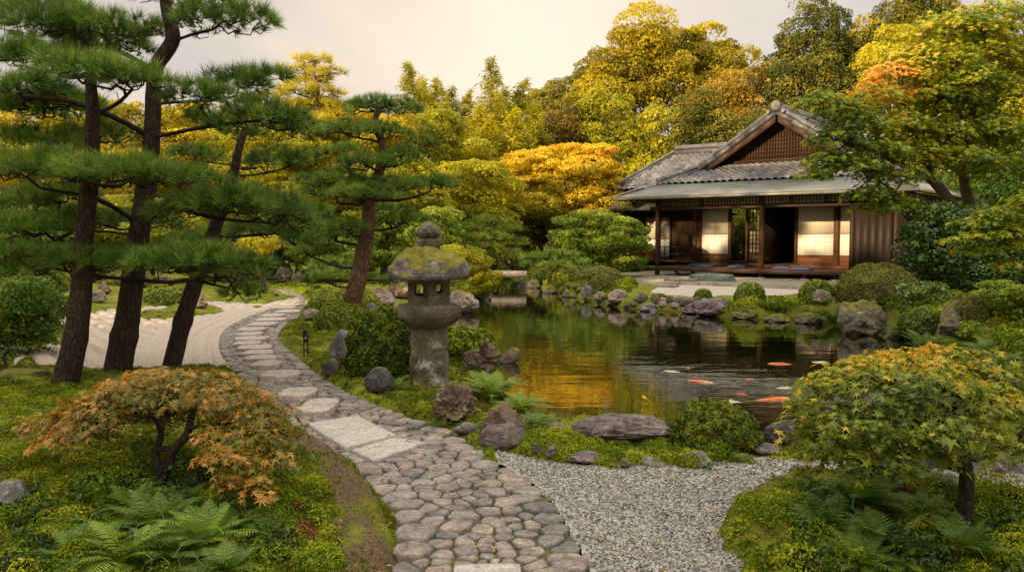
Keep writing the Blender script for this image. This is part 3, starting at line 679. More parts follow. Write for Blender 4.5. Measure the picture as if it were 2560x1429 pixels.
for x in np.arange(.12, 8.2, .115): mb.box(x-.014, x+.014, .04, .07, 2.642, 2.898)
for x in (1.78, 3.95, 5.05, 6.2): mb.box(x-.06, x+.06, .03, .075, 2.642, 2.898)
mb.box(.06, 8.24, .06, .08, 2.755, 2.775)
mb.build('frieze_slat', WDh, fr)
# upper wall behind (above the openings)
mb = MB(); mb.box(.0, 8.3, 1.72, 1.77, 2.722, 3.03); mb.build('upper_wall', PLA, house)
# deck
mb = MB()
for k in range(11): mb.box(0.0, 7.0, .03+k*.152, .03+k*.152+.147, DK-.035, DK)
deck = mb.build('veranda_deck', WRh, house)
mb = MB(); mb.box(-.02, 7.02, -.03, .025, DK-.15, DK-.005); mb.box(-.03, .02, .03, 1.7, DK-.15, DK-.04); mb.build('deck_edge', WDh, deck)
for x, y in [(1.45, .12), (2.8, .3), (4.0, .12), (5.5, .12), (0.0, 1.6), (2.2, 1.6), (4.2, 1.6), (6.5, .12)]:
    mb = MB(); mb.box(x-.055, x+.055, y-.055, y+.055, .13, DK-.04); s_ = mb.build('deck_support', WD, deck)
    mb = MB(); mb.lathe([(.16, .07), (.15, .115), (.12, .13)], 8, (x, y)); mb.build('footing', GRAN, s_)
# floor inside, rooms
mb = MB(); mb.box(.7, 8.2, 1.80, 7.4, FL-.12, FL-.02); mb.build('floor', TAT, house)
mb = MB(); mb.box(.66, 8.25, 1.66, 1.80, DK, FL); mb.build('sill', WR, house)
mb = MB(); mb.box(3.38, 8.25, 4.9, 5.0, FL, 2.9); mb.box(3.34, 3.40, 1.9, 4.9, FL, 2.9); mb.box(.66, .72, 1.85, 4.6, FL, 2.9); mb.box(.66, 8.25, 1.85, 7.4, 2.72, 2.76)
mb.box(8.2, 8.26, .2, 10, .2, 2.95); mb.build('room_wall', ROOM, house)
def shoji(x0, x1, y, z0, z1, kick, mid, wood=WR, name='paper_screen', lab=None, glass=True):
    mb = MB(); f = .03
    mb.box(x0, x0+f, y-.02, y+.02, z0, z1); mb.box(x1-f, x1, y-.02, y+.02, z0, z1); mb.box(x0+f, x1-f, y-.02, y+.02, z1-f, z1); mb.box(x0+f, x1-f, y-.02, y+.02, z0, z0+.04)
    mb.box(x0+f, x1-f, y-.018, y+.018, kick, kick+.025); mb.box(x0+f, x1-f, y-.018, y+.018, mid, mid+.022)
    o = mb.build(name, wood, house)
    if lab: o['label'] = lab
    mb = MB(); mb.box(x0+f, x1-f, y-.008, y+.008, z0+.04, kick); mb.build('kick_panel', WRh if wood is WR else wood, o)
    mb = MB(); mb.box(x0+f, x1-f, y-.006, y+.004, mid+.022, z1-f); mb.build('upper_paper', PAP1, o)
    mb = MB(); mb.box(x0+f, x1-f, y-.006, y+.004, kick+.025, mid); mb.build('lower_paper', PAP2, o)
    mb = MB(); n = max(2, int(round((x1-x0)/.30)))
    for k in range(1, n): x = x0+(x1-x0)*k/n; mb.box(x-.005, x+.005, y-.010, y-.0065, kick+.03, z1-f)
    for z in np.arange(kick+.16, z1-.08, .17):
        if abs(z-mid-.01) > .04: mb.box(x0+f, x1-f, y-.0095, y-.0068, z-.004, z+.004)
    mb.build('grid_bar', PAPD, o)
    return o
shoji(.98, 2.10, 1.74, FL, 2.58, .86, 1.62); shoji(4.66, 5.95, 1.74, FL, 2.58, .86, 1.62); shoji(6.11, 7.2, 1.74, FL, 2.58, .86, 1.62)
for xa, xb in ((.80, .98), (2.10, 2.20), (2.76, 2.84), (4.58, 4.655), (3.40, 3.46)):
    mb = MB(); mb.box(xa, xb, 1.70, 1.78, FL, 2.58); mb.build('door_jamb', WR, house)
# lattice door
mb = MB()
for x in np.linspace(2.86, 3.38, 5): mb.box(x-.014, x+.014, 1.80, 1.83, FL+.02, 2.55)
for z in np.arange(.95, 2.56, .16): mb.box(2.846, 3.394, 1.805, 1.825, z-.011, z+.011)
mb.box(2.846, 3.394, 1.802, 1.832, FL+.02, .93); ld_ = mb.build('lattice_door', WD, house)
mb = MB(); mb.box(2.86, 3.38, 1.84, 1.845, .93, 1.75); mb.build('door_paper', FRZ, ld_)
# boarded wall on the right, front plane
mb = MB()
for k, x in enumerate(np.arange(7.07, 8.20, .226)): mb.box(x+.003, x+.223, .06-.004*(k % 2), .12, .28, 2.52)
mb.box(7.06, 8.24, .03, .14, .18, .28); mb.build('board_wall', woodmat('storm_board', (0.014, 0.009, 0.006), (0.040, 0.024, 0.016)), house)
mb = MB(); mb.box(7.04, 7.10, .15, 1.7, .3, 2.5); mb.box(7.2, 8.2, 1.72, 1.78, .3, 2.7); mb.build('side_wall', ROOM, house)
# left wing
mb = MB()
mb.box(-4.5, -4.4, 5.7, 10, .3, 3.2); mb.box(-4.5, .1, 5.72, 5.8, 2.45, 3.3); mb.box(-2.40, .1, 5.74, 5.80, .5, 2.45); mb.box(-4.5, -3.75, 5.72, 5.8, .2, 2.45); mb.box(-4.5, .1, 5.70, 5.78, .2, .55)
mb.build('wing_wall', woodmat('wing_board', (0.035, 0.020, 0.012), (0.085, 0.045, 0.022)), house)
mb = MB(); mb.box(-1.25, -1.18, 5.66, 5.73, .5, 2.45); mb.box(-.35, -.28, 5.66, 5.73, .5, 2.45); mb.box(-2.45, -2.38, 5.66, 5.73, .5, 2.45); mb.box(-4.5, .7, 5.64, 5.72, 2.42, 2.5); mb.build('wing_post', WD, house)
shoji(-3.72, -3.0, 5.74, .55, 2.42, .95, 1.4, WD, 'wing_screen'); shoji(-2.95, -2.46, 5.74, .55, 2.42, .6, 1.4, WD, 'wing_screen')
mb = MB(); mb.box(-4.3, .6, 4.7, 5.65, .42, .5); mb.build('wing_deck', WDh, house)
mb = MB(); mb.box(-4.2, -.3, 4.70, 4.74, 1.06, 1.10); mb.box(-4.2, -.3, 4.71, 4.73, .76, .79)
for x in (-4.2, -3.2, -2.2, -1.6, -.9, -.34): mb.box(x, x+.04, 4.70, 4.74, .5, 1.06)
mb.build('railing', WD, house)
mb = MB()
zl, zh = 2.72, 3.28
mb.hexa([(-6.0, 4.1, zl-.06), (.3, 4.1, zl-.06), (.3, 5.6, zh-.06), (-4.5, 5.6, zh-.06)], [(-6.0, 4.1, zl), (.3, 4.1, zl), (.3, 5.6, zh), (-4.5, 5.6, zh)])
mb.hexa([(-6.0, 10, zl-.06), (-6.0, 4.1, zl-.06), (-4.5, 5.6, zh-.06), (-4.5, 10, zh-.06)], [(-6.0, 10, zl), (-6.0, 4.1, zl), (-4.5, 5.6, zh), (-4.5, 10, zh)])
mb.build('wing_pent_roof', COPPER, house)
mb = MB(); mb.box(-4.2, 1, 4.6, 10, 3.2, 3.62); mb.build('wing_upper_wall', WD, house)
wz = 3.58
def wbase(u, v): return np.c_[u, 3.6+v, wz+0.70*v-.02*v*v*0]
tiles('wing_tile_slope', wbase, -4.2, 1.2, 0, 2.42, lambda u, v: (u > -4.1+v*.75) & (u < 1.2), house)
def wb2(u, v): return np.c_[-4.1+v*.75, u, wz+.70*v]
o = tiles('wing_tile_slope', wb2, 3.5, 11, 0, 2.4, lambda u, v: (u > 3.6+v), house); o.data.flip_normals()
ridgecap('wing_ridge', [(-2.35, 6.0, wz+1.7), (1.4, 6.0, wz+1.7)], .3, .2, .1); ridgecap('wing_hip', [(-4.15, 3.55, wz+.05), (-2.35, 6.0, wz+1.72)], .18, .06, .08)
ridgecap('wing_hip', [(-4.12, 3.58, wz+.0), (-4.5, 3.4, wz+.08)], .18, .06, .08)
# apron of the house (raised stone court edge)
APM = stonemat('apron_stone', (0.20, 0.17, 0.13), (0.30, 0.26, 0.20), (0.36, 0.31, 0.24), sc=3, bumpd=0.006)
mb = MB(); ap = [(-2.0, -3.5), (6.6, -3.5), (8.6, -1.0), (8.6, 12), (-2.0, 12)]
V = [(x, y, -.1) for x, y in ap]+[(x, y, .09) for x, y in ap]; me = MB(); me.add(V, [(0, 1, 6, 5), (1, 2, 7, 6), (2, 3, 8, 7), (3, 4, 9, 8), (4, 0, 5, 9)]); me.ng[5] = [np.array([(5, 6, 7, 8, 9)])]
o = me.build('courtyard_pavement', APM); o.location = (H0[0], H0[1], 0); o.rotation_euler = (0, 0, HRZ); tag(o, kind='structure')
# cushions, lamp
m = M('indigo_cloth'); n = m.noise(30, 4, 0.6); BLUE = m.done(m.bsdf(m.ramp(n, [(0.3, (0.035, 0.055, 0.12)), (0.7, (0.075, 0.105, 0.19))]), 0.9, 0.1, m.bump(n, 0.5, 0.005)))
def cushion(a, b, s, label, rz=0.0):
    n = 15; t = np.linspace(-1, 1, n); X, Y = np.meshgrid(t, t); e = 1-np.clip(np.maximum(np.abs(X), np.abs(Y)), 0, 1)**5
    h = .045+.055*(1-X**2)**.5*(1-Y**2)**.5+.01*noise(np.c_[X.ravel()*3+a, Y.ravel()*3], 3).reshape(n, n)
    top = np.c_[(X*s*(1-.06*Y*Y)).ravel(), (Y*s*(1-.06*X*X)).ravel(), (.02+h*e**.6).ravel()]; bot = top.copy(); bot[:, 2] = np.where(e.ravel() > .01, .0, .02)
    I = np.arange(n*n).reshape(n, n); F = np.stack([I[:-1, :-1], I[:-1, 1:], I[1:, 1:], I[1:, :-1]], -1).reshape(-1, 4)
    V = np.r_[top, bot]; o = mk('cushion', V, np.r_[F, F[:, ::-1]+n*n], BLUE, smooth=True)
    p = HL(a, b, DK); o.location = tuple(p); o.rotation_euler = (0, 0, HRZ+rz); tag(o, label, 'cushion', 'blue floor cushions on the veranda')
cushion(1.0, 1.30, .30, 'dark blue floor cushion half hidden by the post, farthest left on the veranda', .1)
cushion(1.75, .62, .34, 'dark blue floor cushion below the left paper screen', .15); cushion(2.95, .62, .34, 'dark blue floor cushion in front of the lattice door', .1)
cushion(4.55, .62, .34, 'dark blue floor cushion just right of the veranda middle post', .2); cushion(5.30, .42, .36, 'dark blue floor cushion farthest right, below the right paper screen', .1)
m = M('lamp_paper'); e = m.n('ShaderNodeEmission'); e.inputs[0].default_value = (1.0, 0.62, 0.25, 1); e.inputs[1].default_value = 1.2; LP = m.done(e.outputs[0])
p = HL(4.47, 2.3, FL-.02); lamp = empty('floor_lamp', p, HRZ, 'small glowing paper floor lamp inside the dark room', 'lamp')
mb = MB(); mb.box(-.07, .07, -.07, .07, .26, .56); mb.build('lamp_shade', LP, lamp)
mb = MB()
for x in (-.08, .065):
    for y in (-.08, .065): mb.box(x, x+.015, y, y+.015, 0, .6)
for z in (.24, .41, .57): mb.box(-.082, .082, -.084, -.072, z, z+.014); mb.box(-.084, -.072, -.07, .082, z, z+.014)
mb.build('lamp_frame', WD, lamp)
# ================================================================== ROCKS, LANTERN, SHRUBS
import bmesh
def ico(sub):
    bm = bmesh.new(); bmesh.ops.create_icosphere(bm, subdivisions=sub, radius=1.0)
    V = np.array([v.co[:] for v in bm.verts]); F = np.array([[v.index for v in f.verts] for f in bm.faces]); bm.free(); return V, F
ICO = {k: ico(k) for k in (3, 4, 5, 6)}
RK = {'brown': stonemat('rock_brown', (0.06, 0.040, 0.028), (0.17, 0.118, 0.082), (0.33, 0.25, 0.185), moss=0.45, sc=4, bumpd=0.03, lichen=0.2),
      'purple': stonemat('rock_purple', (0.07, 0.055, 0.052), (0.16, 0.125, 0.115), (0.31, 0.26, 0.23), moss=0.16, sc=5, bumpd=0.03),
      'grey': stonemat('rock_grey', (0.09, 0.085, 0.08), (0.20, 0.185, 0.17), (0.34, 0.32, 0.29), moss=0.22, sc=3, bumpd=0.03, lichen=0.3),
      'dark': stonemat('rock_dark', (0.03, 0.028, 0.028), (0.075, 0.07, 0.065), (0.15, 0.14, 0.12), moss=0.25, sc=5, bumpd=0.02),
      'tan': stonemat('rock_tan', (0.15, 0.11, 0.085), (0.30, 0.23, 0.18), (0.44, 0.37, 0.29), moss=0.28, sc=3, bumpd=0.03),
      'mossy': stonemat('rock_mossy', (0.075, 0.06, 0.042), (0.17, 0.145, 0.11), (0.34, 0.30, 0.25), moss=0.72, sc=2.6, bumpd=0.04, lichen=0.2),
      'green': stonemat('rock_green', (0.085, 0.11, 0.085), (0.14, 0.17, 0.13), (0.20, 0.23, 0.18), moss=0.0, sc=2.5, bumpd=0.02)}
def rockmesh(sub, seed, cuts=9, rough=0.10, round_=0.5, sharp=0.0):
    r = np.random.default_rng(seed); V, F = ICO[sub]; V = V.copy()
    for _ in range(cuts):
        n = r.normal(size=3); n[2] = abs(n[2])*0.8; n /= np.linalg.norm(n); d = r.uniform(0.55+0.3*round_, 0.98)
        s = V@n; over = np.maximum(s-d, 0); V -= (over*0.92)[:, None]*n
    o = r.uniform(0, 90)
    k = fbm(V*1.6+o, 5, 2, 0.6)*rough+0.07*rough/0.1*(-np.abs(noise(V*4.5+o, 6)))+0.03*(-np.abs(noise(V*[11, 11, 7]+o, 7)))*rough/0.1
    V *= (1+k)[:, None]
    return V, F
RN = [0]
_YS = np.concatenate([np.geomspace(2.6, 34, 420)])
def at_px(px, py, Y=None, z=None):
    """ground contact point seen at a pixel"""
    if Y is not None: return Wp(px, py, Y)
    d = ray(px, py); d = d/d[1]; P = np.array([0, 0, CAMZ])+d*_YS[:, None]; h = np.maximum(Hz(P[:, 0], P[:, 1]), ZW-.02)
    k = np.argmax(P[:, 2] <= h) if (P[:, 2] <= h).any() else len(_YS)-1
    if k > 0:
        a, b = P[k-1, 2]-h[k-1], h[k]-P[k, 2]; t = a/(a+b+1e-9); return P[k-1]+(P[k]-P[k-1])*t
    return P[k]
RN = [0]

def rock(px, py, w, h, kind, label, dr=0.8, sub=4, cuts=9, rough=0.10, round_=0.5, rz=None, Y=None, sink=0.22, lean=0.0, group=None, tilt=0.0, cat='rock'):
    RN[0] += 1; p = at_px(px, py, Y); Yc = p[1]
    W_ = w/2000*Yc/2; Hh = h/2000*Yc; D_ = W_*dr
    V, F = rockmesh(sub, RN[0]*13+5, cuts, rough, round_)
    a = (RN[0]*1.3) % 6.28 if rz is None else rz
    R = np.array([[cos(a), -sin(a), 0], [sin(a), cos(a), 0], [0, 0, 1]]); V = V@R.T
    V = V/np.abs(V).max(0)
    V[:, 0] += lean*V[:, 2]; V[:, 2] = V[:, 2]*(1+tilt*V[:, 0])
    zt = V[:, 2]; V = np.c_[V[:, 0]*W_, V[:, 1]*D_, np.where(zt > 0, zt, zt*0.6)*Hh*(1/(1-sink))*0.62]
    V[:, 2] += Hh*0.38
    base = np.array([p[0], p[1]+D_*0.85, 0]); zb = Hs(base[0], base[1]); zb = max(zb, ZW-0.03) if Y is None else p[2]
    base[2] = min(zb, p[2]+0.02) if Y is None else p[2]
    o = mk('rock', V, F, RK[kind], smooth=True); o.location = tuple(base); tag(o, label, cat, group); return o
# ---- stone lantern
LM = stonemat('lantern_stone', (0.055, 0.044, 0.028), (0.12, 0.098, 0.062), (0.21, 0.175, 0.12), moss=0.16, sc=5, bumpd=0.015, mosscol=((0.06, 0.06, 0.01), (0.15, 0.14, 0.025)))
LMR = stonemat('lantern_roof_stone', (0.07, 0.055, 0.048), (0.16, 0.13, 0.115), (0.34, 0.30, 0.27), moss=0.60, sc=6, bumpd=0.03, mosscol=((0.07, 0.075, 0.008), (0.26, 0.22, 0.02)), lichen=0.2)
LMP = stonemat('lantern_shaft_stone', (0.05, 0.042, 0.024), (0.12, 0.10, 0.055), (0.20, 0.17, 0.10), moss=0.0, sc=4, bumpd=0.015, lichen=0.75)
lb = at_px(1068, 972); lb[1] += 0.22; lz = Hs(lb[0], lb[1])-0.02
lant = empty('stone_lantern', (lb[0], lb[1], 0), radians(6.5), 'mossy stone garden lantern standing beside the pond and the path', 'stone lantern')
def lumps(o, amt, f, s=3):
    me = o.data; n = len(me.vertices); V = np.empty(n*3, np.float32); me.vertices.foreach_get('co', V); V = V.reshape(-1, 3)
    me2 = V*(1+amt*fbm(V*f+2, 4, s)[:, None]*np.array([1, 1, .35])); me.vertices.foreach_set('co', me2.astype(np.float32).ravel()); me.update()
def hexring(r, z, n=96, rnd=0.0, ph=-pi/2, sides=6):
    a = np.arange(n)*2*pi/n; k = ((a-ph) % (2*pi/sides))-pi/sides; rr = r*cos(pi/sides)/np.cos(k); rr = rr*(1-rnd)+r*0.95*rnd
    return np.c_[rr*np.cos(a), rr*np.sin(a), np.broadcast_to(z, (n,))]
def loft(rings, cap=True):
    n = len(rings[0]); V = np.concatenate(rings); F = [(i*n+j, i*n+(j+1) % n, (i+1)*n+(j+1) % n, (i+1)*n+j) for i in range(len(rings)-1) for j in range(n)]
    mb = MB(); mb.add(V, F)
    if cap:
        for i, rv in ((0, 1), (len(rings)-1, 0)):
            c = rings[i].mean(0); mb.add(np.r_[rings[i], [c]], [((k+1) % n, k, n) if rv else (k, (k+1) % n, n) for k in range(n)])
    return mb
zr = np.linspace(lz-.05, 0.655, 30)
t_ = (zr-zr[0])/(zr[-1]-zr[0]); pr_ = [(0.192+0.012*np.cos(t*3.1)+0.006*sin(t*17), z) for t, z in zip(t_, zr)]
mb = MB(); mb.lathe(pr_+[(.185, .665)], 64); o = mb.build('shaft', LMP, lant, smooth=True); lumps(o, .012, 6)
rs = [hexring(.19, .64, rnd=1), hexring(.22, .66, rnd=1), hexring(.29, .70, rnd=.75), hexring(.325, .735, rnd=.4), hexring(.335, .75, rnd=.1)]
# lotus petals under the platform
pet = []
for r in rs:
    a = np.arctan2(r[:, 1], r[:, 0]); q = r.copy(); q[:, :2] *= (1+.035*np.abs(np.sin(a*6)))[:, None]; pet.append(q)
loft(pet).build('lotus_base', LM, lant, smooth=True)
o = loft([hexring(.350, .752), hexring(.358, .762), hexring(.358, .852), hexring(.350, .866), hexring(.23, .885, rnd=.2)]).build('platform', LM, lant); lumps(o, .012, 9)
# fire box: six real panels with openings
fb = empty('fire_box', (0, 0, 0)); fb.parent = lant
R6, z0, z1 = .238, .872, 1.155; side6 = R6*2*sin(pi/6); ap6 = R6*cos(pi/6)
for k in range(6):
    ca = -pi/2+pi/6+k*pi/3  # panel centre angle
    n = 32; t = np.arange(n)*2*pi/n; w2, h2 = side6/2, (z1-z0)/2
    sq = lambda t, a, b: np.c_[np.clip(np.cos(t)*1.5, -1, 1)*a, np.clip(np.sin(t)*1.5, -1, 1)*b]
    outer = sq(t, w2, h2)
    inner = np.c_[np.cos(t)*.048, np.sin(t)*.048]+(0, .02) if k % 2 == 0 else sq(t, .052, .055)+(0, .01)
    tx = np.array([-sin(ca), cos(ca), 0]); nn = np.array([cos(ca), sin(ca), 0]); c0 = nn*ap6+np.array([0, 0, (z0+z1)/2])
    def P3(q, d): return c0+q[:, :1]*tx+q[:, 1:]*np.array([0, 0, 1])-nn*d
    mb = MB(); V = np.r_[P3(outer, 0), P3(inner, 0), P3(inner, .05), P3(outer*(.87, 1), .05)]
    F = []
    for a, b in ((0, 1), (1, 2), (2, 3)): F += [(a*n+j, a*n+(j+1) % n, b*n+(j+1) % n, b*n+j) for j in range(n)]
    mb.add(V, F); mb.build('window_panel', LM, fb)
mb = MB(); mb.add([(0, 0, .888)]+[(cos(a)*.2, sin(a)*.2, .888) for a in np.arange(6)*pi/3-pi/2], [(0, k, k % 6+1) for k in range(1, 7)]); mb.build('box_floor', LM, fb)
# roof: heavy lumpy umbrella
def rr(r, z, rn): return hexring(r, z, 96, rn)
prof = [(.22, 1.125, .6), (.38, 1.13, .3), (.435, 1.135, .25), (.452, 1.165, .25), (.443, 1.20, .25), (.40, 1.265, .35), (.34, 1.325, .45), (.27, 1.375, .6), (.20, 1.405, .85), (.12, 1.425, 1), (.06, 1.43, 1)]
pp = np.array(prof); tq = np.linspace(0, len(prof)-1, 50); pi_ = np.c_[[np.interp(tq, range(len(prof)), pp[:, k]) for k in range(3)]].T
mb = loft([rr(*q) for q in pi_]); o = mb.build('roof', LMR, lant, smooth=True)
me = o.data; V = np.empty(len(me.vertices)*3, np.float32); me.vertices.foreach_get('co', V); V = V.reshape(-1, 3).astype(float)
up_ = sstep(1.14, 1.22, V[:, 2]); d = fbm(V*5.5, 5, 11, .6); ad = np.abs(noise(V*9, 12)); V[:, :2] *= (1+.05*d*(.4+up_))[:, None]; V[:, 2] += up_*(.026*d+.032*ad)-(1-up_)*.012*np.abs(noise(V*14, 5))
me.vertices.foreach_set('co', V.astype(np.float32).ravel()); me.update()
o = loft([hexring(.118, 1.415, rnd=.2), hexring(.13, 1.435, rnd=.2), hexring(.132, 1.50, rnd=.2), hexring(.118, 1.515, rnd=.3), hexring(.06, 1.52, rnd=1)]).build('neck', LM, lant, smooth=False); lumps(o, .02, 9)
mb = MB(); prf = [(.045, 1.505), (.075, 1.52), (.105, 1.55), (.115, 1.585), (.108, 1.62), (.085, 1.65), (.05, 1.672), (.022, 1.685), (.012, 1.70), (.002, 1.705)]
pp = np.array(prf); tq = np.linspace(0, len(prf)-1, 40); mb.lathe(np.c_[np.interp(tq, range(len(prf)), pp[:, 0]), np.interp(tq, range(len(prf)), pp[:, 1])], 64); o = mb.build('finial', LM, lant, smooth=True)
me = o.data; V = np.empty(len(me.vertices)*3, np.float32); me.vertices.foreach_get('co', V); V = V.reshape(-1, 3).astype(float); a = np.arctan2(V[:, 1], V[:, 0])
pb = np.maximum(np.cos(a*8), 0)**.5*np.exp(-((V[:, 2]-1.575)/.025)**2)*.14; V[:, :2] *= (1+pb)[:, None]; me.vertices.foreach_set('co', V.astype(np.float32).ravel()); me.update()
# ---- rocks
L = rock
L(1258, 1137, 128, 62, 'purple', 'low rounded purple-brown boulder at the tip of the near gravel', 0.75, 5, 6, .07, .8, group=None)
L(1256, 1098, 118, 80, 'brown', 'dark arched boulder just behind the low purple-brown one', 0.6, 5, 8, .16, .6)
L(1138, 1058, 140, 100, 'brown', 'craggy brown and mossy rock at the foot of the stone lantern', 0.8, 6, 14, .30, .3)
L(1545, 1108, 335, 62, 'purple', 'long flat rock slab lying along the near edge of the pond', 0.42, 6, 14, .09, .0, rz=0)
L(852, 908, 72, 78, 'grey', 'upright grey rock beside the leaning pine trunk', 0.8, 5, 10, .08, .3, sink=.1)
L(824, 948, 52, 40, 'dark', 'small dark rock at the path edge left of the dark bush', 0.9, 4, 6)
L(945, 985, 78, 56, 'dark', 'smooth dark grey boulder left of the lantern shaft', 0.8, 5, 5, .06, .8)
L(1212, 935, 125, 78, 'brown', 'jagged brown rock behind the ferns right of the lantern', 0.7, 6, 14, .30, .2)
L(1272, 912, 52, 44, 'brown', 'pointed wedge of rock jutting over the water', 0.5, 4, 12, .08, .1, lean=.5, sink=.1, tilt=.5)
L(1165, 1092, 74, 24, 'purple', 'flat stone between the cobbled path and the lantern rock', 0.7, 4, 10)
for px, py, w, h, k, lab in [(1342, 1144, 36, 22, 'dark', 'first of the small round edging stones right of the purple-brown boulder'), (1382, 1153, 42, 30, 'purple', 'second small round edging stone right of the purple-brown boulder'),
        (1462, 1168, 104, 22, 'purple', 'thin flat edging stone between near gravel and moss'), (1563, 1175, 34, 20, 'brown', 'small pointed edging stone along the near gravel'), (1640, 1180, 78, 26, 'grey', 'pale long edging stone left of the round clipped shrub'),
        (1745, 1177, 90, 34, 'grey', 'rough grey edging stone in front of the round clipped shrub'), (1855, 1170, 60, 26, 'mossy', 'mossy flat edging stone right of the round clipped shrub'), (1790, 1140, 50, 20, 'dark', 'dark flat stone tucked under the round clipped shrub'),
        (1395, 1090, 60, 24, 'purple', 'small purple rock between the arched boulder and the flat slab'),
        (1965, 1125, 100, 62, 'dark', 'dark rough rock left of the orange maple by the water'), (1925, 1145, 70, 22, 'purple', 'low purple stone in front of the dark rough rock'),
        (2335, 1195, 86, 52, 'dark', 'dark rock under the right maple beyond the gravel'), (2432, 1190, 64, 42, 'grey', 'grey rock right of the near maple trunk'), (2450, 1170, 50, 34, 'grey', 'smaller grey rock behind the one right of the near maple trunk'), (2535, 1200, 100, 46, 'purple', 'purple rock at the right edge beyond the gravel')]:
    L(px, py, w, h, k, lab, 0.8, 5, 12, .13, .4)
L(2, 1275, 80, 50, 'grey', 'pale flat rock cut off by the left edge', 1.4, 5, 6, .05, .5)
L(30, 948, 150, 20, 'mossy', 'flat mossy stone slab at the left edge of the raked gravel', .6, 4, 6)
for px, py, w, h, k, lab in [(1155, 785, 86, 56, 'tan', 'pale tan boulder on the left pond shore right of the lantern'), (1210, 752, 52, 34, 'tan', 'small tan rock behind the pale boulder on the left shore'),
        (950, 770, 78, 48, 'tan', 'tan rock behind the clipped mounds left of the lantern'), (1010, 748, 96, 58, 'brown', 'large brown rock just left of the lantern fire box'), (925, 805, 58, 42, 'grey', 'dark and white rock right of the lower clipped mound'),
        (985, 800, 70, 30, 'mossy', 'mossy low rock left of the lantern platform'), (1095, 770, 60, 40, 'mossy', 'mossy rock behind the lantern'), (706, 707, 50, 40, 'brown', 'round brown boulder in front of a clipped ball, far left lawn'), (660, 700, 34, 20, 'tan', 'small pale rock left of the round brown boulder'),
        (743, 708, 36, 24, 'tan', 'pinkish rock right of the round brown boulder'), (790, 672, 50, 26, 'brown', 'brown rock beyond the lawn behind the leaning pine'), (775, 802, 50, 24, 'tan', 'flat pale stone left of the lower clipped mound'),
        (238, 757, 46, 30, 'tan', 'tan rock seen between the two left pine trunks'), (255, 735, 34, 28, 'brown', 'small brown rock beyond the raked gravel between the pine trunks'), (480, 772, 66, 46, 'tan', 'tan rock on the moss island behind the thin pine trunk'),
        (105, 800, 62, 50, 'tan', 'pinkish rock right of the leafy bush at the left edge'), (35, 740, 60, 30, 'tan', 'flat tan rock above the leafy bush at the left edge'), (400, 715, 60, 24, 'brown', 'brown rock on the far side of the raked gravel'),
        (1470, 752, 34, 38, 'grey', 'upright grey stone at the left end of the far shore wall'), (1502, 757, 38, 26, 'tan', 'second stone of the far shore wall'), (1548, 762, 62, 32, 'tan', 'wide tan stone in the far shore wall'), (1605, 760, 44, 24, 'brown', 'brown stone in the far shore wall below the moss'),
        (1624, 781, 52, 22, 'grey', 'low oval grey stone standing in the water near the far shore'), (1735, 787, 60, 22, 'purple', 'low stone left of the big grey far shore boulder'), (1792, 794, 112, 42, 'purple', 'big grey-purple boulder on the far shore below the small shrub'),
        (1875, 800, 80, 26, 'mossy', 'mossy low rock right of the big far shore boulder'), (1950, 808, 70, 22, 'mossy', 'mossy rock on the far shore below the step stone'), (2170, 842, 130, 92, 'mossy', 'big grey cliff-like rock with orange moss on the right shore'), (2240, 848, 50, 30, 'mossy', 'small orange mossy rock at the waterline beside the cliff-like rock'),
        (2062, 760, 52, 34, 'tan', 'white-streaked stone among the plants on the right shore'), (2030, 812, 80, 30, 'mossy', 'dark mossy rock under the ferns on the right shore'), (2412, 845, 110, 78, 'mossy', 'yellow moss capped rock near the right edge'), (2340, 890, 70, 44, 'grey', 'grey rock below the ferns on the right shore')]:
    L(px, py, w, h, k, lab, 0.8, 5, 12, .14, .35)
nm = 0
for px in np.arange(1642, 1770, 17):
    nm += 1; L(px, 757+3*((nm*7) % 3), 20, 15, ['grey', 'brown', 'tan', 'mossy'][nm % 4], 'small round stone in the low row edging the courtyard gravel', 0.9, 3, 6, .08, .7, group='small stones edging the courtyard')
for px, py in [(1660, 771), (1690, 774), (1712, 768), (1590, 768), (1572, 770), (1528, 765)]:
    L(px, py, 26, 14, ['mossy', 'tan', 'dark'][int(px) % 3], 'small mossy stone at the waterline of the far shore', 0.9, 3, 6, .08, .7, group='small stones at the far waterline')
for px, py, w, h in [(640, 775, 30, 10), (1335, 722, 40, 22), (1375, 735, 40, 20), (1425, 745, 44, 20), (1310, 712, 30, 20), (1215, 722, 30, 22), (2330, 905, 60, 40), (1330, 1062, 40, 22)]:
    L(px, py, w, h, 'mossy', 'low mossy stone half hidden by plants at the pond margin', 0.9, 4, 8, .1, .6, group='mossy stones round the pond')
# step stone and pavers by the house, bridge
p = HL(3.3, -2.3, .06); V, F = rockmesh(5, 99, 16, .06, .1); V = V/np.abs(V).max(0); V = np.sign(V)*np.abs(V)**.55; V = np.c_[V[:, 0]*.80, V[:, 1]*.38, V[:, 2]*.17+.12]; 
o = mk('step_stone', V, F, RK['green'], smooth=True); o.location = tuple(p); o.rotation_euler = (0, 0, HRZ); tag(o, 'big flat greenish step stone below the veranda', 'step stone')
for a, b, w, d, lab in [(2.55, -2.95, .5, .28, 'low grey stone slab in front of the greenish step stone'), (2.3, -3.75, .5, .22, 'thin grey paver on the gravel left of the shrub'), (2.9, -4.9, .45, .22, 'pale paver between the two small shrubs')]:
    mb = MB(); mb.box(-w, w, -d, d, 0, .07); mb.box(-w+.01, w-.01, -d+.01, d-.01, .07, .08); o = mb.build('paver', APM); q = HL(a, b, .09 if b > -3.4 else -.005); o.location = tuple(q); o.rotation_euler = (0, 0, HRZ+.1); lumps(o, .03, 3); tag(o, lab, 'paver')
bp0, bp1 = Wp(1205, 679, 27), Wp(1316, 680, 27.4)
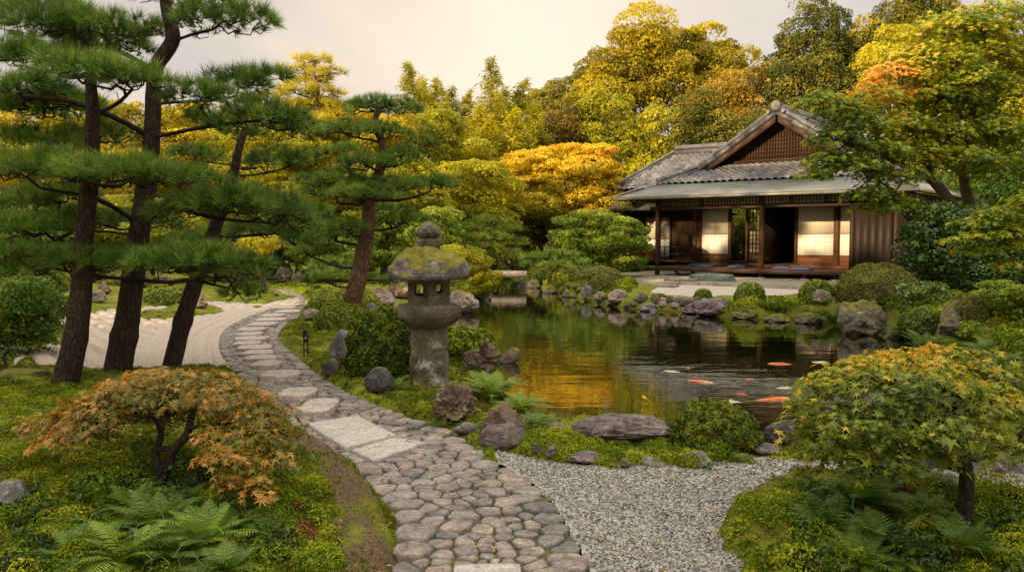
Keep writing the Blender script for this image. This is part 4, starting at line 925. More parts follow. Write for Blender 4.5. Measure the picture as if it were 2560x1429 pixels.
br_ = empty('stone_bridge', ((bp0[0]+bp1[0])/2, 27.2, 0), 0.0, 'grey stone slab footbridge over the narrow far end of the pond', 'bridge')
mb = MB(); hw = (bp1[0]-bp0[0])/2
n = 24; xs = np.linspace(-hw, hw, n)
for k in range(n-1): 
    z = bp0[2]+.02*(1-(xs[k]/hw)**2); mb.box(xs[k], xs[k+1]-.004, -.34, .34+.01*(k % 3), z-.20-.008*(k % 2), z+.004*(k % 3))
mb.build('span', STEPM, br_)
for s in (-1, 1):
    V, F = rockmesh(4, 200+s, 10, .1, .4); V = V/np.abs(V).max(0); mk('abutment', V*np.array([.32, .5, .42])+np.array([s*hw*.97, 0, -.22]), F, RK['dark'], br_, smooth=True)
# slim path marker lamp
p = at_px(765, 888); mk_ = empty('path_marker', p, 0.1, 'short black forked path light standing on the moss', 'path light')
m = M('black_metal'); BLK = m.done(m.bsdf((0.012, 0.011, 0.010), 0.45, 0.4)); m = M('light_glass'); LGS = m.done(m.bsdf((0.30, 0.28, 0.24), 0.4, 0.5))
mb = MB(); mb.box(-.03, .03, -.02, .02, .17, .31); mb.lathe([(.032, .31), (.034, .32), (.02, .33)], 12); mb.build('head', BLK, mk_)
for s in (-1, 1): mb = MB(); mb.box(s*.024-.007, s*.024+.007, -.012, .012, -.05, .17); mb.build('leg', BLK, mk_)
mb = MB(); mb.box(-.012, .012, -.0225, -.0205, .20, .235); mb.build('lens', LGS, mk_)
# ---- foliage primitives
LEAF = (np.array([(0, 0, 0), (.5, .27, .05), (1, 0, -.06), (.5, -.27, .05)])-[.5, 0, 0], np.array([(0, 2, 1), (0, 3, 2)]))
LEAFQ = (np.array([(-.5, 0, 0), (0, -.3, .06), (.5, 0, -.05), (0, .3, .06)]), np.array([(0, 1, 2, 3)]))
def leaves(P, N, size, jit=0.6, tpl=LEAFQ, rnd=None, sv=0.3):
    n = len(P); up = N+rng.normal(size=(n, 3))*jit
    return scatter(tpl[0], tpl[1], P, quatrot(n, up), size*np.exp(rng.normal(0, sv, n)), rng.random(n) if rnd is None else rnd)
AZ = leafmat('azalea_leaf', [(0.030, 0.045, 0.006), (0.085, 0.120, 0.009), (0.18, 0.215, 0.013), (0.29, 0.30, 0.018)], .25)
AZO = leafmat('azalea_olive_leaf', [(0.045, 0.045, 0.010), (0.09, 0.095, 0.013), (0.14, 0.145, 0.018), (0.19, 0.175, 0.022)], .25)
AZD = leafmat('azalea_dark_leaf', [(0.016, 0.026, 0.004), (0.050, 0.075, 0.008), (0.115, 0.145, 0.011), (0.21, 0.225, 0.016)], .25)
AZY = leafmat('azalea_yellow_leaf', [(0.04, 0.055, 0.007), (0.12, 0.15, 0.010), (0.23, 0.25, 0.014), (0.33, 0.32, 0.018)], .3)
def shrub(px, py, w, h, mat, label, leaf=0.035, n=None, dr=0.9, Y=None, lump=0.05, name='clipped_shrub', cat='shrub', fr=4.0, group=None, boxy=2.4, jit=.55):
    p = at_px(px, py, Y); rx = w/2000*p[1]/2; rz_ = h/2000*p[1]; ry = rx*dr; base = np.array([p[0], p[1]+ry*.9, p[2] if Y is not None else min(Hs(p[0], p[1]+ry*.9), p[2]+.05)])
    area = 2*pi*((rx*ry+rx*rz_+ry*rz_)/3); n = n or int(min(26000, area/(leaf*leaf*.3)*1.5))
    d = rng.normal(size=(n, 3)); d[:, 2] = np.abs(d[:, 2])-.15*rng.random(n); d /= np.linalg.norm(d, axis=1)[:, None]
    so = rng.uniform(0, 99)
    def shape(d):
        q = (np.abs(d)**boxy).sum(1)**(-1/boxy); k = q*(1+lump*fbm(d*fr+so, 4, 2)*1.3); return d*k[:, None]*np.array([rx, ry, rz_])
    e = shape(d); N = d/np.array([rx, ry, rz_]); N /= np.linalg.norm(N, axis=1)[:, None]
    P = e*(1-np.abs(rng.normal(0, .018, n)))[:, None]*(1+.01)
    tone = np.clip(.5+.35*noise(d*fr*2+so, 5)+rng.normal(0, .24, n)+.32*(N[:, 2]-.55), 0, 1)  # upward leaves toned lighter, light from above put into the colour
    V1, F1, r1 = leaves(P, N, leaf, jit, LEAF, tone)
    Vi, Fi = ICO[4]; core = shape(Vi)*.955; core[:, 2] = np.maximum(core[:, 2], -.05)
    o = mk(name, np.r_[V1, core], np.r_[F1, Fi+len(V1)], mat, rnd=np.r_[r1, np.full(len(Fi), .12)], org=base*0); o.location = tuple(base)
    tag(o, label, cat, group); return o
sh = shrub
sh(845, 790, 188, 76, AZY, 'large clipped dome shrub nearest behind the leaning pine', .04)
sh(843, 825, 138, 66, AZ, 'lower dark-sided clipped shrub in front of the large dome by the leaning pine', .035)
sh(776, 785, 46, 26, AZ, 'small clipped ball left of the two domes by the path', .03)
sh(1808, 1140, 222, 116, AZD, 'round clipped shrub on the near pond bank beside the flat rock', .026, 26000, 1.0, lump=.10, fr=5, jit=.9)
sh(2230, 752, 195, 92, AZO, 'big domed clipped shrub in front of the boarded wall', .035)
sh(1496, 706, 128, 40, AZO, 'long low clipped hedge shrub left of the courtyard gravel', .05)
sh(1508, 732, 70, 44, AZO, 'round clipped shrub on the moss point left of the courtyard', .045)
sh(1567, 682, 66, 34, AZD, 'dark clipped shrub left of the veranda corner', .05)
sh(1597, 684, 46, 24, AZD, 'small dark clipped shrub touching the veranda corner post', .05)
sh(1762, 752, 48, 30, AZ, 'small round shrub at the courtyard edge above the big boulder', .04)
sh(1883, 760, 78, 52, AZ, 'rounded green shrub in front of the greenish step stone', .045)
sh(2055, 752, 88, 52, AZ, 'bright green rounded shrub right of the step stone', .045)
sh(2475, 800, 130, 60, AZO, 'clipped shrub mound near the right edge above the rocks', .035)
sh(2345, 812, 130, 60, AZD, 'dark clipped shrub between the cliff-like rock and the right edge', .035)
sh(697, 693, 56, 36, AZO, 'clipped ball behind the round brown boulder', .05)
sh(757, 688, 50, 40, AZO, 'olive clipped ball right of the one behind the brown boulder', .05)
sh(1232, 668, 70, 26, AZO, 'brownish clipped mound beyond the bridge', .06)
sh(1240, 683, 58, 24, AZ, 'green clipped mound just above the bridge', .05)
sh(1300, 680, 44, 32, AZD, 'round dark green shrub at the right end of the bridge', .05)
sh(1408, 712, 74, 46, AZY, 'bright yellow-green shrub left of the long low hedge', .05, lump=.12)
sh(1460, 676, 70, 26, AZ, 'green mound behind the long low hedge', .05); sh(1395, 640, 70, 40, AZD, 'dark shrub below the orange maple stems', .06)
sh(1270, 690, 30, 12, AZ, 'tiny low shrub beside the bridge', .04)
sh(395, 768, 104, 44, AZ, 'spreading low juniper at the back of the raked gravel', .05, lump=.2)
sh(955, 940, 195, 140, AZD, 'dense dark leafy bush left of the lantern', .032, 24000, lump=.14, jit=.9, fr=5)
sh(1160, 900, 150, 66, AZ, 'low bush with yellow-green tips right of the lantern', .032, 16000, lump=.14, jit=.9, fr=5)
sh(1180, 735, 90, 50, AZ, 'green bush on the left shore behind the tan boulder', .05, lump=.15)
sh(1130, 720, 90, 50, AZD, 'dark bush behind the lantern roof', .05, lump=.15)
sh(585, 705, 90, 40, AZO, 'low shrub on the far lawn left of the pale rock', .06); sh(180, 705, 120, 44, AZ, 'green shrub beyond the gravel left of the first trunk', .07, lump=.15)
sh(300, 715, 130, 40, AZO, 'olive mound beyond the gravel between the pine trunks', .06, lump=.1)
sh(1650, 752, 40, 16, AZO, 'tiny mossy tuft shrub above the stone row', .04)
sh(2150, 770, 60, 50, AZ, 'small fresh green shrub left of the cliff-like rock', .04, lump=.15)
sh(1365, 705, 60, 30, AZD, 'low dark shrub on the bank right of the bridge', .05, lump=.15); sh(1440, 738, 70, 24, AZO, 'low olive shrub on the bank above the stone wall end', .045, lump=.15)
# ================================================================== TREES
def barkmat(name, c1, c2, sc=9, d=0.02, mosst=0.0):
    m = M(name); wob = m.n('ShaderNodeVectorMath', operation='ADD'); m.L(m.c.outputs['Object'], wob.inputs[0]); nn = m.n('ShaderNodeTexNoise'); nn.inputs['Scale'].default_value = 7; nn.inputs['Detail'].default_value = 4; m.L(m.c.outputs['Object'], nn.inputs[0])
    sc_ = m.n('ShaderNodeVectorMath', operation='SCALE'); m.L(nn.outputs[1], sc_.inputs[0]); sc_.inputs[3].default_value = .10; m.L(sc_.outputs[0], wob.inputs[1])
    v = m.vor(sc*2.2, sc=(1, 1, 0.30), feat='DISTANCE_TO_EDGE', vec=wob.outputs[0]); n = m.noise(sc*2.6, 7, 0.75, sc=(1, 1, 0.22), vec=wob.outputs[0])
    c = m.ramp(n, [(0.32, c1), (0.68, c2)]); c = m.mix(0.5, c, m.ramp(v.outputs['Distance'], [(0.0, 0.25), (0.15, 1.1)]), 'MULTIPLY'); c = m.mix(.6, c, m.ramp(m.noise(3, 4), [(.35, .5), (.65, 1.3)]), 'MULTIPLY')
    if mosst: c = m.mix(m.ramp(m.noise(2.5, 4), [(0.5, 0), (0.65, mosst)]), c, (0.06, 0.065, 0.015))
    h = m.math('ADD', m.ramp(v.outputs['Distance'], [(0.0, 0.0), (0.2, .6)]), m.math('MULTIPLY', n, 1.0))
    return m.done(m.bsdf(c, 0.85, 0.2, m.bump(h, 1.0, d)))
BK = barkmat('pine_bark', (0.022, 0.014, 0.010), (0.105, 0.065, 0.045), 11, .03, .25)
BKR = barkmat('red_pine_bark', (0.09, 0.045, 0.028), (0.26, 0.14, 0.08), 9, .03)
BKT = barkmat('twig_bark', (0.018, 0.012, 0.009), (0.055, 0.038, 0.028), 14, .008)
BKM = barkmat('maple_bark', (0.045, 0.035, 0.022), (0.12, 0.095, 0.065), 12, .008, .4)
BKG = barkmat('pale_bark', (0.12, 0.085, 0.05), (0.28, 0.20, 0.12), 9, .01)
def sweep(pts, rad, n=20, bumpy=0.0, seed=0, f=9.0, collars=()):
    """one smooth trunk along a spline"""
    P = spline(pts, 8); R = np.interp(np.linspace(0, 1, len(P)), np.linspace(0, 1, len(rad)), rad)
    s = np.r_[0, np.cumsum(np.linalg.norm(np.diff(P, axis=0), axis=1))]; ns = max(12, int(s[-1]/.045)); q = np.linspace(0, s[-1], ns)
    P = np.c_[[np.interp(q, s, P[:, k]) for k in range(3)]].T; R = np.interp(q, s, R)
    for zc, a in collars: R = R*(1+a*np.exp(-((q-zc)/.07)**2))
    T = np.gradient(P, axis=0); T /= np.linalg.norm(T, axis=1)[:, None]; x = np.cross(T, (0, 1, 0.01)); x /= np.linalg.norm(x, axis=1)[:, None]; y = np.cross(T, x)
    a = np.arange(n)*2*pi/n; V = P[:, None]+R[:, None, None]*(x[:, None]*np.cos(a)[None, :, None]+y[:, None]*np.sin(a)[None, :, None]); V = V.reshape(-1, 3)
    if bumpy:
        C = np.repeat(P, n, 0); d = V-C; V = C+d*(1+bumpy*fbm(np.c_[V[:, 0]*f, V[:, 1]*f, V[:, 2]*f*.4]+seed, 3, 4)+bumpy*.8*noise(V*2.2+seed, 8))[:, None]
    F = np.array([(i*n+j, i*n+(j+1) % n, (i+1)*n+(j+1) % n, (i+1)*n+j) for i in range(ns-1) for j in range(n)]); return V, F, P, R
class Grow:
    """skeleton: nodes + parents; targets are joined to the nearest limb"""
    def __init__(s, seed=0): s.p = np.zeros((40000, 3)); s.par = np.full(40000, -1); s.fix = np.zeros(40000, bool); s.pl = np.zeros(40000); s.n = 0; s.tips = []; s.r = np.random.default_rng(seed)
    def node(s, p, par, fix=False):
        i = s.n; s.p[i] = p; s.par[i] = par; s.fix[i] = fix; s.pl[i] = 0 if par < 0 else s.pl[par]+np.linalg.norm(s.p[i]-s.p[par]); s.n += 1; return i
    def line(s, pts, par=-1, fix=False, step=0.18):
        P = spline(pts, 6); L = np.r_[0, np.cumsum(np.linalg.norm(np.diff(P, axis=0), axis=1))]; n = max(2, int(L[-1]/step)+1); q = np.linspace(0, L[-1], n)
        P = np.c_[[np.interp(q, L, P[:, k]) for k in range(3)]].T; ids = []
        for k, p in enumerate(P):
            if k == 0 and par >= 0: continue
            par = s.node(p, par, fix); ids.append(par)
        return ids
    def near(s, p): return int(np.argmin(((s.p[:s.n]-p)**2).sum(1)))
    def limb(s, a, c, wig=0.12, sag=0.0, step=0.15):
        """limb from skeleton node a to point c with wiggles"""
        p0 = s.p[a]; d = np.array(c)-p0; L = np.linalg.norm(d); k = max(3, int(L/.45)+2); pts = []
        for t in np.linspace(0, 1, k):
            q = p0+d*t; q = q+(0 if t in (0, 1) else 1)*s.r.normal(0, wig*L/k**.5*.6, 3)*[1, 1, .6]; q[2] += -sag*L*sin(pi*t); pts.append(q)
        pts[0] = p0; pts[-1] = np.array(c); return s.line(pts, a, False, step)
    def attach(s, T, step=0.12, w=0.35, jit=0.25, down=0.0):
        T = np.array(T); d0 = np.array([((s.p[:s.n]-t)**2).sum(1).min() for t in T]); 
        for k in np.argsort(d0):
            t = T[k]; D = s.p[:s.n]-t; D = D*[1, 1, 1.25]; d = np.sqrt((D**2).sum(1)); i = int(np.argmin(d+w*s.pl[:s.n]*.35)); 
            L = d[i]; m_ = int(L/step); a = i; p0 = s.p[i].copy()
            for j in range(1, m_+1):
                u = j/(m_+1); q = p0+(t-p0)*u+s.r.normal(0, jit*step, 3); q[2] -= down*L*sin(pi*u); a = s.node(q, a)
            s.tips.append(s.node(t, a))
    def mesh(s, tip=0.004, pw=2.3, rmax=0.09, sides=5, skipfix=True):
        n = s.n; cnt = np.zeros(n); ch = np.zeros(n, int)
        for i in range(n):
            if s.par[i] >= 0: ch[s.par[i]] += 1
        cnt[ch[:n] == 0] = 1
        for i in range(n-1, -1, -1):
            if s.par[i] >= 0: cnt[s.par[i]] += cnt[i]
        R = np.minimum(tip*cnt**(1/pw), rmax); e = np.array([i for i in range(n) if s.par[i] >= 0 and not (skipfix and s.fix[i])]); q = s.par[e]
        A, B = s.p[q], s.p[e]; d = B-A; d /= np.linalg.norm(d, axis=1)[:, None]+1e-9; ref = np.where(np.abs(d[:, 2:3]) > .9, [[1, 0, 0]], [[0, 0, 1]]); x = np.cross(d, ref); x /= np.linalg.norm(x, axis=1)[:, None]; y = np.cross(d, x)
        ra = np.minimum(R[q], R[e]*1.25); rb = R[e]; a = np.arange(sides)*2*pi/sides; ca, sa = np.cos(a), np.sin(a)
        ring = x[:, None]*ca[None, :, None]+y[:, None]*sa[None, :, None]
        V = np.concatenate([A[:, None]+ring*ra[:, None, None], B[:, None]+d[:, None]*(rb*.5)[:, None, None]+ring*rb[:, None, None]], 1)
        k = np.arange(sides); f = np.c_[k, (k+1) % sides, sides+(k+1) % sides, sides+k]; F = f[None]+(np.arange(len(e))*2*sides)[:, None, None]
        return V.reshape(-1, 3), F.reshape(-1, 4)
def tuft(n, spread=(0.12, 1.25), w=0.017, seed=0, up=0.0):
    r = np.random.default_rng(seed); th = r.uniform(spread[0], spread[1], n); ph = r.uniform(0, 2*pi, n); L = r.uniform(.65, 1.0, n)
    d = np.c_[np.sin(th)*np.cos(ph), np.sin(th)*np.sin(ph), np.cos(th)]; s = np.cross(d, r.normal(size=(n, 3))); s /= np.linalg.norm(s, axis=1)[:, None]
    b = d*.06*r.uniform(0, 1.5, n)[:, None]; b[:, 2] -= r.uniform(0, .35, n)*.6
    V = np.stack([b-s*w, b+s*w, b+d*L[:, None]], 1).reshape(-1, 3); return V, np.arange(3*n).reshape(n, 3)
PN = leafmat('pine_needle', [(0.014, 0.030, 0.006), (0.055, 0.105, 0.014), (0.12, 0.19, 0.024), (0.23, 0.30, 0.045)], .25, spec=.35, rough=.45, bamt=.3)
PNM = leafmat('young_pine_needle', [(0.016, 0.036, 0.006), (0.06, 0.115, 0.014), (0.13, 0.20, 0.022), (0.23, 0.30, 0.035)], .25, spec=.35, rough=.45, bamt=.3)
PNG = leafmat('golden_pine_needle', [(0.14, 0.13, 0.012), (0.28, 0.25, 0.018), (0.42, 0.35, 0.022), (0.55, 0.44, 0.03)], .3)
PNL = leafmat('light_pine_needle', [(0.045, 0.075, 0.010), (0.10, 0.15, 0.016), (0.18, 0.23, 0.022), (0.28, 0.31, 0.03)], .3)
TUF = [tuft(38, seed=k) for k in range(4)]
TUFS = [tuft(18, (0.1, 1.35), .028, seed=10+k) for k in range(3)]
def padpoints(c, r, n, dome=0.85):
    """tuft spots over a flattened pad: mostly on its upper skin"""
    a = rng.uniform(0, 2*pi, n); q = np.sqrt(rng.random(n)); wob = 1+.18*np.sin(a*3+rng.uniform(0, 6))+.12*np.sin(a*5+rng.uniform(0, 6))
    x = np.cos(a)*q*wob; y = np.sin(a)*q*wob; z = np.sqrt(np.maximum(0, 1-q*q))*rng.uniform(dome-.75, 1.05, n)+.15*noise(np.c_[x*2.2+c[0]*3, y*2.2], 5)
    N = np.c_[x*.9, y*.9, np.full(n, .55)+z*.6]; return np.array(c)+np.c_[x, y, z]*r, N/np.linalg.norm(N, axis=1)[:, None]
def pine(name, label, trunk, rad, pads, ntuft, nl, mat=PN, tufs=TUF, bark=BK, collars=(), limbs=(), cat='pine tree', group=None, seed=1, twig=.0045, rmax=.07, sides=5, lead=None, density=1.0, tone=.5, bumpy=.06, tn=24):
    base = trunk[0]; root = empty(name, base, 0, label, cat, group)
    V, F, P, R = sweep(trunk, rad, tn, bumpy, seed*7.0, collars=collars); g = Grow(seed)
    mk('trunk', V, F, bark, root, smooth=True, org=base)
    ids = g.line(trunk, -1, True, .12)
    for lm in limbs:  # explicit limbs, points in world space, first one on the trunk
        a = g.near(np.array(lm[0])); g.line([g.p[a]]+[np.array(q) for q in lm[1:]], a, False, .14)
    PT, NT = [], []
    for (c, r) in pads:
        c = np.array(c, float); D = g.p[:g.n]-c; hd = np.hypot(D[:, 0], D[:, 1]); cost = hd*.9+np.abs(D[:, 2]+.22*hd)*1.4+.15*g.pl[:g.n]; a = int(np.argmin(cost))
        if np.linalg.norm(g.p[a]-c) > .3*r[0]: g.limb(a, c-np.array([0, 0, r[2]*.35]), .16, .04)
        n = max(10, int(ntuft*r[0]*r[1]*density)); p, N = padpoints(c, np.array(r), n); PT.append(p); NT.append(N)
        k = max(5, int(n*.38)); T = p[:k]-N[:k]*nl*.35; T[:, 2] -= .03
        g.attach(T, .13, .25, .28, .02)
    V, F = g.mesh(twig, 2.25, rmax, sides); mk('branchwork', V, F, BKT, root, smooth=True, org=base)
    PT, NT = np.concatenate(PT), np.concatenate(NT); VV, FF, RR = [], [], []; off = 0; idx = rng.integers(0, len(tufs), len(PT))
    for k, (tv, tf) in enumerate(tufs):
        s = idx == k
        if not s.any(): continue
        m_ = s.sum(); ton = np.clip(tone+.28*noise(PT[s]*2.5, 3)+rng.normal(0, .16, m_), 0, 1)
        v, f, r = scatter(tv, tf, PT[s], quatrot(m_, NT[s]+rng.normal(0, .22, (m_, 3))), nl*rng.uniform(.75, 1.2, m_), ton); r = np.clip(r+rng.normal(0, .2, len(r)), 0, 1)
        VV.append(v); FF.append(f+off); RR.append(r); off += len(v)
    mk('foliage', np.concatenate(VV), np.concatenate(FF), mat, root, rnd=np.concatenate(RR), org=base)
    return root
PZ = [1.3]
def pads_px(lst, Y, f=1.0):
    """(px, py, half width px, half height px, depth offset)"""
    out = []
    for cx, cy, rx, ry, dy in lst:
        c = Wp(cx, cy, Y+dy); s = (Y+dy)/2000; out.append((c-[0, 0, ry*s*.5], (rx*s, rx*s*.75*f, ry*s*PZ[0])))
    return out
def tr_px(lst, Y0, dy=None):
    return [Wp(px, py, Y0+(0 if dy is None else dy[k])) for k, (px, py) in enumerate(lst)]
def onground(p, s=.06):
    p = np.array(p, float); p[2] = Hs(p[0], p[1])-s; return p
# ---- the three near pines on the left
YB = 8.9
tB = tr_px([(292, 935), (318, 800), (340, 640), (358, 520), (374, 400), (382, 300), (384, 230), (392, 165), (432, 100), (418, 30), (400, -60)], YB)
tB[0] = onground(tB[0])
padB = pads_px([(560, 45, 125, 42, -.2), (470, -30, 150, 45, .3), (210, 65, 190, 45, .2), (90, 20, 120, 40, .5), (330, 190, 110, 34, -.9), (205, 165, 110, 44, -1.2), (60, 215, 120, 36, -.4),
                 (590, 205, 90, 36, .5), (650, 185, 70, 26, .8), (640, 290, 140, 46, -.5), (500, 235, 100, 34, -.7), (730, 315, 60, 30, -.2), (110, 260, 160, 34, .3),
                 (110, 415, 165, 52, -1.0), (300, 425, 160, 42, -1.3), (430, 440, 110, 36, -.9), (560, 500, 130, 42, -.8), (670, 515, 120, 46, -.3), (730, 545, 60, 30, .2), (470, 520, 90, 30, -.3),
                 (60, 500, 100, 30, .6), (480, 640, 130, 40, -1.3), (590, 660, 90, 40, -1.0), (390, 655, 90, 34, -1.4), (610, 725, 60, 28, -.6), (240, 640, 120, 36, -.6), (90, 650, 110, 40, .2)], YB)
W3 = lambda *a: [Wp(*q) for q in a]
limB = [W3((380, 335, 8.9), (300, 300, 8.7), (180, 255, 8.4), (60, 240, 8.2)), W3((382, 340, 8.9), (450, 330, 8.7), (560, 310, 8.4), (680, 300, 8.3)), W3((350, 550, 8.9), (250, 500, 8.5), (100, 470, 8.0)),
        W3((352, 555, 8.9), (430, 520, 8.6), (540, 545, 8.3), (690, 560, 8.5)), W3((335, 700, 8.9), (420, 705, 8.4), (480, 700, 8.0), (570, 720, 7.9)), W3((330, 700, 8.9), (240, 690, 8.6), (130, 670, 8.6)),
        W3((432, 100, 8.9), (470, 90, 8.8), (530, 75, 8.7)), W3((392, 165, 8.9), (300, 130, 8.9), (210, 100, 9.0), (140, 50, 9.2)), W3((432, 100, 8.9), (445, 50, 8.9), (500, 0, 9.1))]
pine('black_pine', 'tallest near black pine, the middle of the three trunks at left', tB, [.15, .13, .115, .105, .097, .086, .08, .078, .082, .065, .045], padB, 640, .168, limbs=limB, seed=1, collars=((.45, .14), (2.1, .12), (1.35, .06)), twig=.0044)
YA = 8.15
tA = tr_px([(158, 972), (190, 840), (205, 700), (213, 560), (228, 430), (232, 300), (226, 200), (215, 120)], YA); tA[0] = onground(tA[0])
padA = pads_px([(90, 345, 120, 30, 1.2), (250, 330, 110, 28, 1.5), (130, 140, 120, 36, 1.0), (270, 110, 100, 34, 1.2), (60, 560, 110, 34, .8), (170, 545, 120, 30, 1.2), (330, 545, 110, 28, 1.4), (60, 130, 100, 36, .4), (150, 480, 100, 26, 1.0), (10, 620, 80, 30, .4), (170, 650, 100, 30, .6)], YA)
pine('black_pine', 'left black pine of the three near trunks, bending near its foot', tA, [.135, .115, .10, .09, .08, .068, .05, .035], padA, 580, .16, seed=2, collars=((.55, .14), (1.7, .08)), group=None)
YC = 9.3
tC = tr_px([(422, 930), (455, 810), (480, 730), (520, 620), (555, 520), (585, 430), (598, 370), (618, 310)], YC); tC[0] = onground(tC[0])
padC = pads_px([(700, 395, 85, 30, -.2), (640, 400, 50, 20, .5), (770, 520, 60, 30, .3), (600, 330, 60, 24, .4), (660, 570, 100, 26, .5), (520, 590, 90, 24, .6), (740, 590, 60, 24, .2), (490, 380, 70, 22, .8)], YC)
limC = [W3((580, 440, 9.3), (555, 420, 9.2), (535, 400, 9.2), (560, 380, 9.3)), W3((582, 435, 9.3), (640, 437, 9.2), (700, 425, 9.1), (760, 400, 9.1)), W3((530, 590, 9.3), (600, 590, 9.5), (680, 585, 9.7))]
pine('black_pine', 'thinnest of the three near black pines, slanting to the right', tC, [.115, .10, .09, .082, .07, .055, .045, .03], padC, 600, .15, limbs=limC, seed=3, collars=((.7, .14), (1.5, .08)), twig=.004)
# ---- middle cloud pruned pine
YM = 13.1
tM = tr_px([(862, 830), (885, 740), (905, 650), (920, 560), (925, 490), (948, 430), (958, 370), (940, 310), (945, 265)], YM); tM[0] = onground(tM[0])
padM = pads_px([(950, 262, 100, 28, 0), (870, 318, 75, 22, -.2), (950, 322, 70, 22, -.6), (1045, 352, 48, 26, .1), (1010, 385, 62, 24, -.2), (860, 372, 50, 16, .6), (930, 402, 85, 20, -.5), (840, 445, 90, 26, -.2), (790, 470, 60, 20, .2), (900, 480, 100, 26, -.8),
                 (985, 460, 80, 22, -.4), (1075, 455, 62, 24, .2), (1110, 450, 30, 14, .4), (840, 580, 80, 24, .4), (780, 620, 60, 24, .2), (870, 560, 60, 18, -.4), (1000, 545, 70, 20, .5), (960, 520, 60, 16, .6), (815, 690, 50, 16, -.4), (780, 560, 60, 20, .5), (760, 600, 50, 18, .7), (990, 690, 40, 14, .6), (960, 705, 34, 10, .4)], YM)
limM = [W3((925, 548, 13.1), (985, 560, 13.0), (1015, 610, 12.9), (1060, 650, 12.9)), W3((925, 500, 13.1), (880, 510, 12.9), (800, 500, 12.9)), W3((925, 500, 13.1), (1000, 500, 12.9), (1060, 485, 13.1)), W3((905, 660, 13.1), (860, 670, 13.0), (800, 650, 13.1)), W3((900, 695, 13.1), (940, 700, 13.1), (980, 700, 13.4))]
pine('garden_pine', 'cloud-pruned leaning pine in the middle, behind the clipped domes', tM, [.17, .15, .135, .115, .10, .085, .07, .055, .035], padM, 900, .120, PNM, limbs=limM, seed=4, collars=((.9, .12), (1.9, .1)), bark=BKR, twig=.005)
# ---- maples
def mleaf(l=7, notch=.34, droop=.16):
    V = [(0, 0, 0)]; angs = np.linspace(-2.25, 2.25, l); Ls = 1-.5*(np.abs(angs)/2.25)**1.4; F = []
    pts = []
    for k, (a, L) in enumerate(zip(angs, Ls)):
        pts.append((a, L, -droop*L*L)); 
        if k < l-1: am = (a+angs[k+1])/2; pts.append((am, notch*(L+Ls[k+1])/2, .03))
    pts = [(-2.75, .16, 0)]+pts+[(2.75, .16, 0)]
    for a, L, z in pts: V.append((cos(a)*L, sin(a)*L, z))
    for k in range(1, len(pts)): F.append((0, k, k+1))
    return np.array(V), np.array(F)
MLF = [mleaf(7, .34, .18), mleaf(5, .36, .28), mleaf(7, .30, .05)]
MLS = [mleaf(5, .40, .15)]
def limbmesh(mb_trunks, root, bark, org):
    VV, FF, o = [], [], 0
    for pts, rad in mb_trunks:
        V, F, _, _ = sweep(pts, rad, 14, .05, o*.01, f=12); VV.append(V); FF.append(F+o); o += len(V)
    return mk('trunk', np.concatenate(VV), np.concatenate(FF), bark, root, smooth=True, org=org)
def maple(name, label, trunks, layers, nleaf, ls, mat, bark=BKM, tpl=MLF, seed=5, twig=.0022, rmax=.03, cat='maple tree', tonef=None, jit=.35, tipn=.10, group=None, sides=5, flat=.35, step=.10, att=None):
    base = np.array(trunks[0][0][0], float); root = empty(name, base, 0, label, cat, group); limbmesh(trunks, root, bark, base); g = Grow(seed)
    for k, (pts, rad) in enumerate(trunks):
        if k == 0: g.line(pts, -1, True, .06)
        else: a = g.near(np.array(pts[0])); g.line([g.p[a]]+list(pts[1:]), a, True, .06)
    P = []; NN = []
    for c, r in layers:
        n = max(6, int(nleaf*r[0]*r[1])); a = rng.uniform(0, 2*pi, n); q = np.sqrt(rng.random(n)); wob = 1+.2*np.sin(a*3+rng.uniform(0, 6))+.12*np.sin(a*7+rng.uniform(0, 6))
        x, y = np.cos(a)*q*wob, np.sin(a)*q*wob; z = (1-q*q)*.6-.35*q+rng.normal(0, .22, n); P.append(np.array(c)+np.c_[x, y, z]*np.array(r)); N = np.c_[x*.7, y*.7, np.full(n, 1.0)]; NN.append(N)
    P = np.concatenate(P); NN = np.concatenate(NN)
    k = rng.random(len(P)) < tipn; T = P[k]; T = T[:att] if att else T; g.attach(T-[0, 0, ls*.2], step, .30, .25, -.03)
    V, F = g.mesh(twig, 2.3, rmax, sides); mk('branchwork', V, F, bark, root, smooth=True, org=base)
    idx = rng.integers(0, len(tpl), len(P)); VV, FF, RR, off = [], [], [], 0
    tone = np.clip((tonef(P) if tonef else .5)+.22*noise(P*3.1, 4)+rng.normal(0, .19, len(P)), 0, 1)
    for j, (tv, tf) in enumerate(tpl):
        s = idx == j; m_ = s.sum()
        if not m_: continue
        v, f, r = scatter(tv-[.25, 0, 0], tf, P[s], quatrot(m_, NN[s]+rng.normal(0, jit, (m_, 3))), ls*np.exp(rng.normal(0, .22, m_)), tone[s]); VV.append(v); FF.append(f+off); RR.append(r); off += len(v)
    mk('foliage', np.concatenate(VV), np.concatenate(FF), mat, root, rnd=np.concatenate(RR), org=base); return root
MO = leafmat('orange_maple_leaf', [(0.06, 0.065, 0.010), (0.15, 0.12, 0.018), (0.28, 0.16, 0.030), (0.42, 0.18, 0.035), (0.50, 0.25, 0.075)], .35, rough=.5)
MOG = leafmat('turning_maple_leaf', [(0.045, 0.065, 0.010), (0.11, 0.145, 0.012), (0.22, 0.225, 0.016), (0.46, 0.29, 0.026), (0.52, 0.21, 0.032)], .35, rough=.5)
MG = leafmat('green_maple_leaf', [(0.040, 0.065, 0.006), (0.10, 0.15, 0.009), (0.20, 0.24, 0.012), (0.36, 0.32, 0.016), (0.50, 0.24, 0.03)], .38)
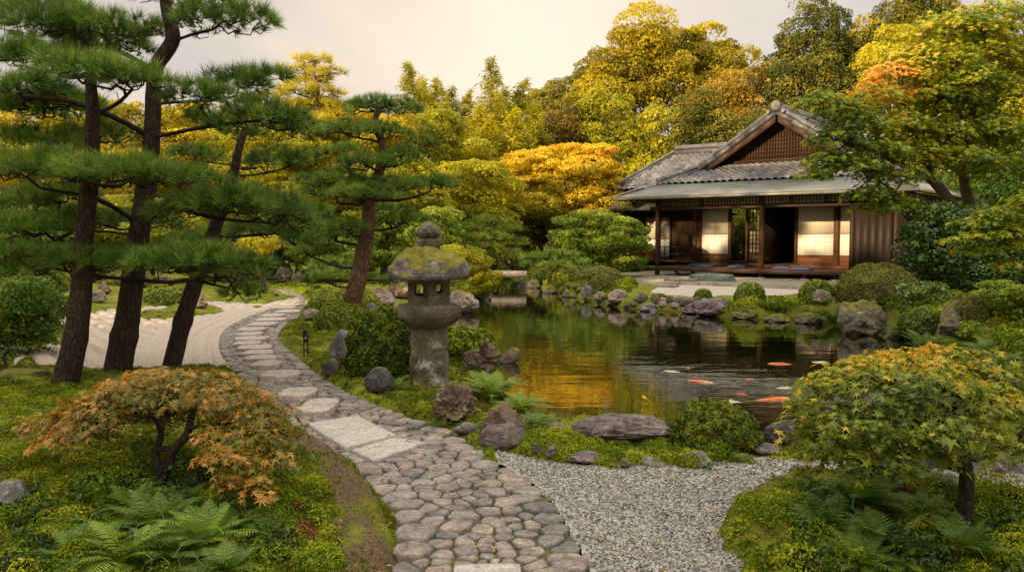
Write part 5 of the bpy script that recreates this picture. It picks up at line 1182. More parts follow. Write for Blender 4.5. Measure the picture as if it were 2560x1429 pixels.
# small orange maple, lower left
b0 = at_px(400, 1222); Yq = b0[1]+.05
b0 = onground((b0[0], Yq, 0), .03)
q = lambda px, py, dy=0: Wp(px, py, Yq+dy)
trk = [([b0, q(402, 1180), q(388, 1150), q(390, 1120, .02)], [.034, .028, .025, .02]),
       ([q(402, 1180), q(425, 1150), q(432, 1125), q(468, 1085), q(478, 1040, .05), q(490, 1010, .1)], [.032, .03, .027, .022, .017, .010]),
       ([q(390, 1125), q(412, 1120), q(432, 1125)], [.02, .016, .016]),
       ([q(390, 1122), q(402, 1090), q(395, 1060, -.05), q(370, 1030, -.1)], [.022, .016, .012, .008]), ([q(402, 1090), q(408, 1060, .1), q(400, 1020, .2)], [.012, .009, .006]),
       ([q(462, 1092), q(520, 1095, -.1), q(560, 1120, -.15)], [.013, .009, .006]), ([q(475, 1070), q(520, 1060, -.1), q(600, 1060, -.1)], [.013, .010, .006])]
lay = []
for cx, cyy, rx, ry, dy in [(430, 960, 190, 40, .15), (560, 975, 120, 40, .1), (640, 1010, 100, 45, .0), (330, 970, 110, 40, .2), (380, 1015, 100, 30, .3), (500, 1010, 100, 30, .3), (140, 1085, 70, 28, -.05), (520, 940, 110, 30, .35), (400, 935, 120, 28, .45), (250, 1010, 110, 40, .0), (600, 1060, 110, 45, -.1), (690, 1070, 75, 50, 0), (170, 1040, 90, 35, .1),
                              (230, 1045, 80, 28, -.15), (90, 1060, 60, 30, .2), (660, 1130, 90, 45, -.2), (600, 1180, 75, 45, -.35), (640, 1215, 55, 40, -.45), (710, 1130, 50, 40, .0), (200, 1075, 80, 28, -.1), (560, 1130, 70, 30, -.35)]:
    c = q(cx, cyy+14, dy); s = (Yq+dy)/2000; lay.append((c, (rx*s, rx*s*.8, ry*s*1.2)))
maple('orange_maple', 'small orange-leaved Japanese maple in the left foreground', trk, lay, 5200, .041, MO, BKT, seed=5, twig=.0016, rmax=.012, tonef=lambda P: .50+.35*noise(P*1.6, 7)+.22*(P[:, 2]-1.0)*1.2, step=.06, jit=.45)
# near maple, lower right
b0 = at_px(2418, 1338); Yq2 = b0[1]+.06; b0 = onground((b0[0], Yq2, 0), .04)
q = lambda px, py, dy=0: Wp(px, py, Yq2+dy)
trk = [([b0, q(2414, 1250), q(2416, 1180), q(2405, 1110), q(2400, 1060)], [.05, .038, .034, .03, .022]), ([q(2412, 1170), q(2370, 1160), q(2320, 1120, -.1), (q(2270, 1060, -.15))], [.028, .022, .016, .010]),
       ([q(2405, 1110), q(2350, 1060, .1), q(2290, 1000, .2)], [.024, .018, .010]), ([q(2402, 1080), q(2450, 1020), q(2500, 980, .1)], [.024, .018, .010]), ([q(2400, 1070), q(2380, 1000, -.1), q(2340, 950, -.1)], [.02, .014, .008])]
lay = []
for cx, cyy, rx, ry, dy in [(2260, 890, 120, 30, .2), (2360, 880, 120, 28, .3), (2460, 900, 120, 34, .2), (2150, 910, 100, 34, .1), (2080, 945, 80, 38, 0), (2560, 900, 90, 34, .3), (2200, 960, 140, 40, -.1), (2330, 950, 140, 40, -.2), (2460, 980, 120, 44, -.15), (2060, 1010, 90, 48, -.1), (2170, 1040, 130, 48, -.25), (2300, 1040, 130, 48, -.35),
                              (2420, 1060, 120, 46, -.3), (2530, 1030, 100, 50, .0), (2060, 1080, 90, 50, -.1), (2160, 1110, 110, 48, -.2), (2270, 1120, 110, 44, -.25), (2050, 1130, 50, 34, 0), (2180, 1165, 70, 36, -.2), (2500, 1110, 90, 34, .1), (2380, 1120, 90, 34, -.2), (2580, 1090, 80, 44, .1), (2010, 1010, 60, 44, -.1), (2000, 1070, 50, 40, 0), (2030, 960, 60, 30, .1), (2360, 920, 130, 36, .7), (2200, 930, 120, 34, .6), (2500, 960, 130, 36, .6), (2250, 1020, 120, 40, .5), (2120, 1040, 90, 40, .4), (2400, 1030, 100, 40, .5)]:
    c = q(cx, cyy+12, dy); s = (Yq2+dy)/2000; lay.append((c, (rx*s, rx*s*.8, ry*s*1.2)))
topz = Wp(2300, 930, Yq2)[2]
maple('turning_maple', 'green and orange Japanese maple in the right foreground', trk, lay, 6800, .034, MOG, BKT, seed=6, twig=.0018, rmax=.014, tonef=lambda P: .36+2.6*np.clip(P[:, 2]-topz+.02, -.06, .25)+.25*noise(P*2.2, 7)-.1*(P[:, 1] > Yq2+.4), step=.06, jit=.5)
# large maple over the house, right
YR = 17.0
q = lambda px, py, dy=0: Wp(px, py, YR+dy)
b0 = onground((q(2450, 700)[0], YR, 0), .1)
trk = [([b0, q(2440, 600), q(2400, 540), q(2372, 500), q(2330, 450), q(2290, 430, -.2)], [.19, .15, .12, .11, .10, .075]),
       ([b0+[.15, .3, 0], q(2480, 600, .4), q(2440, 540, .5), q(2415, 480, .5), q(2410, 410, .5), q(2425, 330, .5), (q(2432, 270, .6))], [.17, .14, .12, .105, .09, .08, .06]),
       ([q(2330, 450), q(2318, 390), q(2325, 330, .2), q(2345, 270, .3)], [.075, .055, .04, .022]), ([q(2310, 440), q(2230, 400, -.4), q(2160, 370, -.7), q(2090, 350, -1)], [.065, .045, .032, .018]),
       ([q(2370, 510), q(2300, 505, -.5), q(2240, 480, -.8), q(2180, 440, -1.1)], [.045, .036, .028, .016]), ([q(2425, 330, .5), q(2395, 270, .2), q(2380, 200, 0)], [.055, .035, .018]), ([q(2430, 290, .6), q(2460, 220, .6), q(2490, 140, .6)], [.055, .035, .018]),
       ([q(2415, 440, .5), q(2350, 400, .8), q(2300, 330, 1.0)], [.05, .035, .016]), ([q(2412, 420, .5), q(2480, 400, .8), q(2550, 370, 1)], [.05, .035, .018]), ([q(2318, 390), q(2285, 330, -.3), q(2260, 260, -.3)], [.04, .028, .014])]
lay = []
for cx, cyy, rx, ry, dy in [(2060, 245, 75, 26, -.6), (2120, 275, 80, 30, -.8), (2190, 235, 100, 36, -.3), (2150, 310, 90, 30, -.9), (2090, 340, 80, 28, -1.0), (2070, 395, 75, 26, -1.1), (2130, 405, 90, 28, -1.1), (2040, 430, 50, 18, -1.2), (2190, 365, 90, 28, -.9), (2230, 430, 90, 30, -.8), (2180, 475, 75, 26, -1.1), (2260, 300, 100, 36, -.3),
                              (2250, 180, 110, 34, .0), (2340, 230, 110, 40, .2), (2330, 140, 110, 44, .2), (2400, 60, 120, 40, .5), (2490, 30, 110, 36, .8), (2470, 120, 110, 44, .6), (2560, 120, 90, 50, .9), (2420, 190, 110, 40, .3), (2520, 220, 100, 44, .6), (2350, 320, 110, 36, .2), (2460, 310, 110, 40, .4), (2550, 320, 80, 40, .6), (2290, 370, 100, 34, -.3),
                              (2400, 390, 110, 34, -.4), (2500, 410, 110, 40, .2), (2250, 500, 70, 22, -.9), (2200, 510, 60, 20, -1.2), (2280, 130, 80, 30, .4), (2380, 260, 110, 36, .9), (2440, 100, 130, 40, 1.3), (2300, 220, 110, 36, 1.2), (2420, 350, 130, 40, 1.2), (2540, 180, 100, 40, 1.4)]:
    c = q(cx, cyy+8, dy); s = (YR+dy)/2000; lay.append((c, (rx*s, rx*s*.8, ry*s*1.15)))
ox = Wp(2215, 205, YR)
maple('large_maple', 'large spreading maple with dark limbs in front of the right end of the house', trk, lay, 1250, .088, MG, BKM, tpl=MLS, seed=7, twig=.006, rmax=.07, tonef=lambda P: .28+.22*np.clip((P[:, 2]-3.2)/2.5, -.5, 1)+.45*np.exp(-((P[:, 0]-ox[0])/.9)**2-((P[:, 2]-ox[2])/.5)**2)+.20*noise(P*.9, 7)+.2*np.clip(noise(P*1.5, 12), 0, 1), step=.16, jit=.35, tipn=.10)
# ================================================================== BACKGROUND TREES
CL = lambda c: c
GOLD = leafmat('golden_leaf', [(0.055, 0.055, 0.006), (0.20, 0.17, 0.009), (0.31, 0.255, 0.010), (0.43, 0.335, 0.014)], .35, bamt=.25)
YGR = leafmat('yellow_green_leaf', [(0.045, 0.058, 0.006), (0.15, 0.165, 0.009), (0.24, 0.235, 0.010), (0.37, 0.32, 0.013)], .35, bamt=.25)
OLV = leafmat('olive_leaf', [(0.030, 0.038, 0.008), (0.075, 0.080, 0.011), (0.15, 0.14, 0.015), (0.26, 0.21, 0.018)], .3, bamt=.3)
ORY = leafmat('orange_yellow_leaf', [(0.20, 0.17, 0.012), (0.42, 0.32, 0.015), (0.55, 0.37, 0.018), (0.60, 0.29, 0.02)], .35, bamt=.2)
BRN = leafmat('bronze_leaf', [(0.05, 0.04, 0.010), (0.13, 0.10, 0.014), (0.24, 0.17, 0.020), (0.36, 0.22, 0.03)], .3, bamt=.3)
CED = leafmat('cedar_leaf', [(0.022, 0.032, 0.008), (0.055, 0.068, 0.011), (0.13, 0.13, 0.015), (0.28, 0.22, 0.018)], .25, bamt=.3)
GRN = leafmat('fresh_green_leaf', [(0.022, 0.045, 0.008), (0.055, 0.105, 0.012), (0.11, 0.165, 0.015), (0.20, 0.23, 0.018)], .3, bamt=.3)
DGR = leafmat('dark_glossy_leaf', [(0.012, 0.026, 0.005), (0.030, 0.060, 0.009), (0.060, 0.105, 0.012), (0.12, 0.165, 0.018)], .2, rough=.35, spec=.5, bamt=.3)
def crown(name, label, Y, base, ells, mat, leaf=.17, cr=.55, dens=1.0, flat=.8, cat='tree', group=None, trunk=.18, bark=BKM, tonef=None, tone=.5, jit=.8, back=.55, tpl=LEAFQ, stems=None, seed=None, clv=.4, drop=0):
    """ells: pixel ellipses (cx, cy, rx, ry[, depth offset]) at depth Y; base: pixel x of the foot"""
    Yb = Y; bp = Wp(base, 600, Yb); bp = onground((bp[0], Yb, 0), .1); root = empty(name, bp, 0, label, cat, group); g = Grow(int(base) % 97)
    top = max(Wp(e[0], e[1]-e[3]*.2, Y)[2] for e in ells); cxm = np.mean([Wp(e[0], e[1], Y)[0] for e in ells])
    if stems is None: lines = [([bp, bp+[(cxm-bp[0])*.3, 0, (top-bp[2])*.35], [bp[0]*.3+cxm*.7, Yb, bp[2]+(top-bp[2])*.7], [cxm, Yb, top]], [trunk, trunk*.75, trunk*.5, trunk*.15])]
    else: lines = [([bp]+[Wp(a, b, Y+c) for a, b, c in st], [trunk, trunk*.7, trunk*.45, trunk*.25]) for st in stems]
    limbmesh([(l[0], l[1]) for l in lines], root, bark, bp)
    for l, _ in lines: g.line(l, -1, True, .3)
    C, RAD, NRM = [], [], []
    for e in ells:
        cx, cy_, rx, ry = e[:4]; dy = e[4] if len(e) > 4 else 0; s = (Y+dy)/2000; c = Wp(cx, cy_, Y+dy); R = np.array([rx*s, rx*s*.85, ry*s])
        A = 4*pi*((R[0]*R[1]*R[0]*R[2]*R[1]*R[2])**(2/6.)); n = int(A/(pi*cr*cr)*1.7*dens)+4
        d = rng.normal(size=(n, 3)); d /= np.linalg.norm(d, axis=1)[:, None]; keep = (d[:, 1] < .25) | (rng.random(n) > back); keep &= (d[:, 2] > -.55) | (rng.random(n) > .6); d = d[keep]
        k = (1+.24*fbm(d*2.4+cx, 3, 6))*rng.uniform(.70, 1.10, len(d)); C.append(c+d*k[:, None]*R); RAD.append(cr*np.exp(rng.normal(0, clv, len(d)))*min(1, R.min()/cr*.9)); NRM.append(d)
    C = np.concatenate(C); RAD = np.concatenate(RAD); NRM = np.concatenate(NRM)
    k = rng.random(len(C)) < min(1, 90/len(C)); g.attach(C[k], .35, .4, .18, .02); V, F = g.mesh(.018, 2.2, .12, 4); mk('branchwork', V, F, bark, root, smooth=True, org=bp)
    leaf = leaf*.8; m_ = np.maximum(6, (RAD**2*4*pi*.55/(leaf*leaf*.3)*.52).astype(int)); I = np.repeat(np.arange(len(C)), m_); n = len(I)
    d = rng.normal(size=(n, 3))+NRM[I]*.8+[0, 0, .5]; d /= np.linalg.norm(d, axis=1)[:, None]; so = rng.uniform(0, 50, len(C))
    r = RAD[I]*(1+.25*noise(d*2.6+so[I][:, None], 3))*(1-np.abs(rng.normal(0, .12, n))); P = C[I]+d*r[:, None]*[1.12, 1.12, flat]
    if drop: P[:, 2] -= drop*rng.random(n)**2
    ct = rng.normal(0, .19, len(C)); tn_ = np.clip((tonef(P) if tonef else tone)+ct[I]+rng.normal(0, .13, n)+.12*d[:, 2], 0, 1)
    N = d*np.array([1, 1, 1.6]); V, F, rr_ = leaves(P, N, leaf, jit, tpl, tn_); mk('foliage', V, F, mat, root, rnd=rr_, org=bp); return root
B = crown
BT = 'tree'
B('golden_tree', 'tall golden broadleaf tree, highest left peak of the big clump left of the gable', 52, 1590, [(1600, 130, 50, 60), (1570, 185, 85, 60), (1530, 245, 85, 60), (1640, 240, 90, 90)], GOLD, .20, .62, tone=.42)
B('golden_tree', 'tall golden tree with ragged top, right half of the big clump left of the gable', 54, 1745, [(1700, 150, 50, 45), (1750, 130, 55, 45), (1800, 170, 50, 50), (1730, 220, 90, 80), (1790, 260, 70, 60)], GOLD, .20, .62, tone=.46)
B('yellow_green_tree', 'bright yellow-green broadleaf tree right behind the orange-yellow maple', 46, 1540, [(1530, 310, 62, 60), (1550, 390, 75, 70), (1580, 460, 55, 40)], YGR, .17, .5, tone=.62)
B('yellow_green_tree', 'rounded yellow tree between the golden clump and the left roof ridge', 45, 1670, [(1670, 340, 70, 60), (1700, 400, 60, 50), (1640, 410, 45, 40)], YGR, .17, .5, tone=.55)
B('bronze_tree', 'bronze-orange round tree behind the left slope of the gable roof', 48, 1870, [(1860, 225, 62, 40), (1885, 280, 58, 50), (1820, 290, 60, 60), (1850, 340, 70, 40)], BRN, .18, .55, tone=.6)
B('dark_tree', 'dark green tree just above the left roof ridge', 43, 1780, [(1760, 375, 50, 36), (1800, 340, 55, 50), (1740, 320, 45, 60), (1870, 350, 60, 40)], OLV, .16, .5, tone=.35)
B('olive_tree', 'olive broadleaf tree on the left shoulder of the golden clump', 57, 1470, [(1485, 195, 34, 30), (1460, 240, 60, 44), (1420, 280, 60, 40)], OLV, .2, .6, tone=.6)
B('olive_tree', 'low golden-olive tree between the bamboo and the golden clump', 59, 1370, [(1385, 240, 40, 24), (1350, 270, 55, 36), (1400, 290, 50, 40)], OLV, .2, .55, tone=.75)
B('bronze_tree', 'brownish tree above the orange-yellow maple', 47, 1420, [(1425, 315, 50, 40), (1390, 360, 60, 40), (1450, 370, 50, 50)], BRN, .17, .5, tone=.45)
B('tall_cedar', 'tall pointed cedar rising behind the gable ridge', 48, 2035, [(2032, 18, 20, 26), (2035, 60, 45, 30), (2020, 105, 66, 34), (2050, 145, 80, 34), (2025, 190, 95, 36), (2050, 235, 105, 36), (2020, 285, 110, 36)], CED, .17, .52, flat=1.0, trunk=.3, tone=.42)
B('tall_cedar', 'cedar whose top is cut by the upper edge above the large maple', 46, 2300, [(2285, -20, 36, 40), (2290, 30, 70, 36), (2280, 80, 90, 36), (2330, 120, 100, 40), (2350, 180, 120, 50), (2280, 230, 90, 50)], CED, .17, .52, flat=1.0, trunk=.3, tone=.6)
B('dark_tree', 'dark evergreen filling the gap right of the tall cedar', 50, 2150, [(2150, 200, 55, 60), (2130, 280, 60, 60), (1935, 200, 28, 24), (2170, 130, 30, 30)], CED, .19, .55, tone=.3)
B('yellow_green_tree', 'bright yellow tree top glimpsed above the orange tip of the large maple', 40, 2230, [(2232, 110, 44, 34), (2210, 160, 44, 40)], YGR, .15, .42, tone=.8)
B('yellow_green_tree', 'sunlit yellow-green tree glowing through the limbs of the large maple', 34, 2400, [(2340, 320, 90, 60), (2440, 300, 100, 70), (2540, 260, 80, 80), (2500, 380, 100, 60), (2380, 390, 90, 44)], YGR, .14, .45, tone=.7)
B('dark_tree', 'dark tree behind the right end of the house', 30, 2520, [(2500, 470, 80, 44), (2570, 440, 60, 80), (2560, 560, 70, 60)], GRN, .13, .4, tone=.3)
# orange-yellow maple across the pond
B('orange_yellow_maple', 'orange-yellow spreading maple with pale stems left of the house', 36, 1385,
  [(1400, 385, 60, 20), (1480, 385, 34, 24), (1330, 405, 70, 20), (1285, 445, 55, 20), (1395, 425, 90, 22), (1475, 430, 60, 24), (1500, 475, 45, 26), (1350, 465, 90, 22), (1430, 480, 80, 22), (1285, 505, 60, 20), (1370, 520, 90, 20), (1470, 520, 60, 22), (1250, 470, 30, 16)],
  ORY, .13, .34, flat=.45, cat='maple tree', trunk=.14, bark=BKG, tonef=lambda P: .42+.12*(P[:, 2]-4.5), stems=[[(1380, 560, 0), (1370, 520, 0), (1330, 450, .3)], [(1395, 560, -.2), (1405, 500, 0), (1440, 430, 0)], [(1370, 570, .2), (1345, 530, .3), (1300, 490, .3)], [(1400, 570, .2), (1430, 530, .4), (1480, 480, .4)]], dens=1.5)
# golden sea behind the left pines
lab = ['golden tree at the far left edge behind the near pines', 'golden tree between the left and middle near pine trunks', 'golden tree right behind the tallest near pine', 'golden-yellow tree behind the right pads of the near pines', 'yellow tree at the foot of the red-trunked golden pine', 'yellow-gold tree behind the middle cloud-pruned pine crown',
       'yellow tree right of the middle cloud-pruned pine below the bamboo', 'gold and green tree left of the orange-yellow maple', 'yellow-green tree behind the lower left pads of the middle pine', 'yellow-green tree directly behind the middle pine trunk']
spec = [(34, 50, [(40, 310, 110, 40), (20, 390, 110, 60), (120, 360, 90, 50)], GOLD), (35, 220, [(200, 290, 90, 34), (240, 350, 90, 50), (180, 420, 90, 50)], GOLD), (33, 400, [(330, 310, 100, 40), (420, 380, 90, 50), (330, 430, 100, 50)], GOLD), (35, 560, [(520, 300, 90, 34), (560, 390, 100, 50), (500, 460, 90, 44)], GOLD),
        (32, 700, [(680, 340, 80, 34), (740, 390, 80, 40), (650, 420, 90, 44), (700, 480, 80, 40)], YGR), (34, 860, [(830, 300, 70, 34), (880, 360, 90, 44), (820, 420, 90, 44), (980, 330, 60, 50)], GOLD), (36, 1080, [(1060, 350, 80, 44), (1130, 400, 90, 50), (1050, 440, 90, 44)], YGR), (33, 1180, [(1190, 460, 80, 44), (1140, 510, 80, 44), (1220, 540, 60, 34)], YGR),
        (29, 780, [(760, 500, 90, 34), (700, 540, 80, 30), (830, 540, 80, 30)], YGR), (30, 960, [(960, 470, 100, 44), (1040, 520, 90, 40), (930, 550, 90, 34)], YGR)]
for (Y, b_, el, mt), lb_ in zip(spec, lab): B('garden_tree', lb_, Y, b_, el, mt, .135, .42, flat=.55, tone=.62 if mt is GOLD else .66, dens=1.15)
lab = ['green maple low at the far left edge beyond the gravel', 'light green tree between the first two near pine trunks', 'green tree behind the middle near pine trunk', 'green-yellow tree left of the small bright yellow maple', 'small bright yellow maple with thin orange stems on the far lawn', 'green tree right of the small bright yellow maple', 'dense green tree behind the middle pine foot', 'fresh green tree behind the lantern finial', 'dark green tree low behind the clipped balls on the far lawn']
spec = [(24, 40, [(30, 560, 110, 40), (110, 600, 90, 36), (20, 640, 80, 36)], GRN, .75), (25, 230, [(200, 540, 90, 34), (270, 580, 90, 34), (190, 620, 90, 34)], YGR, .45), (26, 380, [(360, 540, 80, 34), (430, 580, 80, 34), (330, 620, 80, 34)], YGR, .5), (27, 540, [(520, 560, 80, 30), (570, 610, 70, 26), (470, 640, 80, 30)], YGR, .5),
        (24, 660, [(620, 600, 60, 20), (665, 612, 44, 18), (590, 625, 40, 16)], YGR, .9), (27, 745, [(720, 590, 70, 30), (770, 620, 50, 26)], GRN, .6), (26, 860, [(840, 600, 90, 34), (900, 640, 80, 34), (820, 660, 60, 26)], GRN, .6), (27, 1060, [(1000, 590, 80, 40), (1070, 580, 70, 44), (1080, 640, 60, 34)], GRN, .8), (28, 560, [(560, 670, 120, 20), (760, 650, 70, 24)], DGR, .5)]
for (Y, b_, el, mt, tn), lb_ in zip(spec, lab): B('garden_tree', lb_, Y, b_, el, mt, .11, .34, flat=.5, tone=tn, trunk=.09, dens=1.2)
B('green_tree', 'layered fresh green tree left of the veranda', 28.5, 1510, [(1480, 555, 60, 18), (1550, 570, 50, 20), (1440, 590, 50, 18), (1510, 600, 80, 20), (1570, 615, 40, 20), (1450, 630, 60, 18), (1530, 645, 70, 18), (1490, 660, 60, 14)], GRN, .10, .26, flat=.5, tone=.72, trunk=.10, dens=1.5)
B('dark_tree', 'dark green tree behind the orange-yellow maple stems', 38, 1450, [(1330, 590, 70, 40), (1430, 590, 60, 40), (1260, 600, 50, 40)], OLV, .13, .4, tone=.25)
B('garden_bush', 'bright yellow-green bush rising just right of the lantern roof', 20.5, 1150, [(1170, 712, 56, 24), (1120, 640, 50, 18), (1160, 660, 60, 20), (1200, 690, 40, 16), (1130, 680, 50, 18)], YGR, .055, .16, flat=.6, tone=.72, trunk=.04, cat='bush', dens=1.4)
B('garden_bush', 'green bush seen through the open doorway of the teahouse', 41.5, 1845, [(1845, 560, 30, 40), (1850, 620, 30, 40)], GRN, .10, .26, tone=.85, trunk=.05, cat='bush')
# golden red-trunked pine, cloud pines in the middle distance
yp = 33; tG = tr_px([(778, 420), (776, 350), (774, 290), (790, 230), (782, 180), (788, 150)], yp); tG.insert(0, onground(Wp(780, 600, yp)))
pine('golden_pine', 'tall golden pine with orange trunk rising above the far left trees', tG, [.34, .30, .26, .22, .16, .10, .05], pads_px([(785, 148, 48, 11, 0), (750, 172, 46, 11, .3), (820, 178, 40, 10, -.3), (775, 200, 60, 11, .5), (740, 222, 60, 12, -.5), (820, 232, 48, 11, .2), (780, 262, 80, 13, .4), (715, 270, 50, 12, -.2), (840, 280, 40, 10, 0), (760, 300, 80, 14, -.6), (700, 320, 50, 14, .3), (690, 240, 40, 10, .5)], yp), 85, .42, PNG, TUFS, BKG, seed=11, twig=.012, rmax=.12, sides=4, tn=10)
ym = 28; tP = tr_px([(1235, 640), (1225, 600), (1235, 560)], ym); tP.insert(0, onground(Wp(1240, 660, ym)))
pine('cloud_pine', 'light green cloud-pruned pine beyond the bridge', tP, [.12, .10, .08, .05], pads_px([(1230, 548, 45, 14, 0), (1190, 568, 40, 13, -.3), (1275, 570, 40, 13, .2), (1225, 590, 60, 14, -.5), (1290, 605, 34, 13, 0), (1200, 612, 50, 13, -.4), (1260, 630, 55, 13, -.5), (1300, 640, 36, 12, -.2), (1225, 645, 40, 12, -.3)], ym), 170, .22, PNL, TUFS, BK, seed=12, twig=.008, sides=4, tn=10)
ym = 27; tP = tr_px([(1160, 640), (1170, 600), (1160, 570)], ym+3); tP.insert(0, onground(Wp(1165, 670, ym+3)))
pine('cloud_pine', 'darker cloud pine left of the light green one beyond the bridge', tP, [.12, .10, .08, .05], pads_px([(1150, 560, 45, 13, 0), (1110, 585, 40, 13, -.3), (1180, 590, 44, 12, 0), (1150, 618, 50, 12, -.4), (1110, 640, 40, 12, 0), (1190, 640, 34, 12, 0)], ym+3), 150, .22, PNM, TUFS, BK, seed=13, twig=.008, sides=4, tn=10)
ym = 24.5; tP = tr_px([(1385, 680), (1375, 660), (1380, 640)], ym); tP.insert(0, onground(Wp(1380, 705, ym)))
pine('cloud_pine', 'low spreading pine on the bank right of the bridge', tP, [.08, .07, .06, .04], pads_px([(1350, 640, 48, 11, -.2), (1400, 632, 40, 10, 0), (1435, 652, 40, 11, 0), (1330, 658, 34, 10, 0), (1385, 662, 50, 11, -.5), (1450, 668, 30, 9, .1)], ym), 260, .17, PNM, TUFS, BK, seed=14, twig=.006, sides=4, tn=10, tone=.65)
for k, (px, py, lb_) in enumerate([(830, 650, 'small pine tufting low left of the leaning pine trunk'), (1090, 690, 'small pine behind the lantern at the water')]):
    ym = 19; tP = [onground(Wp(px, 700, ym)), Wp(px, 690, ym), Wp(px+4, 665, ym)]
    pine('small_pine', lb_, tP, [.05, .04, .03], pads_px([(px, py, 50, 12, 0), (px-40, py+18, 40, 11, -.3), (px+40, py+20, 44, 11, .1), (px, py+34, 56, 12, -.4)], ym), 300, .15, PNM, TUFS, BK, seed=20+k, twig=.005, sides=4, tn=8, tone=.6)
# bamboo grove
BAM = leafmat('bamboo_leaf', [(0.12, 0.11, 0.008), (0.20, 0.19, 0.010), (0.32, 0.29, 0.013), (0.44, 0.37, 0.016)], .4, bamt=.2)
m = M('bamboo_culm'); CUL = m.done(m.bsdf(m.ramp(m.noise(3, 3, sc=(1, 1, .3)), [(0.3, (0.14, 0.15, 0.03)), (0.7, (0.30, 0.26, 0.06))]), .4, .4))
BLF = (np.array([(0, 0, 0), (.45, .10, -.03), (1, 0, -.28), (.45, -.10, -.03)]), np.array([(0, 2, 1), (0, 3, 2)]))
def bamboo(tx, ty, Y, lean, label):
    top = Wp(tx, ty, Y); H = top[2]; base = onground((top[0]-lean*.5, Y, 0), .1); root = empty('bamboo', base, 0, label, 'bamboo', 'bamboo stems of the far grove')
    pts = [base, base+[lean*.05, 0, H*.4], [base[0]+lean*.22, Y, base[2]+H*.75], [base[0]+lean*.42, Y, H*.96], top]
    V, F, P, R = sweep(pts, [.06, .05, .035, .015, .006], 8); mk('culm', V, F, CUL, root, smooth=True, org=base)
    n = 46; ks = np.linspace(.32, 1.0, n); q = P[(ks*(len(P)-1)).astype(int)]; g = Grow(int(tx)); g.line(pts, -1, True, .3); PL, DL = [], []
    for k, (t, p) in enumerate(zip(ks, q)):
        L = (3.0*(1-t)**.7+.10)*rng.uniform(.7, 1.15); 
        for rep in range(2):
            a = rng.uniform(0, 2*pi); d = np.array([cos(a), sin(a)*.8, .55]); m_ = int(14+44*L); s = rng.random(m_)**.7; pos = p+d*(s*L)[:, None]; pos[:, 2] -= (s**2.0)*L*.75; pos += rng.normal(0, .06+.06*L, (m_, 3)); PL.append(pos); DL.append(np.c_[d[0]*.5+rng.normal(0, .6, m_), d[1]*.5+rng.normal(0, .6, m_), np.full(m_, .9)])
    PL = np.concatenate(PL); DL = np.concatenate(DL); v, f, r = scatter(BLF[0], BLF[1], PL, quatrot(len(PL), DL), .26*np.exp(rng.normal(0, .25, len(PL))), np.clip(.5+.3*noise(PL*.8, 3)+rng.normal(0, .15, len(PL)), 0, 1))
    mk('foliage', v, f, BAM, root, rnd=r, org=base)
for tx, ty, Y, ln, lb_ in [(1018, 160, 42, -1.6, 'leftmost golden bamboo plume, nodding to the left'), (1052, 195, 44, -.6, 'bamboo just right of the leftmost nodding plume'), (1092, 200, 42, .4, 'broad bamboo plume second in height left of the tallest'), (1132, 222, 44, .6, 'bamboo plume left of the tallest pointed one'), (1175, 232, 43, .3, 'short bamboo directly left of the tallest pointed plume'),
                        (1228, 150, 42, .1, 'tallest pointed bamboo plume in the middle of the grove'), (1262, 222, 44, .5, 'bamboo just right of the tallest pointed plume'), (1315, 200, 43, 1.1, 'right-hand bamboo plume with a bent feathery tip'), (1342, 262, 45, 1.0, 'lowest bamboo at the right end of the grove'), (1110, 262, 40, .3, 'front bamboo low under the broad plume'), (1200, 268, 40, -.3, 'front bamboo low under the tallest plume'), (1290, 275, 40, .4, 'front bamboo low under the bent right plume'), (1060, 285, 40, -.5, 'front bamboo low at the left end of the grove')]:
    bamboo(tx, ty, Y, ln, lb_)
# right bank planting
B('camellia_bush', 'tall dark glossy evergreen bush beside the right end of the house', 15.6, 2370, [(2330, 585, 60, 40), (2390, 570, 70, 40), (2300, 640, 50, 44), (2370, 650, 90, 50), (2460, 620, 80, 60), (2540, 640, 70, 60), (2420, 700, 110, 40), (2530, 710, 70, 40)], DGR, .085, .2, flat=.8, tone=.5, trunk=.05, cat='bush', dens=1.5)
for nm_, lb_, Y, bx, el, tn, mt in [('green_maple', 'yellow-green maple reaching in from the right edge over the dark bush', 12.6, 2600, [(2440, 555, 60, 12), (2500, 530, 70, 14), (2550, 560, 60, 16), (2480, 585, 80, 13), (2400, 600, 50, 10), (2540, 610, 60, 16), (2560, 500, 50, 16), (2450, 625, 60, 10), (2530, 660, 50, 12)], .62, MG)]:
    q = lambda px, py, dy=0: Wp(px, py, Y+dy); b0 = onground((q(bx, 700)[0], Y, 0), .1)
    lay = [(q(cx, cyy), (rx*Y/2000, rx*Y/2000*.8, ry*Y/2000*1.3)) for cx, cyy, rx, ry in el]
    maple(nm_, lb_, [([b0, q(2610, 640), q(2590, 580)], [.07, .05, .03]), ([q(2598, 600), q(2540, 580), q(2480, 575), q(2430, 580)], [.03, .022, .016, .008])], lay, 1500, .085, mt, BKT, tpl=MLS+MLF[1:2], seed=31, twig=.003, step=.1, tonef=lambda P: .5+.25*noise(P*2, 7))
B('leafy_bush', 'feathery bright green bush at the right edge above the orange maple', 11.2, 2520, [(2500, 740, 60, 26), (2550, 790, 50, 34), (2480, 830, 70, 26), (2540, 860, 60, 26)], GRN, .045, .11, flat=.6, tone=.75, trunk=.03, cat='bush', dens=1.4)
B('leafy_bush', 'leafy green plants tangled right of the cliff-like rock', 13.6, 2310, [(2300, 740, 50, 22), (2340, 765, 60, 20), (2285, 800, 36, 18)], DGR, .06, .13, flat=.7, tone=.75, trunk=.03, cat='bush', dens=1.3)
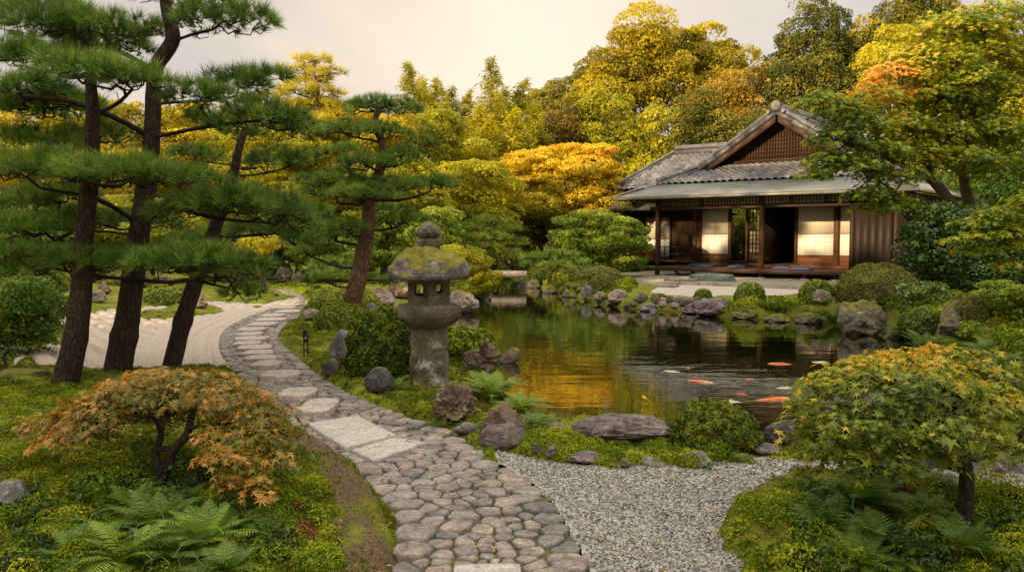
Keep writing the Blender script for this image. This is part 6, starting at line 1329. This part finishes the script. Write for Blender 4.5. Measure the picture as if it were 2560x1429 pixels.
B('leafy_bush', 'leafy undergrowth between the big clipped dome and the small fresh shrub', 18, 2115, [(2110, 735, 26, 18), (2140, 745, 20, 14)], GRN, .06, .13, flat=.8, tone=.6, trunk=.03, cat='bush', dens=1.3)
B('broadleaf_bush', 'broad-leaved green bush at the left edge of the raked gravel', 10.6, 55, [(60, 760, 60, 34), (20, 790, 60, 44), (90, 805, 40, 30), (40, 850, 70, 26)], GRN, .055, .14, flat=.7, tone=.55, trunk=.03, cat='bush', dens=1.5, tpl=LEAF)
B('broadleaf_bush', 'low dark sprig with small leaves at the left edge below the bush', 9.0, 10, [(20, 875, 36, 10), (-10, 895, 40, 16)], DGR, .05, .09, flat=.6, tone=.6, trunk=.02, cat='bush', dens=1.4, tpl=LEAF)
B('broadleaf_bush', 'bushy green plant behind the pinkish rock at left', 14, 120, [(110, 715, 50, 22), (60, 700, 60, 30), (150, 690, 40, 20)], GRN, .07, .17, flat=.7, tone=.65, trunk=.03, cat='bush', dens=1.3)
B('broadleaf_bush', 'green foliage mass high at the left edge behind the near pines', 13, -40, [(-20, 560, 60, 60), (10, 640, 60, 40)], GRN, .08, .2, flat=.7, tone=.6, trunk=.04, cat='bush')
# far wood and an added shade belt
def wood(nm, boxes, mat, lab_, leaf=.5):
    PP_, NN_ = [], []
    for x0, x1, y0, y1, z0, z1, n in boxes:
        n = int(n); p = np.c_[rng.uniform(x0, x1, n), rng.uniform(y0, y1, n), rng.random(n)]; hh_ = (.62+.38*fbm(np.c_[p[:, 0]*.16, p[:, 1]*.16], 3, 9)); c = np.floor(p[:, :2]/1.6); j = .5*_h(c[:, 0].astype(int), c[:, 1].astype(int), np.zeros(n, int), 4)
        p[:, 2] = z0+(z1-z0)*np.clip(hh_+j*.3, .1, 1)*(1-p[:, 2]**2); p += .5*np.stack([noise(p*1.1, 1), noise(p*1.1, 2), noise(p*1.1, 3)], 1); PP_.append(p); NN_.append(rng.normal(size=(n, 3))+[0, -.6, .8])
    P = np.concatenate(PP_); N = np.concatenate(NN_); v, f, r = leaves(P, N, leaf, .5, LEAFQ, np.clip(.4+.35*noise(P*.25, 5)+rng.normal(0, .15, len(P)), 0, 1)); o = mk(nm, v, f, mat, rnd=r); tag(o, lab_, None, kind='stuff'); return o
wood('woodland', [(-55, 75, 62, 74, 1, 11.5, 60000)], OLV, 'dark far wood closing the view behind the garden trees')
wood('hedge_belt', [(-26, 26, 39.5, 41, 0, 4.2, 26000)], OLV, 'dark undergrowth below the garden trees', .26)
wood('shade_belt', [(-26, -21, -26, -2.5, .5, 15.5, 30000), (-26, -21, -2.5, 11, .5, 15.5, 1500), (-26, -21, 11, 15, .5, 15.5, 1500)], OLV, 'unseen leaf belt added beyond the left edge of the view to shade the garden', .7)  # unseen leaves added to block the sun, thinned to let it reach the house
# ================================================================== FERNS, MOSS, KOI
FR1 = leafmat('fern_frond', [(0.022, 0.042, 0.006), (0.060, 0.105, 0.010), (0.12, 0.18, 0.014), (0.22, 0.27, 0.025)], .3, rough=.5, spec=.35, bamt=.3)
def frond(L, seed, npair=22):
    r = np.random.default_rng(seed); n = npair; t = np.linspace(0, 1, n+6); el0 = r.uniform(.95, 1.35); curl = r.uniform(1.3, 2.0); ang = el0-curl*t; dx = np.cos(ang); dz = np.sin(ang); X = np.r_[0, np.cumsum(dx[:-1])]*L/(n+5); Z = np.r_[0, np.cumsum(dz[:-1])]*L/(n+5); side = r.normal(0, .08)*X*X
    V, F = [], []; w = .004
    for i in range(len(t)-1):
        k = len(V); V += [(X[i], side[i]-w, Z[i]), (X[i], side[i]+w, Z[i]), (X[i+1], side[i+1]+w, Z[i+1]), (X[i+1], side[i+1]-w, Z[i+1])]; F += [(k, k+1, k+2), (k, k+2, k+3)]
    for i in range(4, len(t)-1):
        u = (i-4)/(n+1); pl_ = L*.24*max(.05, (sin(pi*min(1, u*1.1+.18)))**.8)*(1-.35*u); wd = L/(n+5)*.38
        for s in (-1, 1):
            a = radians(68-18*u)+r.normal(0, .05); d = np.array([cos(a), s*sin(a), 0]); d[2] = -.22+r.normal(0, .05); e = np.array([1, 0, 0]); o = np.array([X[i], side[i], Z[i]]); T = np.array([dx[i], 0, dz[i]]); dd = T*cos(a)+np.array([0, s*sin(a), 0])+np.array([0, 0, -.18]); k = len(V)
            V += [tuple(o-T*wd*.5), tuple(o+dd*pl_*.45-T*wd*.95), tuple(o+dd*pl_), tuple(o+dd*pl_*.5+T*wd*.75), tuple(o+T*wd*.5)]
            F += [(k, k+1, k+3), (k+1, k+2, k+3), (k, k+3, k+4)]
    return np.array(V), np.array(F)
FRT = [frond(1.0, k) for k in range(5)]
def fern(px, py, wpx, label, n=11, Y=None, mat=FR1, tone=.5, group=None, az=None, spread=pi, up=0):
    p = at_px(px, py, Y); L = wpx/2000*p[1]*.80; VV, FF, RR, off = [], [], [], 0; a0 = rng.uniform(0, 6)
    for k in range(n):
        a = (a0+k*2.399 if az is None else az+rng.uniform(-spread, spread)/1.0); tv, tf = FRT[rng.integers(0, 5)]; s = L*rng.uniform(.75, 1.15); tl_ = rng.uniform(-.25, .35)+up
        R1 = np.array([[cos(tl_), 0, -sin(tl_)], [0, 1, 0], [sin(tl_), 0, cos(tl_)]]); R2 = np.array([[cos(a), -sin(a), 0], [sin(a), cos(a), 0], [0, 0, 1]]); v = (tv*s)@(R2@R1).T
        VV.append(v); FF.append(tf+off); off += len(v); RR.append(np.clip(tone+rng.normal(0, .12)+rng.normal(0, .06, len(tf)), 0, 1))
    o = mk('fern', np.concatenate(VV), np.concatenate(FF), mat, rnd=np.concatenate(RR)); o.location = (p[0], p[1], p[2]-.01); tag(o, label, 'fern', group); return o
for px, py, w, lb_ in [(1235, 1000, 170, 'big arching fern right of the lantern shaft'), (1300, 1035, 150, 'fern hanging toward the pond right of the big arching one'), (1190, 985, 110, 'fern between the lantern and the jagged rock'), (1345, 1072, 110, 'low fern at the left end of the flat slab rock'),
                      (985, 975, 90, 'dark fern left of the lantern shaft'), (1095, 1075, 80, 'small fern in front of the craggy lantern rock'), (1180, 1080, 60, 'tiny star-like fern below the craggy lantern rock'),
                      (395, 1330, 230, 'fern under the orange maple trunk'), (310, 1420, 260, 'bright fern frond cluster at the bottom edge lower left'), (510, 1370, 250, 'wide fern right of the bright bottom cluster'), (600, 1330, 150, 'fern beside the red-brown moss at lower left'), (330, 1280, 150, 'upright fern left of the orange maple trunk'), (450, 1270, 150, 'dark fern behind the orange maple trunk'), (560, 1440, 180, 'fern at the bottom edge left of the bare soil strip'),
                      (2160, 1270, 240, 'large fern on the moss island under the near right maple'), (2230, 1400, 250, 'fern hanging over the bottom edge on the right moss island'), (2080, 1330, 190, 'left fern on the right moss island'), (2300, 1300, 170, 'fern just left of the near right maple trunk'), (2340, 1220, 120, 'fern behind the near right maple trunk'), (200, 1400, 200, 'dark fern nearest the lower left corner'), (670, 1350, 130, 'small fern beside the soil strip at lower left'), (2400, 1390, 200, 'fern right of the near right maple foot'), (2150, 1420, 200, 'fern at the bottom edge on the left of the right moss island'), (420, 1400, 200, 'fern in the middle of the lower left fern bed'),
                      (2085, 815, 110, 'fern tumbling to the water left of the cliff-like rock'), (2035, 800, 90, 'fern at the waterline left of the tumbling one'), (2130, 800, 80, 'small fern against the cliff-like rock'), (2275, 850, 120, 'fern right of the cliff-like rock'), (2320, 890, 140, 'large fern hanging over the right shore'), (2400, 900, 120, 'fern below the yellow moss capped rock'), (2290, 790, 90, 'fern above the right shore under the dark shrub'), (2480, 900, 140, 'fern at the right edge above the orange maple'),
                      (1385, 730, 60, 'fern on the bank between the bridge and the low hedge'), (1430, 728, 56, 'fern left of the round shrub on the moss point'), (1345, 715, 50, 'fern at the right bridge end over the water'), (1610, 745, 40, 'grassy fern at the top of the stone wall')]:
    fern(px, py, w, lb_, n=int(13+w/16), tone=.62 if 'bright' in lb_ or 'arching' in lb_ else .36)
# moss tufts
m = M('moss_tuft'); geo = m.n('ShaderNodeNewGeometry'); mid = m.noise(5, 5, 0.7, vec=geo.outputs['Position']); bg_ = m.noise(.9, 4, 0.6, vec=geo.outputs['Position'])
c = m.ramp(m.math('ADD', m.math('MULTIPLY', m.attr(), .5), m.math('MULTIPLY', mid, .55)), [(0.2, (0.022, 0.042, 0.005)), (0.42, (0.075, 0.130, 0.008)), (0.6, (0.18, 0.215, 0.012)), (0.8, (0.34, 0.32, 0.02))])
c = m.mix(m.ramp(bg_, [(0.50, 0.0), (0.68, 0.65)]), c, m.mix(m.attr(), (0.11, 0.08, 0.012), (0.30, 0.24, 0.02)))
tl_ = m.n('ShaderNodeBsdfTranslucent'); m.L(c, tl_.inputs[0]); ms = m.n('ShaderNodeMixShader'); ms.inputs[0].default_value = .3; m.L(m.bsdf(c, .8, .15), ms.inputs[1]); m.L(tl_.outputs[0], ms.inputs[2]); MT = m.done(ms.outputs[0])
tv, tf = tuft(8, (.15, 1.15), .075, 77)
N = 420000; Y = 2.7+(rng.random(N)**1.6)*13; X = rng.uniform(-1, 1, N)*(Y*.68+.3); P = np.c_[X, Y]
inner = (sdf(GRAV_L, P) > .02) | (sdf(ISL, P) < 0) ; inner &= (sdf(GRAV_R, P) > .03) & (sdf(PATH, P) > .0) & (sdf(POND, P) > .12)
for sp_ in (GRAV_H,): inner &= sdf(sp_, P) > .02
inner &= (sdf(SOIL, P) > .02) | (rng.random(N) < .10); br = noise(np.c_[P*1.7], 55); inner &= (rng.random(N) < .95-.75*sstep(.25, .5, br)); P = P[inner]; z = Hz(P[:, 0], P[:, 1]); nr_ = (P[:, 1] < 14)
z = z+np.where(nr_, lumpf(P, z), 0)
n = len(P); size = .027*np.clip(1+.75*fbm(P*4.5, 2, 8), .25, 2.2)*(P[:, 1]/6)**.3
V, F, r = scatter(tv, tf, np.c_[P, z-.002], quatrot(n, np.c_[rng.normal(0, .25, (n, 2)), np.ones(n)]), size, rng.random(n)); o = mk('moss_tufts', V, F, MT, rnd=r); tag(o, 'short green and gold moss covering the ground beside path and pond', None, kind='stuff'); print('tufts', n)
# moss and grit in the joints of the path
n = 60000; Y = 2.7+(rng.random(n)**1.5)*12; X = rng.uniform(-1, 1, n)*(Y*.6+.3); P = np.c_[X, Y]; dp = sdf(PATH, P); k = (dp < 0) & (rng.random(n) < .12+.88*sstep(.0, .35, noise(P*1.8, 91)+.35*sstep(-.25, -.02, dp)))
for sp_ in SL_POLY: k &= sdf(sp_, P) > .0
P = P[k]; n = len(P); V, F, r = scatter(tv, tf, np.c_[P, np.full(n, -.002)], quatrot(n, np.c_[rng.normal(0, .3, (n, 2)), np.ones(n)]), .021*rng.uniform(.6, 1.15, n), rng.random(n)*.7); o = mk('joint_moss', V, F, MT, rnd=r); tag(o, 'fine moss growing in the joints between the cobbles', None, kind='stuff')
# moss cushions and leafy ground cover under the two near maples
def cushions(name, polys, ncl, rad, nleaf, leaf, mat, label, hf=.7, jit=.7, tpl=LEAFQ, tone=.5, tv_=.2):
    VV, FF, RR, off = [], [], [], 0
    for poly, nc_ in zip(polys, ncl):
        lo_, hi_ = poly.min(0), poly.max(0); c = np.c_[rng.uniform(lo_[0], hi_[0], nc_*4), rng.uniform(max(lo_[1], 2.7), hi_[1], nc_*4)]
        c = c[(sdf(poly, c) < 0) & (sdf(PATH, c) > .12) & (sdf(GRAV_R, c) > .025) & (sdf(GRAV_L, c) > .06) & (sdf(GRAV_H, c) > .1) & (sdf(SOIL, c) > -.02) & (sdf(POND, c) > .25)][:nc_]
        z = Hz(c[:, 0], c[:, 1]); z = z+lumpf(c, z); r = rad*np.exp(rng.normal(0, .35, len(c))); n = (nleaf*(r/rad)**2).astype(int)+8; I = np.repeat(np.arange(len(c)), n)
        d = rng.normal(size=(len(I), 3)); d[:, 2] = np.abs(d[:, 2]); d /= np.linalg.norm(d, axis=1)[:, None]; so = rng.uniform(0, 60, len(c)); q = r[I]*(1+.3*noise(d*3+so[I][:, None], 2))*rng.uniform(.8, 1.0, len(I))
        P = np.c_[c, z-.01][I]+d*q[:, None]*[1, 1, hf]; ct = rng.normal(0, tv_, len(c)); v, f, rr_ = leaves(P, d, leaf, jit, tpl, np.clip(tone+ct[I]+rng.normal(0, .15, len(I))+.15*(d[:, 2]-.5), 0, 1)); VV.append(v); FF.append(f+off); off += len(v); RR.append(rr_)
    o = mk(name, np.concatenate(VV), np.concatenate(FF), mat, rnd=np.concatenate(RR)); tag(o, label, None, kind='stuff')
PA = gpoly([(-60, 1200), (120, 1190), (300, 1195), (500, 1185), (700, 1180), (800, 1225), (850, 1330), (840, 1429), (820, 1700), (-100, 1700)], .1, 2)
PB = gpoly([(1815, 1320), (1850, 1285), (1940, 1255), (2200, 1222), (2450, 1245), (2620, 1265), (2750, 1700), (1950, 1700), (1850, 1400)], .1, 2)
PC = gpoly([(-50, 960), (250, 950), (600, 960), (720, 1050), (790, 1140), (600, 1200), (0, 1200)], .1, 2); PD = gpoly([(1300, 1090), (1700, 1120), (2000, 1130), (1950, 1160), (1500, 1170), (1330, 1145)], .05, 2); PE = gpoly([(890, 985), (1000, 960), (1120, 1000), (1250, 1080), (1190, 1130), (1000, 1030)], .05, 2); PF = gpoly([(700, 840), (760, 800), (900, 830), (900, 960), (820, 940), (740, 880)], .05, 2)
MC = leafmat('cushion_moss', [(0.018, 0.034, 0.004), (0.060, 0.105, 0.007), (0.15, 0.185, 0.010), (0.29, 0.285, 0.016)], .25, spec=.1, rough=.8, bamt=.45)
GCV = leafmat('ground_cover_leaf', [(0.008, 0.018, 0.004), (0.020, 0.042, 0.006), (0.045, 0.085, 0.009), (0.10, 0.15, 0.014)], .25, bamt=.3); RDM = leafmat('red_brown_moss', [(0.05, 0.018, 0.008), (0.12, 0.040, 0.014), (0.20, 0.075, 0.02)], .2, bamt=.3)
cushions('moss_cushions', [PA, PB, PC, PD, PE, PF], [720, 560, 560, 200, 150, 160], .058, 170, .0125, MC, 'fluffy bright green moss cushions on the near banks', tone=.55)
PG = gpoly([(40, 1250), (300, 1215), (620, 1230), (700, 1330), (640, 1600), (0, 1600)], .1, 2); PH = gpoly([(1960, 1300), (2150, 1240), (2400, 1260), (2600, 1290), (2700, 1650), (2050, 1650)], .1, 2)
cushions('ground_cover', [PG, PH], [80, 80], .07, 150, .024, GCV, 'dark low leafy ground cover under the two near maples', hf=1.0, jit=.9, tpl=LEAF, tone=.45)
PI_ = gpoly([(600, 1230), (720, 1240), (760, 1330), (640, 1420), (560, 1380)], .1, 2); PJ = gpoly([(2080, 1230), (2330, 1225), (2380, 1270), (2150, 1280)], .1, 2)
PK = gpoly([(1470, 740), (1640, 762), (1850, 764), (2010, 758), (2150, 800), (1990, 798), (1800, 788), (1600, 768)], .05, 2); PL_ = gpoly([(2180, 770), (2350, 725), (2600, 700), (2700, 900), (2450, 900), (2330, 878), (2230, 840)], .3, 2); PM_ = gpoly([(570, 716), (720, 700), (900, 740), (990, 790), (900, 850), (760, 800), (770, 760)], .1, 2)
PN_ = gpoly([(1330, 690), (1480, 690), (1600, 690), (1500, 745), (1400, 735)], .2, 2)
cushions('bank_moss', [PK, PL_, PM_, PN_], [420, 620, 70, 260], .12, 90, .042, MC, 'moss and low plants covering the far banks of the pond', tone=.45)
cushions('red_moss', [PI_, PJ], [34, 26], .045, 110, .016, RDM, 'patches of red-brown moss among the ferns', tone=.5)
# fallen leaves
n = 2600; Y = 3+(rng.random(n)**1.5)*10; X = rng.uniform(-1, 1, n)*(Y*.66); P = np.c_[X, Y]; k = (sdf(POND, P) > .2) & (sdf(GRAV_L, P) > .05); P = P[k]; z = Hz(P[:, 0], P[:, 1]); z = np.maximum(z+lumpf(P, z)+.022, .040); n = len(P)
m = M('fallen_leaf'); FLM = m.done(m.bsdf(m.ramp(m.attr(), [(0, (0.09, 0.045, 0.018)), (.5, (0.25, 0.13, 0.03)), (1, (0.42, 0.28, 0.05))]), .8, .2))
v, f, r = scatter(LEAF[0], LEAF[1], np.c_[P, z], quatrot(n, np.c_[rng.normal(0, .35, (n, 2)), np.ones(n)]), rng.uniform(.014, .034, n), rng.random(n)); o = mk('fallen_leaves', v, f, FLM, rnd=r); tag(o, 'tiny fallen leaves scattered on moss and stones', None, kind='stuff')
# koi
def koimat(name, base, patch, th):
    m = M(name); n = m.noise(7, 2, .5); return m.done(m.bsdf(m.mix(m.ramp(n, [(th, 0), (th+.05, 1)]), base, patch), .35, .4))
KO = koimat('orange_koi_skin', (0.50, 0.12, 0.015), (0.62, 0.22, 0.03), .5); KW = koimat('white_koi_skin', (0.50, 0.44, 0.30), (0.65, 0.42, 0.14), .55); KM = koimat('patched_koi_skin', (0.52, 0.12, 0.02), (0.50, 0.40, 0.26), .55); KG = koimat('golden_koi_skin', (0.75, 0.42, 0.06), (0.8, 0.55, 0.15), .5)
def koi(px, py, wpx, ang, mat, label):
    p = G(px, py, ZW-.016); L = 1.0*wpx/2000*p[1]/max(.35, abs(cos(ang))); n = 20; t = np.linspace(0, 1, n); bend = .06*np.sin(t*4+px)*L
    rw = .095*L*np.sin(pi*np.clip(t*.93+.06, 0, 1))**.75*(1-.45*t)+.004; rh = rw*1.1; a = np.arange(12)*2*pi/12; V = []
    for k in range(n):
        for b in a: V.append((L*(.5-t[k]), bend[k]+cos(b)*rw[k], sin(b)*rh[k]))
    F = [(i*12+j, i*12+(j+1) % 12, (i+1)*12+(j+1) % 12, (i+1)*12+j) for i in range(n-1) for j in range(12)]
    root = empty('koi', p, ang, label, 'koi carp'); mk('body', V, np.array(F), mat, root, smooth=True)
    e = bend[-1]; fv = [(-L*.46, e, .004), (-L*.62, e+.10*L, .0), (-L*.57, e+.01*L, .002), (-L*.64, e-.07*L, 0)]; mk('tail_fin', fv, np.array([(0, 1, 2), (0, 2, 3)]), mat, root)
    for s in (-1, 1): mk('pectoral_fin', [(L*.26, s*rw[5]*.8, 0), (L*.14, s*(rw[5]+.11*L), -.01), (L*.17, s*rw[6]*.8, 0)], np.array([(0, 1, 2)]), mat, root)
    mb = MB(); mb.add([(0, 0, .0), (L*.1, bend[9], rh[9]*.9), (-L*.02, bend[10], rh[10]*1.7), (-L*.14, bend[12], rh[12]*.9)], [(0, 1, 2), (0, 2, 3)]); mb.build('dorsal_fin', mat, root)
for px, py, w, a, mt, lb_ in [(1683, 931, 52, 2.75, KW, 'small white and yellow koi left of the group'), (1722, 922, 16, 1.4, KM, 'orange koi seen head-on above the long one'), (1745, 956, 74, -.45, KM, 'orange and white koi slanting to the right'), (1872, 951, 44, .35, KO, 'orange koi with raised tail in the middle of the group'), (1953, 912, 68, 3.1, KO, 'long slim orange koi farthest back'),
                             (1856, 989, 36, 2.4, KM, 'orange-red koi above the pale one'), (1826, 1008, 80, 3.3, KW, 'long pale koi nearest the round clipped shrub'), (1930, 1002, 112, .02, KO, 'longest orange koi lying flat to the right'), (1968, 973, 58, 2.9, KW, 'white koi half hidden by the near maple'), (2055, 908, 52, 2.85, KW, 'white koi farthest right near the reflection'), (1496, 992, 32, 2.6, KO, 'lone orange koi in the golden reflection'), (1614, 996, 18, 1.8, KG, 'small golden koi right of the lone orange one')]:
    koi(px, py, w, a, mt, lb_)
